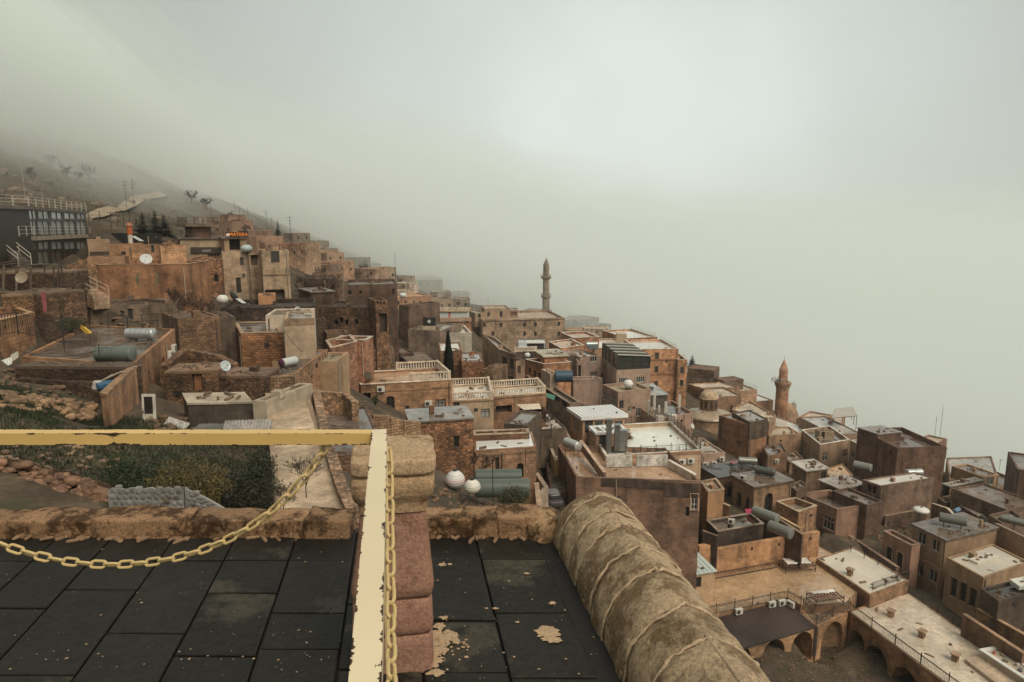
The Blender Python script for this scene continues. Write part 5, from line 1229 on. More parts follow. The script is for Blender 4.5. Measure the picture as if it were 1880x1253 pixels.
# outcrops and unevenness
def vnoise(x, y, sc, seed):
    r_ = np.random.RandomState(seed); ph = r_.uniform(0, 6.28, 14); an = r_.uniform(0, 3.14, 14); fr = sc * r_.uniform(.5, 2.2, 14)
    return sum(np.sin((x * np.cos(a) + y * np.sin(a)) * f + p) for a, f, p in zip(an, fr, ph)) / 7
hill = np.clip((-GX - 50) / 30, 0, 1) * np.clip((GY - 85) / 30, 0, 1)
GZ += hill * (vnoise(GX, GY, .22, 1) * .55 + vnoise(GX, GY, .07, 2) * 1.6 + vnoise(GX, GY, .5, 8) * .25) + .1 * vnoise(GX, GY, .9, 3)
for P, zb in FOOT:
    xs = [p.x for p in P]; ys = [p.y for p in P]
    m = (GX > min(xs) - 2) & (GX < max(xs) + 2) & (GY > min(ys) - 2) & (GY < max(ys) + 2)
    if not m.any(): continue
    ins = m.copy()
    k = len(P)
    for i in range(k):
        a, b = P[i], P[(i + 1) % k]; t = (b - a).normalized()
        ins &= ((GX - a.x) * -t.y + (GY - a.y) * t.x) > -1.3
    GZ = np.where(ins, np.minimum(GZ, zb + .1), GZ)
def gz(x, y):
    i = int(np.clip(np.searchsorted(gx, x) - 1, 0, len(gx) - 2)); j = int(np.clip(np.searchsorted(gy, y) - 1, 0, len(gy) - 2))
    fx = (x - gx[i]) / (gx[i + 1] - gx[i]); fy = (y - gy[j]) / (gy[j + 1] - gy[j])
    a = GZ[j, i] * (1 - fx) + GZ[j, i + 1] * fx; b = GZ[j + 1, i] * (1 - fx) + GZ[j + 1, i + 1] * fx
    return float(a * (1 - fy) + b * fy)
def hit(u, v, d0=10, d1=600):
    """where the sight line through a pixel meets the bare ground"""
    d = d0; st = .5
    while d < d1:
        p = at(u, v, d)
        if p.z < gz(p.x, p.y): return Vector((p.x, p.y, gz(p.x, p.y)))
        d += st; st = max(.5, d * .008)
    p = at(u, v, d1); return Vector((p.x, p.y, gz(p.x, p.y)))
M['ground'] = surf('ground', None, mott=.4, rough=.9, bump=.5, fine=.6, big=.35, dark=.3, second=(.050, .046, .020), sec_thr=.55)
mb = MB(); ny, nx = GX.shape
mb.v = np.stack([GX, GY, GZ], -1).reshape(-1, 3).tolist()
mb.f = [(j * nx + i, j * nx + i + 1, (j + 1) * nx + i + 1, (j + 1) * nx + i) for j in range(ny - 1) for i in range(nx - 1)]
mb.sm = [True] * len(mb.f)
tag(mb.build('ground', 'ground', None, (.085, .060, .038)), kind='structure')

def strip(name, pts, w, mat, col, dz=.12):
    mb = MB(); n = len(pts); L_ = []
    for i, p in enumerate(pts):
        a = pts[max(0, i - 1)]; b = pts[min(n - 1, i + 1)]; t = (b - a); t.z = 0; t.normalize(); s_ = Vector((t.y, -t.x, 0))
        row = []
        for k in range(5):
            q = p + s_ * (w * (k / 4 - .5)); z = max(gz(q.x, q.y), p.z - .35)
            row.append(Vector((q.x, q.y, z + dz)))
        L_ += row
    mb.add(L_, [(i * 5 + k, i * 5 + k + 1, (i + 1) * 5 + k + 1, (i + 1) * 5 + k) for i in range(n - 1) for k in range(4)], True)
    return tag(mb.build(name, mat, None, col), kind='structure')
def dens(pts, k=8):
    out_ = []
    for a, b in zip(pts[:-1], pts[1:]): out_ += [a.lerp(b, i / k) for i in range(k)]
    return out_ + [pts[-1]]
hp = [hit(u, v, 80) for u, v in ((150, 404), (185, 396), (215, 387), (240, 377), (252, 371), (268, 366), (285, 363), (300, 361))]
strip('hill_path', dens(hp), 2.6, 'dryroof', (.30, .235, .16), .35)
sp_ = [hit(u, v, 60, 200) for u, v in ((1012, 945), (1006, 912), (1000, 880))]
strip('alley', dens([Vector((p.x, p.y, p.z)) for p in sp_]), 4.5, 'rooftile', (.17, .125, .09), .06)

# ================================================================== plants
def leafy(mb, c, rx, ry, rz, n, size, seed=0, lump=.35, hollow=.35):
    rr = random.Random(seed)
    for i in range(n):
        while True:
            p = Vector((rr.uniform(-1, 1), rr.uniform(-1, 1), rr.uniform(-1, 1)))
            if hollow < p.length < 1: break
        lim = .72 + lump * mnoise.noise(p.normalized() * 2.2 + Vector((seed, 0, 0))) + lump * .5 * mnoise.noise(p.normalized() * 5 + Vector((0, seed, 0)))
        p *= lim * 1.25
        q = Vector(c) + Vector((p.x * rx, p.y * ry, p.z * rz))
        a = Vector((rr.gauss(0, 1), rr.gauss(0, 1), rr.gauss(0, .7))).normalized(); b = a.orthogonal().normalized()
        b = (Matrix.Rotation(rr.uniform(0, 6), 3, a) @ b)
        s_ = size * rr.uniform(.6, 1.4)
        mb.add((q - a * s_, q + b * s_ * .45, q + a * s_, q - b * s_ * .45), ((0, 1, 2, 3),))
RM = [.004]
def branchy(mb, p, d, L_, r, lev, rr, spread=.6, n=3, up=.15):
    k = 3; path = [Vector(p)]; rad = [r]
    dd = d.normalized()
    for i in range(k):
        dd = (dd + Vector((rr.gauss(0, .16), rr.gauss(0, .16), rr.gauss(0, .1) + up * .3))).normalized()
        path.append(path[-1] + dd * (L_ / k)); rad.append(max(RM[0], r * (1 - .5 * (i + 1) / k)))
    mb.tube(path, rad, 5 if lev > 1 else 3, cap=False)
    if lev <= 0: return
    for i in range(n):
        j = rr.choice((1, 2, 3, 3)); q = path[j]
        ax = Vector((rr.gauss(0, 1), rr.gauss(0, 1), rr.gauss(0, .6))).normalized()
        nd = (dd + ax * spread * rr.uniform(.7, 1.5) + Vector((0, 0, up))).normalized()
        branchy(mb, q, nd, L_ * rr.uniform(.55, .8), rad[j] * .65, lev - 1, rr, spread, n, up)
def bare_tree(label, p, hgt, col=(.05, .036, .028), lev=4, n=3, spread=.65, group=None, seed=1, cat='tree', lean=Vector((0, 0, 0)), name='bare_tree', r=None):
    rr = random.Random(seed); root = empty(name, p, label, cat, group); RM[0] = max(.004, p.y * .00024)
    mb = MB(); q = Vector(p) - Vector((0, 0, .3)); top = q + (Vector((0, 0, 1)) + lean) * (hgt * .34)
    r = r or hgt * .022
    mb.tube([q, q.lerp(top, .5) + Vector((rr.gauss(0, .03), rr.gauss(0, .03), 0)) * hgt * .3, top], [r * 1.25, r, r * .85], 7, cap=False)
    mb.build('trunk', 'bark', root, col)
    mb = MB()
    for i in range(n + 2):
        a = 2 * pi * i / (n + 2) + rr.uniform(-.4, .4)
        branchy(mb, top - Vector((0, 0, rr.uniform(0, .1) * hgt)), Vector((cos(a) * spread * 1.2, sin(a) * spread * 1.2, 1)) + lean, hgt * .32, r * .55, lev - 1, rr, spread, n)
    mb.build('crown', 'bark', root, tuple(c * 1.1 for c in col))
    return root
def bush(label, p, rx, rz, n, size, col, seed=1, group=None, twig=True, ry=None, cat='bush', name='bush'):
    root = empty(name, p, label, cat, group)
    mb = MB(); leafy(mb, Vector(p) + Vector((0, 0, rz * .8)), rx, ry or rx, rz, n, size, seed); mb.build('foliage', 'leaf', root, col)
    if twig:
        mb = MB(); rr = random.Random(seed)
        for i in range(6):
            a = rr.uniform(0, 6.28); mb.tube([Vector(p) - Vector((0, 0, .2)), Vector(p) + Vector((cos(a) * rx * .5, sin(a) * rx * .5, rz * rr.uniform(.8, 1.4)))], [.035, .012], 4, cap=False)
        mb.build('stem', 'bark', root, (.05, .035, .025))
    return root
def conifer(label, p, hgt, r, col, seed=1, group=None, droop=.25, dense=1.0, name='conifer'):
    rr = random.Random(seed); root = empty(name, p, label, 'tree', group)
    mb = MB(); mb.tube([Vector(p) - Vector((0, 0, .4)), Vector(p) + Vector((0, 0, hgt))], [hgt * .022, .02], 6, cap=False); mb.build('trunk', 'bark', root, (.05, .035, .025))
    mb = MB(); z = hgt * .1
    while z < hgt * .98:
        f = 1 - z / hgt; R_ = r * (f ** .85) * rr.uniform(.8, 1.15) + .05
        for i in range(int((6 + 5 * f) * dense)):
            a = rr.uniform(0, 6.28); L_ = R_ * rr.uniform(.65, 1.15)
            b0 = Vector(p) + Vector((0, 0, z)); e_ = b0 + Vector((cos(a) * L_, sin(a) * L_, -droop * L_ + rr.uniform(-.1, .25)))
            s_ = Vector((-sin(a), cos(a), 0))
            for k in range(4):
                c_ = b0.lerp(e_, (k + .6) / 4.2); w = L_ * .20 * (1.2 - k / 5)
                u_ = (e_ - b0).normalized()
                for sg in (-1, 1): mb.add((c_, c_ + u_ * w * .9 + s_ * sg * w + Vector((0, 0, rr.uniform(-.1, .05) * w)), c_ + u_ * w * 1.5 + Vector((0, 0, .1 * w))), ((0, 1, 2),))
        z += hgt * .045 * rr.uniform(.8, 1.2)
    mb.build('crown', 'leaf', root, col)
    return root
# hillside trees
for i, (u, v, hp_, lab) in enumerate(((124, 331, 30, 'bare crooked tree on the left hill, leftmost of the group above the restaurant'), (141, 334, 22, 'low leaning bare tree between the two taller ones on the left hill'), (166, 337, 36, 'tall bare tree on the left hill nearest the lamp posts'), (90, 305, 24, 'thin misty bare tree high on the left hill'), (60, 336, 30, 'dark bare tree at the end of the dark hedge on the left hill'))):
    p = hit(u, v, 85); bare_tree(lab, p, hp_ * p.y / F, (.075, .055, .045), 4, 3, .7, 'bare trees on the hillside', 20 + i, lean=Vector((rs.uniform(-.3, .4), 0, 0)))
for i, (u, v, hp_) in enumerate(((264, 436, 42), (287, 436, 46), (304, 438, 38), (252, 434, 24))):
    p = at(u, v, 104 + 2 * i); GROUND_PTS.append(tuple(p))
    conifer(('dark conifer behind the orange chimney, left of the tallest', 'tallest dark conifer behind the cafe roofs', 'rightmost dark conifer behind the cafe roofs', 'small dark conifer tip beside the orange chimney')[i], p, hp_ * p.y / F * 1.1, 1.9, (.014, .020, .013), 40 + i, 'dark conifers behind the cafe', .2, 2.6)
p = at(511, 440, 137); conifer('slender fir tree standing against the fog above the hill houses', p, 35 * 137 / F, 1.3, (.022, .026, .018), 51, None, .3, 2.0)
for i, (u, v, hp_, d) in enumerate(((1254, 676, 26, 182), (1270, 678, 27, 178))):
    p = at(u, v, d); conifer(('smaller left one of two misty pines beside the orange house', 'larger right one of two misty pines above the ruined wall')[i], p, hp_ * d / F, 1.7, (.03, .038, .03), 60 + i, 'pines beside the orange house', .1, 2.2)
p = at(824, 702, 100)
root = empty('cypress', p, 'tall narrow dark cypress between the pale houses', 'tree'); mb = MB(); rr = random.Random(4)
hh = 95 * 100 / F
for i in range(5200):
    f = rr.random() ** .8; a = rr.uniform(0, 6.28); R_ = .86 * (min(1, (1 - f) * 1.25) ** .75) * min(1, .55 + f * 3) * (1 + .22 * mnoise.noise(Vector((a * 1.2, f * 9, 0)))) * rr.uniform(.6, 1.05)
    q = p + Vector((cos(a) * R_, sin(a) * R_, f * hh)); t = Vector((cos(a) * .35, sin(a) * .35, 1)).normalized(); s_ = Vector((-sin(a), cos(a), 0)) * .07
    mb.add((q - s_, q + s_, q + t * rr.uniform(.18, .4)), ((0, 1, 2),))
mb.build('crown', 'leaf', root, (.017, .021, .014)); mb = MB(); mb.tube([p - Vector((0, 0, .5)), p + Vector((0, 0, hh * .9))], [.14, .03], 6); mb.build('trunk', 'bark', root, (.04, .03, .022))
# bare shrubs and street trees
for i, (u, v, d, hp_, lab, col) in enumerate(((342, 588, 69, 62, 'reddish leafless thicket behind the low stone wall, taller left one', (.10, .058, .042)), (376, 588, 69, 52, 'reddish leafless thicket beside the rough orange house', (.09, .055, .04)), (318, 560, 71, 36, 'leafless shrub under the painted wall', (.09, .052, .038)),
        (690, 678, 97, 62, 'leafless tree spreading in front of the round vault', (.075, .05, .036)), (1012, 800, 83, 70, 'dark leafless tree over the pale gravel roof', (.05, .036, .028)), (886, 872, 50, 52, 'leafless climber tree on the ashlar house with the white roof', (.035, .027, .02)),
        (560, 545, 108, 42, 'brown leafless bush above the dark stone house', (.09, .06, .045)), (612, 545, 110, 40, 'tangled leafless bush at the shoulder of the dark rubble house', (.085, .055, .042)), (452, 428, 150, 18, 'leafless shrub on the hill skyline left of the antennas', (.08, .065, .055)),
        (352, 372, 175, 26, 'misty leafless shrub on the skyline at the end of the hill path', (.075, .065, .05)), (378, 384, 178, 24, 'misty spreading shrub on the skyline right of the hill path', (.07, .06, .048)), (425, 402, 172, 16, 'misty low shrub beside the skyline masts', (.075, .06, .05)),
        (668, 508, 200, 28, 'round misty leafless tree on the far skyline', (.085, .07, .055)), (590, 508, 126, 26, 'purple brown leafless bush above the low brown house row', (.10, .07, .06)), (700, 700, 92, 30, 'small leafless tree at the foot of the round vault', (.06, .04, .03)))):
    p = at(u, v, d); bare_tree(lab, p, hp_ * d / F, col, 5 if d < 112 else 4, 3, .8, None, 80 + i, 'shrub' if hp_ < 40 else 'tree', name='leafless_tree', r=hp_ * d / F * .016)
p = at(562, 900, 24); bare_tree('bare twiggy sapling between the chain and the walkway', p, 85 * 24 / F, (.05, .032, .024), 5, 3, .75, None, 120, name='sapling', r=.018)
p = at(520, 930, 24); bare_tree('low tangle of bare twigs behind the chain', p, 62 * 24 / F, (.04, .027, .02), 5, 3, .9, None, 121, 'shrub', name='sapling', r=.016)
# garden below the rail
for i, (u, v, d, wp, hp_, n, s_, c, lab) in enumerate(((352, 938, 25.6, 170, 118, 7500, .05, (.105, .080, .020), 'round yellow green bush behind the grey stone pattern fence'), (225, 925, 28, 240, 95, 7000, .06, (.022, .036, .014), 'wide dark green shrub left of the yellow green bush'), (462, 935, 27.5, 130, 105, 5200, .055, (.020, .024, .013), 'dark evergreen bush right of the yellow green bush'),
        (150, 860, 31, 180, 60, 3500, .06, (.026, .038, .015), 'low dark green growth above the fallen stones'), (940, 938, 41, 70, 54, 2600, .07, (.050, .048, .022), 'dark spiky bush behind the right kerb'), (690, 742, 66, 16, 22, 500, .07, (.05, .06, .02), 'small green bush at the foot of the arched doorway house'), (480, 880, 28.5, 60, 70, 2500, .05, (.03, .034, .016), 'dark green branch clump against the walkway side'),
        (130, 606, 52, 60, 26, 1800, .06, (.038, .042, .018), 'mossy green bank of weeds beside the yellow chute'))):
    p = at(u, v, d); bush(lab, p, wp / 2 * d / F * .95, hp_ / 2 * d / F * 1.02, n, s_, c, 130 + i)
random.seed(21)
def grass_patch(label_name, quads, n, col, hgt=.22):
    mb = MB()
    for _ in range(n):
        (u0, v0, d0), (u1, v1, d1) = random.choice(quads)
        f = random.random(); d = d0 + (d1 - d0) * f; u = u0 + (u1 - u0) * random.random(); v = v0 + (v1 - v0) * f
        p = at(u, v, d); z = gz(p.x, p.y); a = random.uniform(0, 6.28); s_ = Vector((cos(a), sin(a), 0)) * .03; k = hgt * random.uniform(.5, 1.4)
        b = Vector((p.x, p.y, z - .02)); mb.add((b - s_, b + s_, b + Vector((random.gauss(0, .4) * k, random.gauss(0, .4) * k, k))), ((0, 1, 2),))
    return tag(mb.build(label_name, 'leaf', None, col), kind='stuff')
grass_patch('grass', [((-30, 900, 26), (470, 780, 39)), ((-30, 800, 33), (250, 770, 38)), ((200, 935, 24.6), (480, 860, 29))], 46000, (.026, .036, .012))
grass_patch('hill_grass', [((-40, 420, 84), (180, 330, 150)), ((150, 400, 105), (340, 360, 185))], 9000, (.075, .068, .03), .5)
# rocks on the hill
mb = MB()
for i in range(170):
    u = random.uniform(-20, 330); v = random.uniform(245, 410)
    p = hit(u, v, 85, 260)
    if p.y > 250: continue
    s_ = random.uniform(.3, 1.3); rough_block(mb, frame_at(p + Vector((0, 0, s_ * .1)), random.uniform(0, 3), random.uniform(-.3, .3)), s_ * 1.6, s_ * 1.2, s_, s_ * .25, 3, .4, i * 1.7, .9)
tag(mb.build('rock_outcrops', 'stone', None, (.17, .13, .10)), kind='stuff')
# ================================================================== what stands on the roofs and hangs on the walls
SIL = (.55, .57, .57); ZG = (.20, .21, .195); RUST = (.07, .045, .03); IRON = (.035, .03, .028)
def yawdir(a): return Vector((cos(a), sin(a), 0))
def tank(label, p, L_, r, yaw, col, stand=.35, cap=None, mat='metal', panel=False, rings=0, group='water tanks on the roofs'):
    root = empty('water_tank', p, label, 'water tank', group)
    t = yawdir(yaw); z = p.z + stand + r; c = Vector((p.x, p.y, z)); R = Matrix((t.cross(Vector((0, 0, 1))), Vector((0, 0, 1)), -t)).transposed()
    R = Vector((0, 0, 1)).rotation_difference(t).to_matrix()
    mb = MB(); mb.lathe(c, [(r, -L_ / 2), (r, L_ / 2)], 20, axis=R); mb.build('barrel', mat, root, col)
    for s_ in (-1, 1):
        mb = MB(); pf = [(r * 1.015, L_ / 2 - .05), (r * 1.015, L_ / 2 + .015), (r * .85, L_ / 2 + .07), (.01, L_ / 2 + .09)]
        mb.lathe(c, pf if s_ > 0 else [(a, -b) for a, b in pf[::-1]], 20, axis=R); mb.build('end_cap', mat, root, cap or col)
    for k in range(rings):
        x = -L_ / 2 + L_ * (k + 1) / (rings + 1); mb = MB(); mb.lathe(c + t * x, [(r * 1.02, -.02), (r * 1.02, .02)], 20, axis=R); mb.build('band', mat, root, tuple(q * .6 for q in col))
    n = t.cross(Vector((0, 0, 1)))
    for s_ in (-1, 1):
        mb = MB(); q = Vector((p.x, p.y, p.z)) + t * (s_ * L_ * .33)
        for w in (-1, 1): mb.bar(q + n * (w * r * .9) - Vector((0, 0, .1)), q + n * (w * r * .55) + Vector((0, 0, stand + r * .35)), .05)
        mb.bar(q - n * r * .85 + Vector((0, 0, stand * .7)), q + n * r * .85 + Vector((0, 0, stand * .7)), .05); mb.build('stand', 'rusty', root, RUST)
    if panel:
        mb = MB(); a = c - t * 0 + n * (r * .8); b = a + n * 1.5 - Vector((0, 0, z - p.z - .15))
        for s_ in (-1, 1):
            m_ = a.lerp(b, .5) + t * (s_ * .5); mb2 = MB(); mb2.bar(a + t * (s_ * .5), b + t * (s_ * .5), .92, .07, up=t.cross(b - a).normalized()); mb2.build('solar_panel', 'glass', root, (.06, .075, .085))
    return root
def ball(label, p, r, col, sq=.9, stripes=(), legs=.5, cone=0.0):
    root = empty('water_tank', p, label, 'water tank', 'white globe water tanks')
    c = Vector((p.x, p.y, p.z + legs + r * sq)); n = 14
    pf = [(max(.12, r * cos(a) * (1 - cone * max(0, sin(a)) * .4)), r * sq * sin(a)) for a in [(-pi / 2 + pi * i / n) for i in range(n + 1)]]
    mb = MB(); mb.lathe(c, pf, 24); mb.build('globe', 'paint', root, col)
    mb = MB(); mb.lathe(c, [(.16, r * sq * .98), (.16, r * sq + .07)], 12); mb.build('lid', 'dark', root, (.05, .05, .05))
    for k in range(5):
        a = -.35 + k * .25; mb = MB(); mb.lathe(c, [(r * cos(a) * (1 - cone * max(0, sin(a)) * .4) + .004, r * sq * sin(a) - .012), (r * cos(a) * (1 - cone * max(0, sin(a)) * .4) + .014, r * sq * sin(a)), (r * cos(a) * (1 - cone * max(0, sin(a)) * .4) + .004, r * sq * sin(a) + .012)], 24)
        mb.build('rib', 'paint', root, stripes[k] if k < len(stripes) and stripes[k] else tuple(q * .8 for q in col))
    for k in range(4):
        a = pi / 4 + k * pi / 2; mb = MB(); d_ = yawdir(a); mb.bar(c + d_ * r * .6 - Vector((0, 0, r * sq * .72)), Vector((p.x, p.y, p.z - .1)) + d_ * r * .75, .05); mb.build('leg', 'rusty', root, RUST)
    return root
def dish(label, p, r, az, tilt=.5, col=(.55, .57, .56), pole=.9):
    root = empty('satellite_dish', p, label, 'satellite dish', 'satellite dishes')
    d_ = Vector((sin(az) * cos(tilt), cos(az) * cos(tilt), sin(tilt))); c = Vector(p) + Vector((0, 0, pole))
    R = Vector((0, 0, 1)).rotation_difference(d_).to_matrix()
    mb = MB(); pf = [(.01 + r * i / 6, .28 * r * (i / 6) ** 2) for i in range(7)]; mb.lathe(c, pf + [(r * .985, .28 * r + .02)] + [(q, z + .02) for q, z in pf[::-1]][1:], 22, axis=R); mb.build('bowl', 'paint', root, col)
    mb = MB(); mb.tube([c, c - Vector((0, 0, pole + .1))], .03, 6); mb.build('pole', 'rusty', root, RUST)
    mb = MB(); low = R @ Vector((0, -r, .28 * r)); e_ = c + R @ Vector((0, 0, r * .95)); mb.bar(c + low, e_, .025); mb.box(e_ - Vector((0, 0, .04)), .1, .1, .09); mb.build('feed_arm', 'paint', root, (.4, .4, .38))
    return root
def ac_at(label, p, n, w=.85, hh=.6, dd=.32, onwall=True):
    root = empty('air_conditioner', p, label, 'air conditioner', 'air conditioner units')
    yaw = math.atan2(n.y, n.x) + pi / 2; c = Vector(p) + n * (dd / 2 + .06) - Vector((0, 0, hh / 2))
    mb = MB(); mb.box(c, w, dd, hh, yaw); mb.build('casing', 'paint', root, (.60, .58, .52))
    f = c + n * (dd / 2 + .004) + Vector((0, 0, hh / 2)) + Vector((-n.y, n.x, 0)) * (-w * .14)
    R = Vector((0, 0, 1)).rotation_difference(n).to_matrix()
    mb = MB(); mb.lathe(f, [(hh * .38, 0), (hh * .38, .02), (hh * .1, .025), (.01, .025)], 16, axis=R); mb.build('fan', 'dark', root, (.04, .04, .04))
    mb = MB(); s_ = Vector((-n.y, n.x, 0))
    for k in (-1, 1): mb.bar(Vector(p) + s_ * (k * w * .35) - Vector((0, 0, hh / 2 + .03)) - n * .05, c + n * dd / 2 + s_ * (k * w * .35) - Vector((0, 0, .03)), .04)
    mb.build('bracket', 'rusty', root, RUST)
    return root
def ac(label, hs, w, u, v): return ac_at(label, hs.wpt(w, u, v), hs.edge(w)[3])
def mast(label, p, hh, bars=3, col=IRON, name='aerial', r=.03):
    root = empty(name, p, label, 'aerial', 'aerials on the roofs'); mb = MB(); mb.tube([Vector(p) - Vector((0, 0, .2)), Vector(p) + Vector((0, 0, hh))], r, 5); mb.build('pole', 'rusty', root, col)
    if bars:
        mb = MB()
        for k in range(bars): c = Vector(p) + Vector((0, 0, hh * (.97 - .09 * k))); mb.bar(c - Vector((.45 - .08 * k, .1, 0)), c + Vector((.45 - .08 * k, .1, 0)), .025)
        mb.build('rod', 'rusty', root, col)['kind'] = 'stuff'
    return root
def railing(label, pts, hh=1.0, gap=1.8, col=IRON, rails=(1.0,), bars=.16, knob=False, mat='rusty', w=.045, cat='railing', name='iron_railing', group=None):
    root = empty(name, pts[0], label, cat, group); br = MB(); rl = MB()
    for a, b in zip(pts[:-1], pts[1:]):
        L_ = (b - a).length; n = max(1, round(L_ / gap))
        for i in range(n + 1):
            q = a.lerp(b, i / n); pm = MB(); pm.bar(q - Vector((0, 0, .05)), q + Vector((0, 0, hh * (1.14 if knob else 1.02))), w * 1.5)
            if knob: pm.lathe(q + Vector((0, 0, hh * 1.14)), [(.01, -.04), (.07, .03), (.06, .1), (.01, .15)], 8)
            if i < n or b is pts[-1]: pm.build('post', mat, root, col)
        for f in rails: rl.bar(a + Vector((0, 0, hh * f)), b + Vector((0, 0, hh * f)), w, w * .8)
        if bars:
            m = int(L_ / bars)
            for i in range(1, m): q = a.lerp(b, i / m); br.bar(q + Vector((0, 0, hh * min(rails + (.12,)))), q + Vector((0, 0, hh * max(rails))), .022)
    rl.build('rail', mat, root, col)['kind'] = 'stuff'
    if bars: br.build('bars', mat, root, col)['kind'] = 'stuff'
    return root
def balustrade(label, pts, hh=.95, gap=.33, col=(.62, .50, .38), bcol=(.68, .62, .53)):
    root = empty('balustrade', pts[0], label, 'balustrade', 'stone balustrades of the centre houses'); n_ = 0
    for a, b in zip(pts[:-1], pts[1:]):
        t = (b - a); L_ = t.length
        for z0, z1, nm in ((.0, .14, 'base_rail'), (hh - .14, hh, 'top_rail')):
            mb = MB(); mb.bar(a + Vector((0, 0, (z0 + z1) / 2)), b + Vector((0, 0, (z0 + z1) / 2)), .26, z1 - z0); mb.build(nm, 'dryroof', root, col)
        m = max(2, int(L_ / gap)); mb0 = MB(); mb0.lathe((0, 0, 0), [(.075, .14), (.06, .22), (.11, .38), (.06, .58), (.085, hh - .14)], 6)
        for i in range(1, m):
            q = a.lerp(b, i / m); mb = MB()
            if n_ == 0: first = mb0.build('baluster', 'paint', root, bcol, loc=(0, 0, 0)); first.location = q - parent_loc(root); me_ = first.data
            else:
                o = bpy.data.objects.new('baluster', me_); COL.objects.link(o); o.parent = root; o.location = q - parent_loc(root); o.color = bcol + (1,)
            n_ += 1
    for q in pts:
        mb = MB(); mb.box(q, .32, .32, hh + .04); mb.build('pier', 'dryroof', root, col)
    return root
def wallstrip(label, pts, hh, th, mat, col, cat='wall', name='wall', cop=None, down=3.0):
    """a free wall; pts are its top corners in 3-D"""
    c = pts[0]; root = empty(name, (c.x, c.y, c.z - hh), label, cat); mb = MB(); cb_ = MB()
    for a, b in zip(pts[:-1], pts[1:]):
        t = (b - a); t.z = 0; t.normalize(); n = Vector((t.y, -t.x, 0)) * (th / 2); dn = Vector((0, 0, -hh - down))
        q = [a + n, b + n, b - n, a - n]
        mb.add([p + dn for p in q] + q, [(0, 1, 5, 4), (1, 2, 6, 5), (2, 3, 7, 6), (3, 0, 4, 7), (4, 5, 6, 7)])
        if cop: e_ = Vector((0, 0, .045)); cb_.bar(a + e_, b + e_, th + .1, .09)
    mb.build('masonry', mat, root, col)
    if cop: cb_.build('coping', 'dryroof', root, cop)
    return root
def rp(k, u, v, dz=0): return H[k].roofpt(u, v, dz)

# ---- balustrades, centre
z1 = H['c1'].zroof
c1 = H['c1']; i1 = offset_poly(c1.P, .2)
lv = lambda p, z: Vector((p.x, p.y, z))
balustrade('white balustrade round the roof of the old brown house', [lv(i1[1].lerp(i1[0], .45), c1.zr + .08), lv(i1[1], c1.zr + .08), lv(i1[2], c1.zr + .08), lv(i1[2].lerp(i1[3], .5), c1.zr + .08)])
c2 = H['c2']; i2 = offset_poly(c2.P, .2); balustrade('short white balustrade on the beige house', [lv(i2[0], c2.zr), lv(i2[1], c2.zr), lv(i2[2], c2.zr), lv(i2[3], c2.zr)])
c3 = H['c3']; i3 = offset_poly(c3.P, .2); balustrade('long white balustrade on the brown house with the awning', [lv(i3[0], c3.zr), lv(i3[1], c3.zr), lv(i3[2], c3.zr), lv(i3[3], c3.zr)])
st = H['street']; balustrade('small white balustrade above the street behind the white globe tank', [at(946, 646, 113), at(984, 645, 116)], .8)
# ---- railings
b1 = H['r1b']; ib = offset_poly(b1.P, .1); up = lambda p: lv(p, b1.zr + .08)
def medal(root, pts, hh):
    for a, b in zip(pts[:-1], pts[1:]):
        n = round((b - a).length / 1.8); t = (b - a).normalized()
        for i in range(n):
            c = a.lerp(b, (i + .5) / n) + Vector((0, 0, hh * .5)); mb = MB()
            mb.tube([c + t * (.22 * cos(q * pi / 6)) + Vector((0, 0, .22 * sin(q * pi / 6))) for q in range(12)], .022, 4, closed=True)
            mb.tube([c + t * (.11 * cos(q * pi / 4)) + Vector((0, 0, .11 * sin(q * pi / 4))) for q in range(8)], .02, 4, closed=True); mb.build('medallion', 'rusty', root, IRON)
pr = [up(ib[0].lerp(ib[1], .2)), up(ib[1])]
rt = railing('black ornamental iron railing with medallions along the front of the white terrace', pr, .75, 1.8, IRON, (1.0, .12), .45, True); medal(rt, pr, .75)
railing('black iron railing with lantern posts along the right edge of the white terrace', [up(ib[1]), up(ib[2])], .9, 1.6, IRON, (1.0, .5, .12), .2, True)
railing('black iron railing with lantern posts along the back of the white terrace', [up(ib[2]), up(ib[3].lerp(ib[2], .35))], .9, 2.0, IRON, (1.0, .12), .22, True)
zt = ZT
railing('thin iron fence along the terrace edge above the dark awning', [atz(1280, 1134, zt), atz(1446, 1100, zt), atz(1470, 1113, zt)], 1.05, 2.6, (.06, .045, .035), (1.0, .85, .1), .17, True)
railing('thin iron fence round the corner of the terrace by the plank rack', [atz(1474, 1118, zt), atz(1499, 1148, ZA + .6), atz(1558, 1118, zt)], 1.05, 2.2, (.06, .045, .035), (1.0, .85, .1), .17, True)
railing('long iron fence down the courtyard side of the cream roofed wing', [atz(1560, 1124, ZW), atz(1798, 1300, ZW)], 1.05, 3.0, (.06, .045, .035), (1.0, .93, .1), .17, True)
railing('dark iron fence along the alley side of the cream roofed wing', [atz(1668, 1089, ZW), atz(1880, 1238, ZW)], .95, 2.2, IRON, (1.0, .1), .16)
zs = H['slab'].zr
railing('iron gate and fence at the near edge of the raised roof slab', [atz(1601, 1092, zs - .6), atz(1668, 1068, zs - .6)], 1.5, 2.2, (.06, .045, .035), (1.0, .55, .08), .18)
railing('thin iron rail along the back edge of the raised roof slab', [atz(1562, 1012, zs), atz(1666, 1064, zs)], .8, 2.2, IRON, (1.0, .6), 0)
g0 = H['glass']; gi = offset_poly(g0.P, -.15)
railing('white metal railing round the roof of the glass fronted restaurant', [lv(gi[3], g0.zr), lv(gi[0], g0.zr), lv(gi[1], g0.zr)], 1.05, 2.4, (.45, .42, .36), (1.0, .68, .36), 0, mat='paint', w=.06)
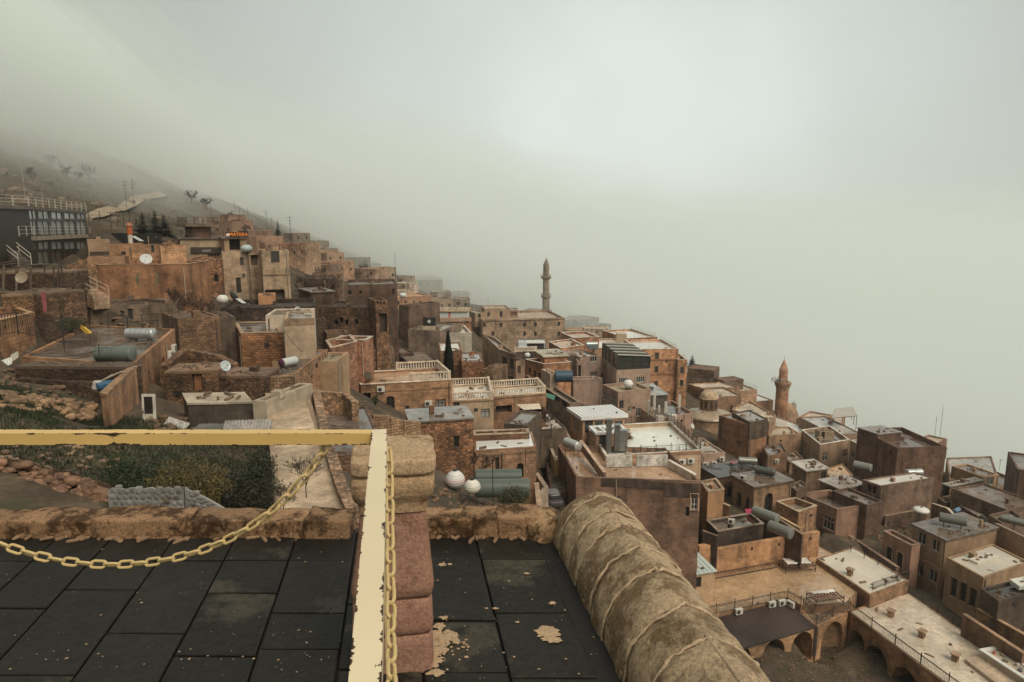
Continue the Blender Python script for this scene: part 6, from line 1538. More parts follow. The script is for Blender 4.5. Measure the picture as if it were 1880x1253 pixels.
zb2 = at(50, 434, 74).z + .1
gt = (g0.P[1] - g0.P[0]).normalized(); gn = Vector((gt.y, -gt.x, 0))
railing('white balcony railing across the front of the glass fronted restaurant', [lv(g0.P[0] + gn * .32 - gt * 4.5, zb2), lv(g0.P[0] + gn * .32, zb2), lv(g0.P[1] + gn * .32, zb2)], .95, 3.0, (.42, .38, .32), (1.0, .6, .2), 0, mat='paint', w=.05)
lk = H['l7b']; li = offset_poly(lk.P, -.75); railing('rusty railing on the wide slab of the roof lookout', [lv(li[3], lk.zr), lv(li[0], lk.zr), lv(li[1], lk.zr), lv(li[2], lk.zr)], 1.0, .9, (.09, .055, .04), (1.0, .5), 0)
c7_ = H['l7']; l7i = offset_poly(c7_.P, .1); railing('dark railing along the cafe roof deck', [lv(l7i[0], c7_.zr), lv(l7i[1], c7_.zr)], .9, 1.6, (.07, .05, .04), (1.0, .5), .3)
l10 = H['l10']; railing('rusty railing on the streaked concrete house with the square window', [lv(l10.P[0], l10.zr), lv(l10.P[1], l10.zr), lv(l10.P[1] + Vector((1.4, .2, 0)), l10.zr)], .75, 1.2, (.16, .06, .045), (1.0, .6), .12)
railing('rusty yard fence on the low roof ledge at left', [at(2, 618, 46), at(34, 614, 46), at(118, 634, 44.5)], 1.5, 3.2, (.04, .032, .028), (1.0, .1), .18)
railing('wire and pole fence in front of the barred doorways', [at(165, 606, 61), at(235, 606, 60), at(318, 602, 59)], 1.3, 1.7, (.05, .04, .035), (1.0, .55), 0)
railing('rusty fence of tall posts along the hill path', [hit(u, v, 80) for u, v in ((165, 424), (205, 420), (250, 418), (300, 421))], 2.3, 1.5, (.06, .045, .035), (.45,), 0)
railing('thin roof railing on the flat roofed house by the fog skyline', [lv(p, H['fl1'].zr) for p in H['fl1'].P], .9, 2.4, (.3, .27, .22), (1.0, .5), 0, mat='paint', w=.03)
railing('thin roof railing on the round cornered house by the fog skyline', [lv(p, H['fl2'].zr) for p in H['fl2'].P], .9, 1.8, (.25, .22, .18), (1.0, .5), 0, mat='paint', w=.03)
for k, lab in (('oback', 'glass parapet rail on the upper white roof behind the pavilion'), ('orange', 'glass parapet rail on the roof of the orange stone house')):
    o = offset_poly(H[k].P, .4); railing(lab, [lv(o[0], H[k].zr), lv(o[1], H[k].zr), lv(o[2], H[k].zr)], .9, 2.0, (.5, .48, .42), (1.0, .6, .3), 0, mat='paint', w=.05)

# ---- water tanks
P0 = lambda u, v, d: at(u, v, d)
tank('big shiny silver water tank lying on the wide concrete roof', rp('l1', 259, 627), 2.15, .42, -.05, SIL, .2, rings=4)
tank('big dull grey green water tank at the front edge of the wide concrete roof', rp('l1', 213, 665, .05), 2.3, .52, 0.0, (.12, .14, .125), .05, mat='paint', rings=1)
tank('white water tank with a purple end on the dark brick house roof', rp('c8', 531, 676), 1.6, .36, 1.05, (.50, .52, .5), .2, cap=(.10, .035, .07), mat='paint')
tank('silver water tank on a tall stand at the left corner of the tall brown house', at(1050, 846, 75), 2.1, .55, 2.2, (.58, .58, .54), 1.4, panel=False)
tank('dull silver water tank lying behind the dark flat roof', at(1372, 855, 100), 2.6, .55, -.2, (.32, .33, .29), .2)
tank('ribbed grey water tank on the arched door house', rp('arch', 1404, 873), 2.6, .55, -.6, (.15, .16, .14), .1, rings=5)
tank('grey water tank in front of the big dark brown house', at(1583, 866, 109), 2.6, .7, -.75, (.22, .22, .195), .2, mat='paint')
tank('shiny silver water tank on the white roofed long brown house', at(1677, 878, 107), 2.6, .6, .15, SIL, .35, rings=1)
tank('dark grey water tank on the pale brown house in front', rp('front', 1748, 968), 2.9, .62, -.55, (.14, .14, .125), .45, mat='paint')
tank('upper one of two long green grey tanks lying in the dark yard', at(1405, 955, 80.5), 3.3, .62, -.95, (.19, .2, .175), .1, mat='paint')
tank('lower one of two long green grey tanks lying in the dark yard', at(1432, 984, 77), 2.8, .68, -.95, (.17, .17, .15), .1, mat='paint')
tank('grey water tank on the roof of the old brown house beside the white sheet', rp('c1', 661, 697, .3), 1.2, .5, 1.3, (.24, .25, .24), 1.1)
tank('long grey tank lying at the right edge of the photo', at(1868, 966, 88), 3.6, .5, -.75, (.3, .3, .27), .1)
tank('upper green tank lying behind the two globe tanks', at(915, 893, 46.5), 3.2, .55, .03, (.085, .105, .09), .15, mat='paint')
tank('lower green tank lying behind the two globe tanks', at(922, 915, 44), 3.6, .62, .03, (.095, .115, .10), .1, mat='paint')
tank('small grey water tank on the hut beside the grey pink tower', at(1086, 640, 133), 2.2, .6, .1, (.36, .4, .4), .2, panel=True)
tank('blue water tank standing on the shop row', at(1035, 703, 106), 2.6, .95, .0, (.035, .075, .11), .1, mat='paint')
tank('small blue and grey tank on the roof behind the grille window house', at(1756, 942, 92), 1.2, .3, .6, (.12, .2, .3), .1, mat='paint')
ball('larger white globe water tank with red stripes right of the near pillar', at(836, 905, 45), .69, (.66, .66, .62), .92, ((.45, .43, .4), (.55, .12, .15), (.6, .15, .2), None, (.3, .3, .3)), .35, .35)
ball('smaller white globe water tank beside the larger striped one', at(867, 914, 42.5), .56, (.68, .66, .58), .86, ((.45, .33, .2), None, (.2, .3, .28)), .3, .3)
ball('white globe water tank on the yellowish roof of the pink house', rp('tank', 1153, 716), .85, (.72, .72, .68), .85, (), .35, .2)
ball('little white globe water tank behind the street balustrade', at(968, 660, 112), .5, (.7, .69, .65), .85, (), .3)
ball('white globe water tank on the dark stone house terrace', at(409, 560, 72), .6, (.66, .64, .58), .82, (), .1)
ball('white saucer tank in the cluttered dark yard', at(1690, 948, 95), 1.1, (.72, .70, .64), .4, (), .5)
ball('pale globe tank half hidden above the streaked concrete houses', at(453, 465, 89), .75, (.42, .5, .5), .7, (), .05)
ball('white domed tank on a stand by the lane below the misty houses', at(740, 556, 140), .75, (.62, .66, .62), .7, (), 1.0)
ball('tiny white globe tank on the misty roof at the edge of visibility', at(845, 538, 320), 1.0, (.7, .7, .66), .8, (), .2)

# ---- dishes, air conditioners, aerials
dish('white satellite dish tilted on the roof of the painted wall house', at(269, 487, 76), .62, 2.6, .55, pole=.6)
dish('white satellite dish on the rubble wall right of the orange door', at(414, 688, 47), .38, 2.2, .35, (.5, .56, .58), .6)
dish('round white satellite dish facing the viewer on the dark stone house', at(547, 576, 71), .33, 3.2, .15, (.6, .62, .58), .4)
dish('grey satellite dish seen edge on above the terrace of the dark stone house', at(428, 555, 74), .6, .5, .4, (.13, .13, .12), .6)
dish('brown satellite dish turned away beside the arched window of the concrete house', at(448, 512, 86), .35, 3.6, .3, (.12, .1, .08), .3)
dish('small white dish on the cream terrace back corner', at(1270, 790, 96), .4, 2.4, .4, (.6, .58, .52), .6)
dish('dark satellite dish on the roof of the pale brown house in front', rp('front', 1803, 960), .5, 1.0, .3, (.13, .12, .11), .5)
dish('weathered dish lying on the ledge below the bare pergola', at(41, 515, 60), .5, 3.0, .3, (.3, .24, .16), .2)
ac('air conditioner above the arched doorway of the old brown house', H['c1'], 0, 699, 714); ac('air conditioner left of the brown window of the old brown house', H['c1'], 0, 786, 740)
ac('left air conditioner on the front of the cream terrace block', H['r1b'], 0, 1234, 846); ac('middle air conditioner on the front of the cream terrace block', H['r1b'], 0, 1251, 847); ac('right air conditioner on the front of the cream terrace block', H['r1b'], 0, 1267, 845)
ac('left air conditioner on the pink wall behind the cream terrace', H['ac'], 0, 1294, 852); ac('middle air conditioner on the pink wall behind the cream terrace', H['ac'], 0, 1310, 850); ac('upper right air conditioner on the pink wall behind the cream terrace', H['ac'], 0, 1324, 842)
A0, B0, t0, n0 = H['terr'].edge(0)
for u, v, lab in ((1353, 1120, 'air conditioner alone on the fence above the dark awning'), (1414, 1107, 'left one of the paired air conditioners above the dark awning'), (1432, 1104, 'right one of the paired air conditioners above the dark awning')):
    p = atz(u, v, ZT + .05); ac_at(lab, p + n0 * .1, n0, .9, .65)
ac_at('air conditioner at the awning corner turned towards the rack', atz(1455, 1108, ZT + .05) + H['terr'].edge(1)[3] * .1, H['terr'].edge(1)[3], .9, .65)
ac_at('air conditioner standing on the puddled low roof', rp('low', 1343, 956, .45), Vector((-.3, -.95, 0)).normalized()); ac_at('air conditioner on the corner of the arched door house roof', rp('arch', 1365, 876, .35), Vector((-.5, -.86, 0)).normalized())
ac('upper air conditioner on the orange stained side wall', H['l1'], 0, 314, 640); ac('lower air conditioner on the orange stained side wall', H['l1'], 0, 307, 652)
ac_at('white air conditioner on the blank end of the stained tower annexe', H['side'].wpt(0, 1424, 846), H['side'].edge(0)[3])
for i, (u, v, d, hh, lab) in enumerate(((1287, 955, 80, 2.6, 'thin pole on the puddled low roof'), (1726, 800, 120, 5.5, 'thin mast on the skyline right of the big dark house'), (1716, 803, 121, 4.0, 'shorter mast beside the thin skyline mast'), (858, 592, 222, 4, 'mast on the misty low house by the long pale block'), (896, 566, 222, 3.2, 'aerial with a dish on the roof rooms of the pale block'),
        (1103, 600, 300, 6, 'misty aerial on the far ridge'), (490, 422, 150, 4.0, 'skyline aerial left of the fir'), (500, 424, 150, 2.8, 'shorter skyline aerial beside the fir'), (432, 398, 170, 4, 'thin skyline mast on the hill houses'), (440, 400, 168, 3, 'second thin skyline mast on the hill houses'), (456, 404, 165, 3, 'third thin skyline mast on the hill houses'),
        (388, 398, 175, 5, 'misty mast beside the hill shrubs'), (234, 400, 100, 5.2, 'left one of two tall lamp posts on the hill path'), (248, 398, 104, 5.4, 'right one of two tall lamp posts on the hill path'), (46, 362, 75, 4.2, 'left pole on the restaurant roof'), (79, 374, 76, 2.7, 'middle pole on the restaurant roof'), (155, 376, 80, 3.0, 'right pole on the restaurant roof'),
        (535, 462, 86, 4.3, 'pole with a cross arm on the streaked concrete house'), (726, 512, 130, 5, 'mast on the corner of the dark stone house'), (186, 688, 43.5, 2.0, 'cross shaped clothes pole on the wide concrete roof'), (118, 640, 44, 3.2, 'tall fence pole at left of the wide concrete roof'), (1001, 640, 160, 2, 'small aerial on the roofs below the tall minaret'), (982, 640, 130, 6, 'grey pole standing before the long pale block'),
        (1255, 795, 92, 2.5, 'small aerial behind the cream terrace'), (965, 850, 60, 1.4, 'little aerial on the shining white roof'), (905, 935, 42, 3.4, 'dark thin pole behind the right kerb'), (1545, 875, 112, 1.6, 'little pole on the wet slab roof'), (1800, 880, 118, 2.4, 'aerial on the rain wet roof at right'), (1835, 862, 125, 2, 'aerial on the far right skyline'))):
    mast(lab, at(u, v, d), hh, 0 if ('pole' in lab or 'mast' in lab) and 'cross' not in lab else 3, (.33, .3, .25) if 'restaurant' in lab else (.12, .1, .09) if 'lamp' in lab else IRON, 'lamp_post' if 'lamp' in lab else ('pole' if 'pole' in lab or 'mast' in lab else 'aerial'))
# ---- mobile masts on the pink wall house
root = empty('antenna_cluster', rp('tankb', 1225, 765), 'cluster of white mobile antennas on the pink wall house', 'antenna')
for u, v, hp_, w in ((1190, 765, 34, .55), (1200, 768, 50, .5), (1221, 770, 36, .55), (1246, 760, 40, .5), (1209, 764, 22, .4)):
    p = rp('tankb', u, v); mb = MB(); mb.tube([p, p + Vector((0, 0, hp_ * 105 / F))], .07, 6); mb.box(p + Vector((0, -.2, hp_ * 105 / F * .35)), w * .8, .25, hp_ * 105 / F * .62); mb.build('antenna_panel', 'paint', root, (.55, .53, .46))
for u, v in ((1211, 776), (1235, 774)):
    p = rp('tankb', u, v); mb = MB(); mb.box(p, 1.2, .9, 1.1); mb.build('cabinet', 'paint', root, (.58, .5, .42))
# ---- roof pavilion of the pink house
pg = H['perg']; root = empty('glass_pavilion', pg.P[0].lerp(pg.P[2], .5) + Vector((0, 0, pg.zr)), 'dark glass roof pavilion with a sloping slatted cover', 'pavilion')
q = offset_poly(pg.P, .15); h0, h1 = 2.6, 4.2
tops = [q[0] + Vector((0, 0, pg.zr + 2.75)), q[1] + Vector((0, 0, pg.zr + 2.3)), q[2] + Vector((0, 0, pg.zr + 2.3)), q[3] + Vector((0, 0, pg.zr + 2.75))]
for i in range(4):
    j = (i + 1) % 4
    for k in range(4):
        a = q[i].lerp(q[j], k / 4); tz = tops[i].z + (tops[j].z - tops[i].z) * k / 4; mb = MB(); mb.bar(lv(a, pg.zr), lv(a, tz), .14); mb.build('post', 'paint', root, (.05, .045, .04))
        b = q[i].lerp(q[j], (k + 1) / 4); tz2 = tops[i].z + (tops[j].z - tops[i].z) * (k + 1) / 4
        mb = MB(); n_ = Vector(((b - a).y, -(b - a).x, 0)).normalized() * -.02; mb.quad(lv(a, pg.zr) + n_, lv(b, pg.zr) + n_, lv(b, tz2) + n_, lv(a, tz) + n_); mb.build('pane', 'glass', root, (.035, .04, .035))
        for f in (.33, .66): mb = MB(); mb.bar(lv(a, pg.zr + (tz - pg.zr) * f), lv(b, pg.zr + (tz2 - pg.zr) * f), .07); mb.build('transom', 'paint', root, (.05, .045, .04))
for k in range(9):
    f = k / 8; a = tops[0].lerp(tops[3], f); b = tops[1].lerp(tops[2], f); mb = MB(); mb.bar(a + Vector((0, 0, .1)), b + Vector((0, 0, .1)), .55 if k % 2 == 0 else .75, .12); mb.build('slat', 'paint', root, (.06, .055, .05) if k % 2 else (.5, .46, .38))
# ---- two grey flues and a duct box beside the stair hut
for u, v, hp_, w, lab in ((1117, 828, 62, .62, 'left grey square flue beside the stair hut'), (1132, 827, 50, .62, 'right grey square flue beside the stair hut')):
    p = at(u, v, 79.3); o = empty('flue', p, lab, 'flue', 'grey flues on the cream terrace'); mb = MB(); mb.box(p, w, w, hp_ * 79 / F); mb.build('duct', 'metal', o, (.25, .25, .235)); mb = MB(); mb.box(p + Vector((0, 0, hp_ * 79 / F + .003)), w + .12, w + .12, .1); mb.build('cap', 'metal', o, (.3, .3, .28))
p = at(1143, 827, 79.8); o = empty('duct_box', p, 'wrapped grey duct box right of the flues', 'duct'); mb = MB(); mb.box(p, 1.0, .8, 2.6); mb.build('casing', 'metal', o, (.38, .37, .36)); mb = MB(); mb.box(p + Vector((0, 0, 1.2)), 1.04, .84, .06); mb.build('band', 'metal', o, (.2, .2, .19))
p = rp('r1b', 1153, 806); conifer('little brown potted palm beside the duct box', p, 1.5, .7, (.2, .12, .05), 5, name='potted_palm')
# white stained parapet on the tall brown house roof
A_r = H['r1']
a = at(1113, 858, 75); b = at(1160, 857, 75.2); c = at(1168, 857, 75.2); d_ = at(1225, 856, 75.5); zz = A_r.zroof + 1.35
wallstrip('whitewashed stained parapet across the roof of the tall brown house, left half', [lv(a, zz), lv(b, zz)], 1.3, .22, 'stained', (.60, .58, .52), 'parapet', 'parapet', None, 0)
wallstrip('whitewashed stained parapet across the roof of the tall brown house, right half', [lv(c, zz), lv(d_, zz)], 1.3, .22, 'stained', (.62, .60, .55), 'parapet', 'parapet', None, 0)
e0 = at(1227, 858, 75); e1 = at(1275, 884, 70.4); zz = A_r.zr + .1
wallstrip('white topped parapet running to the front on the tall brown house', [lv(e0, zz), lv(e1, zz)], .8, .3, 'plaster', (.55, .45, .36), 'parapet', 'parapet', (.66, .6, .53), 0)
e0 = at(1066, 828, 79); e1 = at(1110, 872, 70.6); zz = A_r.zr + .25
wallstrip('brown sloping divider wall left on the roof of the tall brown house', [lv(e0, zz + .9), lv(e1, zz)], 1.0, .3, 'stained', (.3, .2, .14), 'parapet', 'parapet', (.46, .33, .24), 0)
# dark stepped courses on the front of the tall brown house
for (u0, u1, v0, v1) in ((1104, 1165, 878, 893), (1165, 1192, 881, 896), (1192, 1219, 884, 899), (1219, 1286, 886, 912)):
    A0, B0, t0, n0 = A_r.edge(0); s0, zt_ = on_wall(u0, v0, A0, t0); s1, _ = on_wall(u1, v0, A0, t0); _, zb_ = on_wall(u0, v1, A0, t0)
    mb = MB(); P_ = [A_r.pt_(0, s, z, dd) for z in (zb_, zt_) for s, dd in ((s0, -.05), (s1, -.05), (s1, .02), (s0, .02))]
    mb.add(P_, ((0, 1, 5, 4), (1, 2, 6, 5), (3, 0, 4, 7), (4, 5, 6, 7), (3, 2, 1, 0))); mb.build('parapet_band', 'stained', A_r.root, (.10, .068, .05))
mb = MB(); q0 = A_r.wpt(0, 1131, 880, -.08); q1 = A_r.wpt(0, 1131, 1000, -.08); mb.tube([q0, q1], .06, 6); mb.build('drain_pipe', 'paint', A_r.root, (.35, .28, .2))
# ---- courtyard: awning, racks, vents, tub, bench
a0, a1, a2, a3 = atz(1296, 1128, ZT - .25), atz(1447, 1106, ZT - .25), atz(1498, 1151, ZA + .12), atz(1345, 1196, ZA + .12)
o = empty('awning', a0, 'dark brown awning stretched over the courtyard arcade', 'awning'); mb = MB(); k = 10; vs_ = []
for j in range(k + 1):
    for i in range(k + 1):
        p = a0.lerp(a1, i / k).lerp(a3.lerp(a2, i / k), j / k); vs_.append(p - Vector((0, 0, .12 * sin(pi * i / k) * sin(pi * j / k))))
mb.add(vs_, [(j * (k + 1) + i, (j + 1) * (k + 1) + i, (j + 1) * (k + 1) + i + 1, j * (k + 1) + i + 1) for j in range(k) for i in range(k)], True); mb.build('cloth', 'tarp', o, (.045, .028, .022))
mb = MB(); mb.bar(a3 - Vector((0, 0, .06)), a2 - Vector((0, 0, .06)), .1); mb.build('front_bar', 'rusty', o, IRON); mb = MB(); mb.bar(a2, a2 - Vector((0, 0, 3.4)), .32); mb.build('post', 'rusty', o, (.04, .03, .025))
def rack(label, p, L_, Wd, hh, yaw, cloth):
    root = empty('rack', p, label, 'rack', 'iron racks on the terrace'); R = Matrix.Rotation(yaw, 3, 'Z'); Q = lambda x, y, z: Vector(p) + R @ Vector((x, y, z))
    for sx in (-1, 1):
        for sy in (-1, 1): mb = MB(); mb.bar(Q(sx * L_ / 2, sy * Wd / 2, -.05), Q(sx * L_ / 2, sy * Wd / 2, hh), .07); mb.build('leg', 'rusty', root, IRON)
    for z in (.35, hh * .75):
        mb = MB()
        for sy in (-1, 1): mb.bar(Q(-L_ / 2, sy * Wd / 2, z), Q(L_ / 2, sy * Wd / 2, z), .06)
        for sx in (-1, 1): mb.bar(Q(sx * L_ / 2, -Wd / 2, z), Q(sx * L_ / 2, Wd / 2, z), .06)
        mb.build('frame', 'rusty', root, IRON)
    for k in range(9): x = -L_ / 2 + L_ * (k + .5) / 9; mb = MB(); mb.bar(Q(x, -Wd / 2, hh * .78), Q(x + .1, Wd / 2, hh * .84), .22, .07); mb.build('plank', 'wood', root, (.17, .085, .055))
    o2 = empty('sheet', Q(0, 0, hh), label.replace('iron rack', 'crumpled white sheet on the iron rack'), 'sheet', 'white sheets on the racks'); mb = MB(); kx, ky = 12, 7; vs_ = []
    for j in range(ky + 1):
        for i in range(kx + 1):
            x, y = (i / kx - .5) * L_ * .8, (j / ky * cloth - .5 + (1 - cloth) * .9) * Wd * .9; z = hh * .9 + .16 + .13 * mnoise.noise(Vector((x * 2.5, y * 3, yaw * 3))) + .06 * mnoise.noise(Vector((x * 7, y * 7, 1)))
            vs_.append(Q(x, y, z))
    mb.add(vs_, [(j * (kx + 1) + i, j * (kx + 1) + i + 1, (j + 1) * (kx + 1) + i + 1, (j + 1) * (kx + 1) + i) for j in range(ky) for i in range(kx)], True); mb.build('cloth', 'tarp', o2, (.66, .63, .58))
rack('iron rack of planks by the orange wall under its sheet', atz(1463, 1045, ZT), 3.9, 1.8, 1.0, .10, .9)
rack('iron rack of planks at the arcade corner under its sheet', atz(1514, 1107, ZT), 3.6, 1.7, 1.15, .22, .4)
for u, v, lab in ((1560, 1056, 'stone roof vent on the raised roof slab'), (1635, 1132, 'stone roof vent on the cream wing, farthest of three'), (1692, 1170, 'stone roof vent on the cream wing, middle of three'), (1753, 1213, 'stone roof vent on the cream wing, nearest of three')):
    p = atz(u, v, zs if u == 1560 else ZW); o = empty('roof_vent', p, lab, 'vent', 'stone roof vents'); yw = .6
    mb = MB(); mb.box(p - Vector((0, 0, .03)), .55, .55, .72, yw); mb.build('shaft', 'ashlar', o, (.32, .2, .125)); mb = MB(); mb.box(p + Vector((0, 0, .693)), .78, .78, .14, yw); mb.build('cap', 'dryroof', o, (.36, .24, .155))
    mb = MB(); mb.box(p + yawdir(yw - pi / 2) * .27 + Vector((0, 0, .25)), .22, .03, .3, yw); mb.build('opening', 'dark', o, DWN)
wing = H['wing']; wy = math.atan2((wing.P[0] - wing.P[3]).y, (wing.P[0] - wing.P[3]).x)
p = atz(1858, 1238, ZW); o = empty('counter', p, 'white rimmed outdoor counter full of odds and ends at the lower right', 'counter'); R = Matrix.Rotation(wy, 3, 'Z'); Q = lambda x, y, z: p + R @ Vector((x, y, z))
mb = MB(); mb.box(p, 5.2, 2.0, 1.0, wy); mb.build('body', 'plaster', o, (.46, .38, .29))
for nm, x, y, sx, sy in (('rim', 0, -.95, 5.5, .4), ('rim', 0, .95, 5.5, .4), ('rim', -2.55, 0, .4, 1.498), ('rim', 2.55, 0, .4, 1.498)): mb = MB(); mb.box(Q(x, y, 1.003), sx, sy, .14, wy); mb.build(nm, 'paint', o, (.70, .70, .66))
for x, y, s_, c in ((-1.4, .3, .4, (.3, .22, .15)), (-.6, -.3, .5, (.18, .16, .14)), (.2, .3, .45, (.4, .38, .33)), (-1.9, -.2, .3, (.45, .1, .08)), (.9, -.2, .5, (.12, .12, .13))): mb = MB(); rough_block(mb, frame_at(Q(x, y, 1.12), x), s_, s_ * .7, .28, .05, 4, .3, x * 3, 3); mb.build('clutter', 'stone', o, c)
p = atz(1780, 1228, ZW); o = empty('step', p, 'cream raised step beside the white rimmed counter', 'step'); mb = MB(); pts = [atz(u, v, ZW) for u, v in ((1772, 1218), (1815, 1245), (1910, 1300), (1868, 1330))]
mb.prism([atz(1771, 1216, ZW), atz(1880, 1300, ZW), atz(1910, 1285, ZW), atz(1808, 1206, ZW)][::1], ZW - .02, ZW + .35); mb.build('slab', 'rooftile', o, (.46, .35, .25))
tr = H['ter']; zt2 = tr.zroof
p = atz(1806, 1028, zt2); o = empty('planter', p, 'long low white planter box on the wet terrace at right', 'planter'); ty = math.atan2((atz(1838, 1018, zt2) - atz(1778, 1036, zt2)).y, (atz(1838, 1018, zt2) - atz(1778, 1036, zt2)).x)
mb = MB(); mb.box(p, 4.0, 1.1, .28, ty); mb.build('box', 'paint', o, (.62, .58, .5))
for k, (x, y, c) in enumerate(((-1.3, -.1, (.35, .18, .1)), (-.4, .1, (.12, .09, .07)), (.1, -.15, (.3, .2, .12)), (.7, .1, (.1, .1, .08)), (1.4, 0, (.3, .16, .1)))): mb = MB(); mb.lathe(p + Matrix.Rotation(ty, 3, 'Z') @ Vector((x, y, .283)), [(.14, 0), (.19, .16), (.15, .17)], 8); mb.build('pot', 'dryroof', o, c)
# orange courtyard wall
w0, w1, w2, w3 = at(1282, 1000, 78.2), at(1302, 998, 78.5), at(1302, 1010, 78.5), at(1502, 980, 83.8)
zz = at(1302, 1010, 78.5).z
wallstrip('long orange plastered courtyard wall with lamps', [lv(w2, zz), lv(w3, zz)], 4.2, .6, 'stained', (.50, .275, .145), 'wall', 'courtyard_wall', None, 1)
wallstrip('short raised left end of the orange courtyard wall', [lv(w0, zz + .75), lv(w1, zz + .75)], 4.9, .62, 'stained', (.50, .275, .145), 'wall', 'courtyard_wall', None, 1)
for u, v in ((1380, 1008), (1430, 1000), (1488, 989)):
    t_ = (w3 - w2).normalized(); n_ = Vector((t_.y, -t_.x, 0)); s_, z_ = on_wall(u, v, w2 + n_ * .3, t_); p = w2 + n_ * .36 + t_ * s_; p.z = z_; o = empty('wall_lamp', p, {1380: 'left', 1430: 'middle', 1488: 'right'}[u] + ' wall lamp on the orange courtyard wall', 'lamp', 'wall lamps on the courtyard wall'); mb = MB(); mb.box(p - Vector((0, 0, .1)), .16, .2, .28, 0); mb.build('body', 'dark', o, (.05, .04, .03)); mb = MB(); mb.bar(p - n_ * .1 + Vector((0, 0, .25)), p + Vector((0, 0, .25)), .05); mb.build('arm', 'rusty', o, IRON)
p0, p1 = atz(1312, 1062, ZT), atz(1424, 1042, ZT); o = empty('ladder', p0, 'long iron ladder lying at the foot of the orange courtyard wall', 'ladder'); n_ = Vector((-(p1 - p0).y, (p1 - p0).x, 0)).normalized() * .25
for s_ in (-1, 1): mb = MB(); mb.bar(p0 + n_ * s_ + Vector((0, 0, .35 + .2 * s_)), p1 + n_ * s_ + Vector((0, 0, .35 + .2 * s_)), .08); mb.build('rail', 'rusty', o, (.07, .05, .04))
mb = MB()
for k in range(26): q = p0.lerp(p1, (k + .5) / 26); mb.bar(q - n_ + Vector((0, 0, .15)), q + n_ + Vector((0, 0, .55)), .05)
mb.build('rung', 'rusty', o, (.07, .05, .04))['kind'] = 'stuff'
# seams of ribbed roofs, standing ribs
def ribs(hk, u0v0, u1v1, n, col, name='rib', wdt=.06, hgt=.05, along=0):
    x = H[hk]; q = offset_poly(x.P, -(x.eave or 0)); z = x.zr
    for k in range(1, n):
        f = k / n
        a, b = (q[0].lerp(q[1], f), q[3].lerp(q[2], f)) if along == 0 else (q[0].lerp(q[3], f), q[1].lerp(q[2], f))
        mb = MB(); mb.bar(lv(a, z + hgt / 2), lv(b, z + hgt / 2), wdt, hgt); mb.build(name, 'paint', x.root, col)
ribs('hut', 0, 0, 9, (.42, .48, .47)); ribs('r1c', 0, 0, 14, (.60, .62, .62)); ribs('r1d', 0, 0, 8, (.60, .62, .6)); ribs('c12d', 0, 0, 10, (.42, .45, .43))
# ================================================================== the near left: rubble, fence panel, scrap, steps, signs
def stones_on(root, pts_fn, n, size, col, seed, name='stone', amp=.3, mat='stone'):
    rr = random.Random(seed); protos = []
    for k in range(7):
        mb = MB(); rough_block(mb, Matrix.Identity(4), 1, rr.uniform(.7, 1), rr.uniform(.5, .8), .16, 3, .35, seed + k * 2.2, 1.6); o = mb.build(name, mat, root, col, loc=(0, 0, 0)); protos.append(o)
    for k in range(n):
        p, s_ = pts_fn(rr, k); 
        if k < 7: o = protos[k]
        else: o = bpy.data.objects.new(name, protos[k % 7].data); COL.objects.link(o); o.parent = root
        s_ *= size * rr.uniform(.6, 1.35); t = rr.uniform(.65, 1.35)
        o.matrix_local = Matrix.Translation(p - parent_loc(root)) @ Matrix.Rotation(rr.uniform(-.35, .35) + rr.choice((0, pi)), 4, 'Z') @ Matrix.Rotation(rr.uniform(-.3, .3), 4, 'X') @ Matrix.Rotation(rr.uniform(-.3, .3), 4, 'Y') @ Matrix.Diagonal((s_ * rr.uniform(1, 1.5), s_, s_, 1))
        o.color = (col[0] * t, col[1] * t * rr.uniform(.95, 1.03), col[2] * t * rr.uniform(.9, 1.05), 1)
# tumbled wall at the lower left: profile of its top from the photo
prof_ = [(-40, 850), (0, 846), (40, 852), (80, 866), (110, 868), (140, 880), (170, 888), (197, 902)]
def prof_v(u):
    for (a, b), (c, d) in zip(prof_[:-1], prof_[1:]):
        if a <= u <= c: return b + (d - b) * (u - a) / (c - a)
    return 900
root = empty('rubble_wall', at(90, 935, 24.6), 'tumbled dry stone wall of reddish stones at the lower left', 'rubble wall')
def f1(rr, k):
    u = rr.uniform(-40, 196); f = rr.random(); v = prof_v(u) + (945 - prof_v(u)) * f; d = 24.9 + (1 - f) * .9 + rr.uniform(-.12, .12)
    return at(u, v, d), 1.0
stones_on(root, f1, 280, .34, (.23, .135, .085), 3)
mb = MB(); pts = [at(u, v, 25.3) for u, v in prof_]; bb = [Vector((p.x, p.y, p.z - 3)) for p in pts]
for i in range(len(pts) - 1): mb.quad(bb[i], bb[i + 1], pts[i + 1] - Vector((0, -.6, .15)), pts[i] - Vector((0, -.6, .15)))
mb.build('core', 'rubble', root, (.13, .075, .045))
root = empty('fallen_stones', hit(140, 850, 25), 'heap of fallen pale stones on the green slope behind the tumbled wall', 'stones')
def f2(rr, k):
    u = rr.gauss(110, 55); v = rr.uniform(812, 895); p = hit(max(-20, min(215, u)), min(v, prof_v(u) + 5 if u < 196 else v), 24.8, 60); return p + Vector((0, 0, .05)), 1
stones_on(root, f2, 55, .22, (.25, .17, .11), 8)
root = empty('boulder_row', hit(80, 765, 30), 'row of large tan boulders at the edge of the yard above the green slope', 'boulders')
def f3(rr, k):
    u = rr.uniform(-20, 172); v = 727 + (u / 172) * 26 + rr.uniform(-3, 26); p = hit(u, v, 28, 60) + Vector((0, 0, .08)); return p, 1
stones_on(root, f3, 120, .40, (.27, .175, .105), 14)
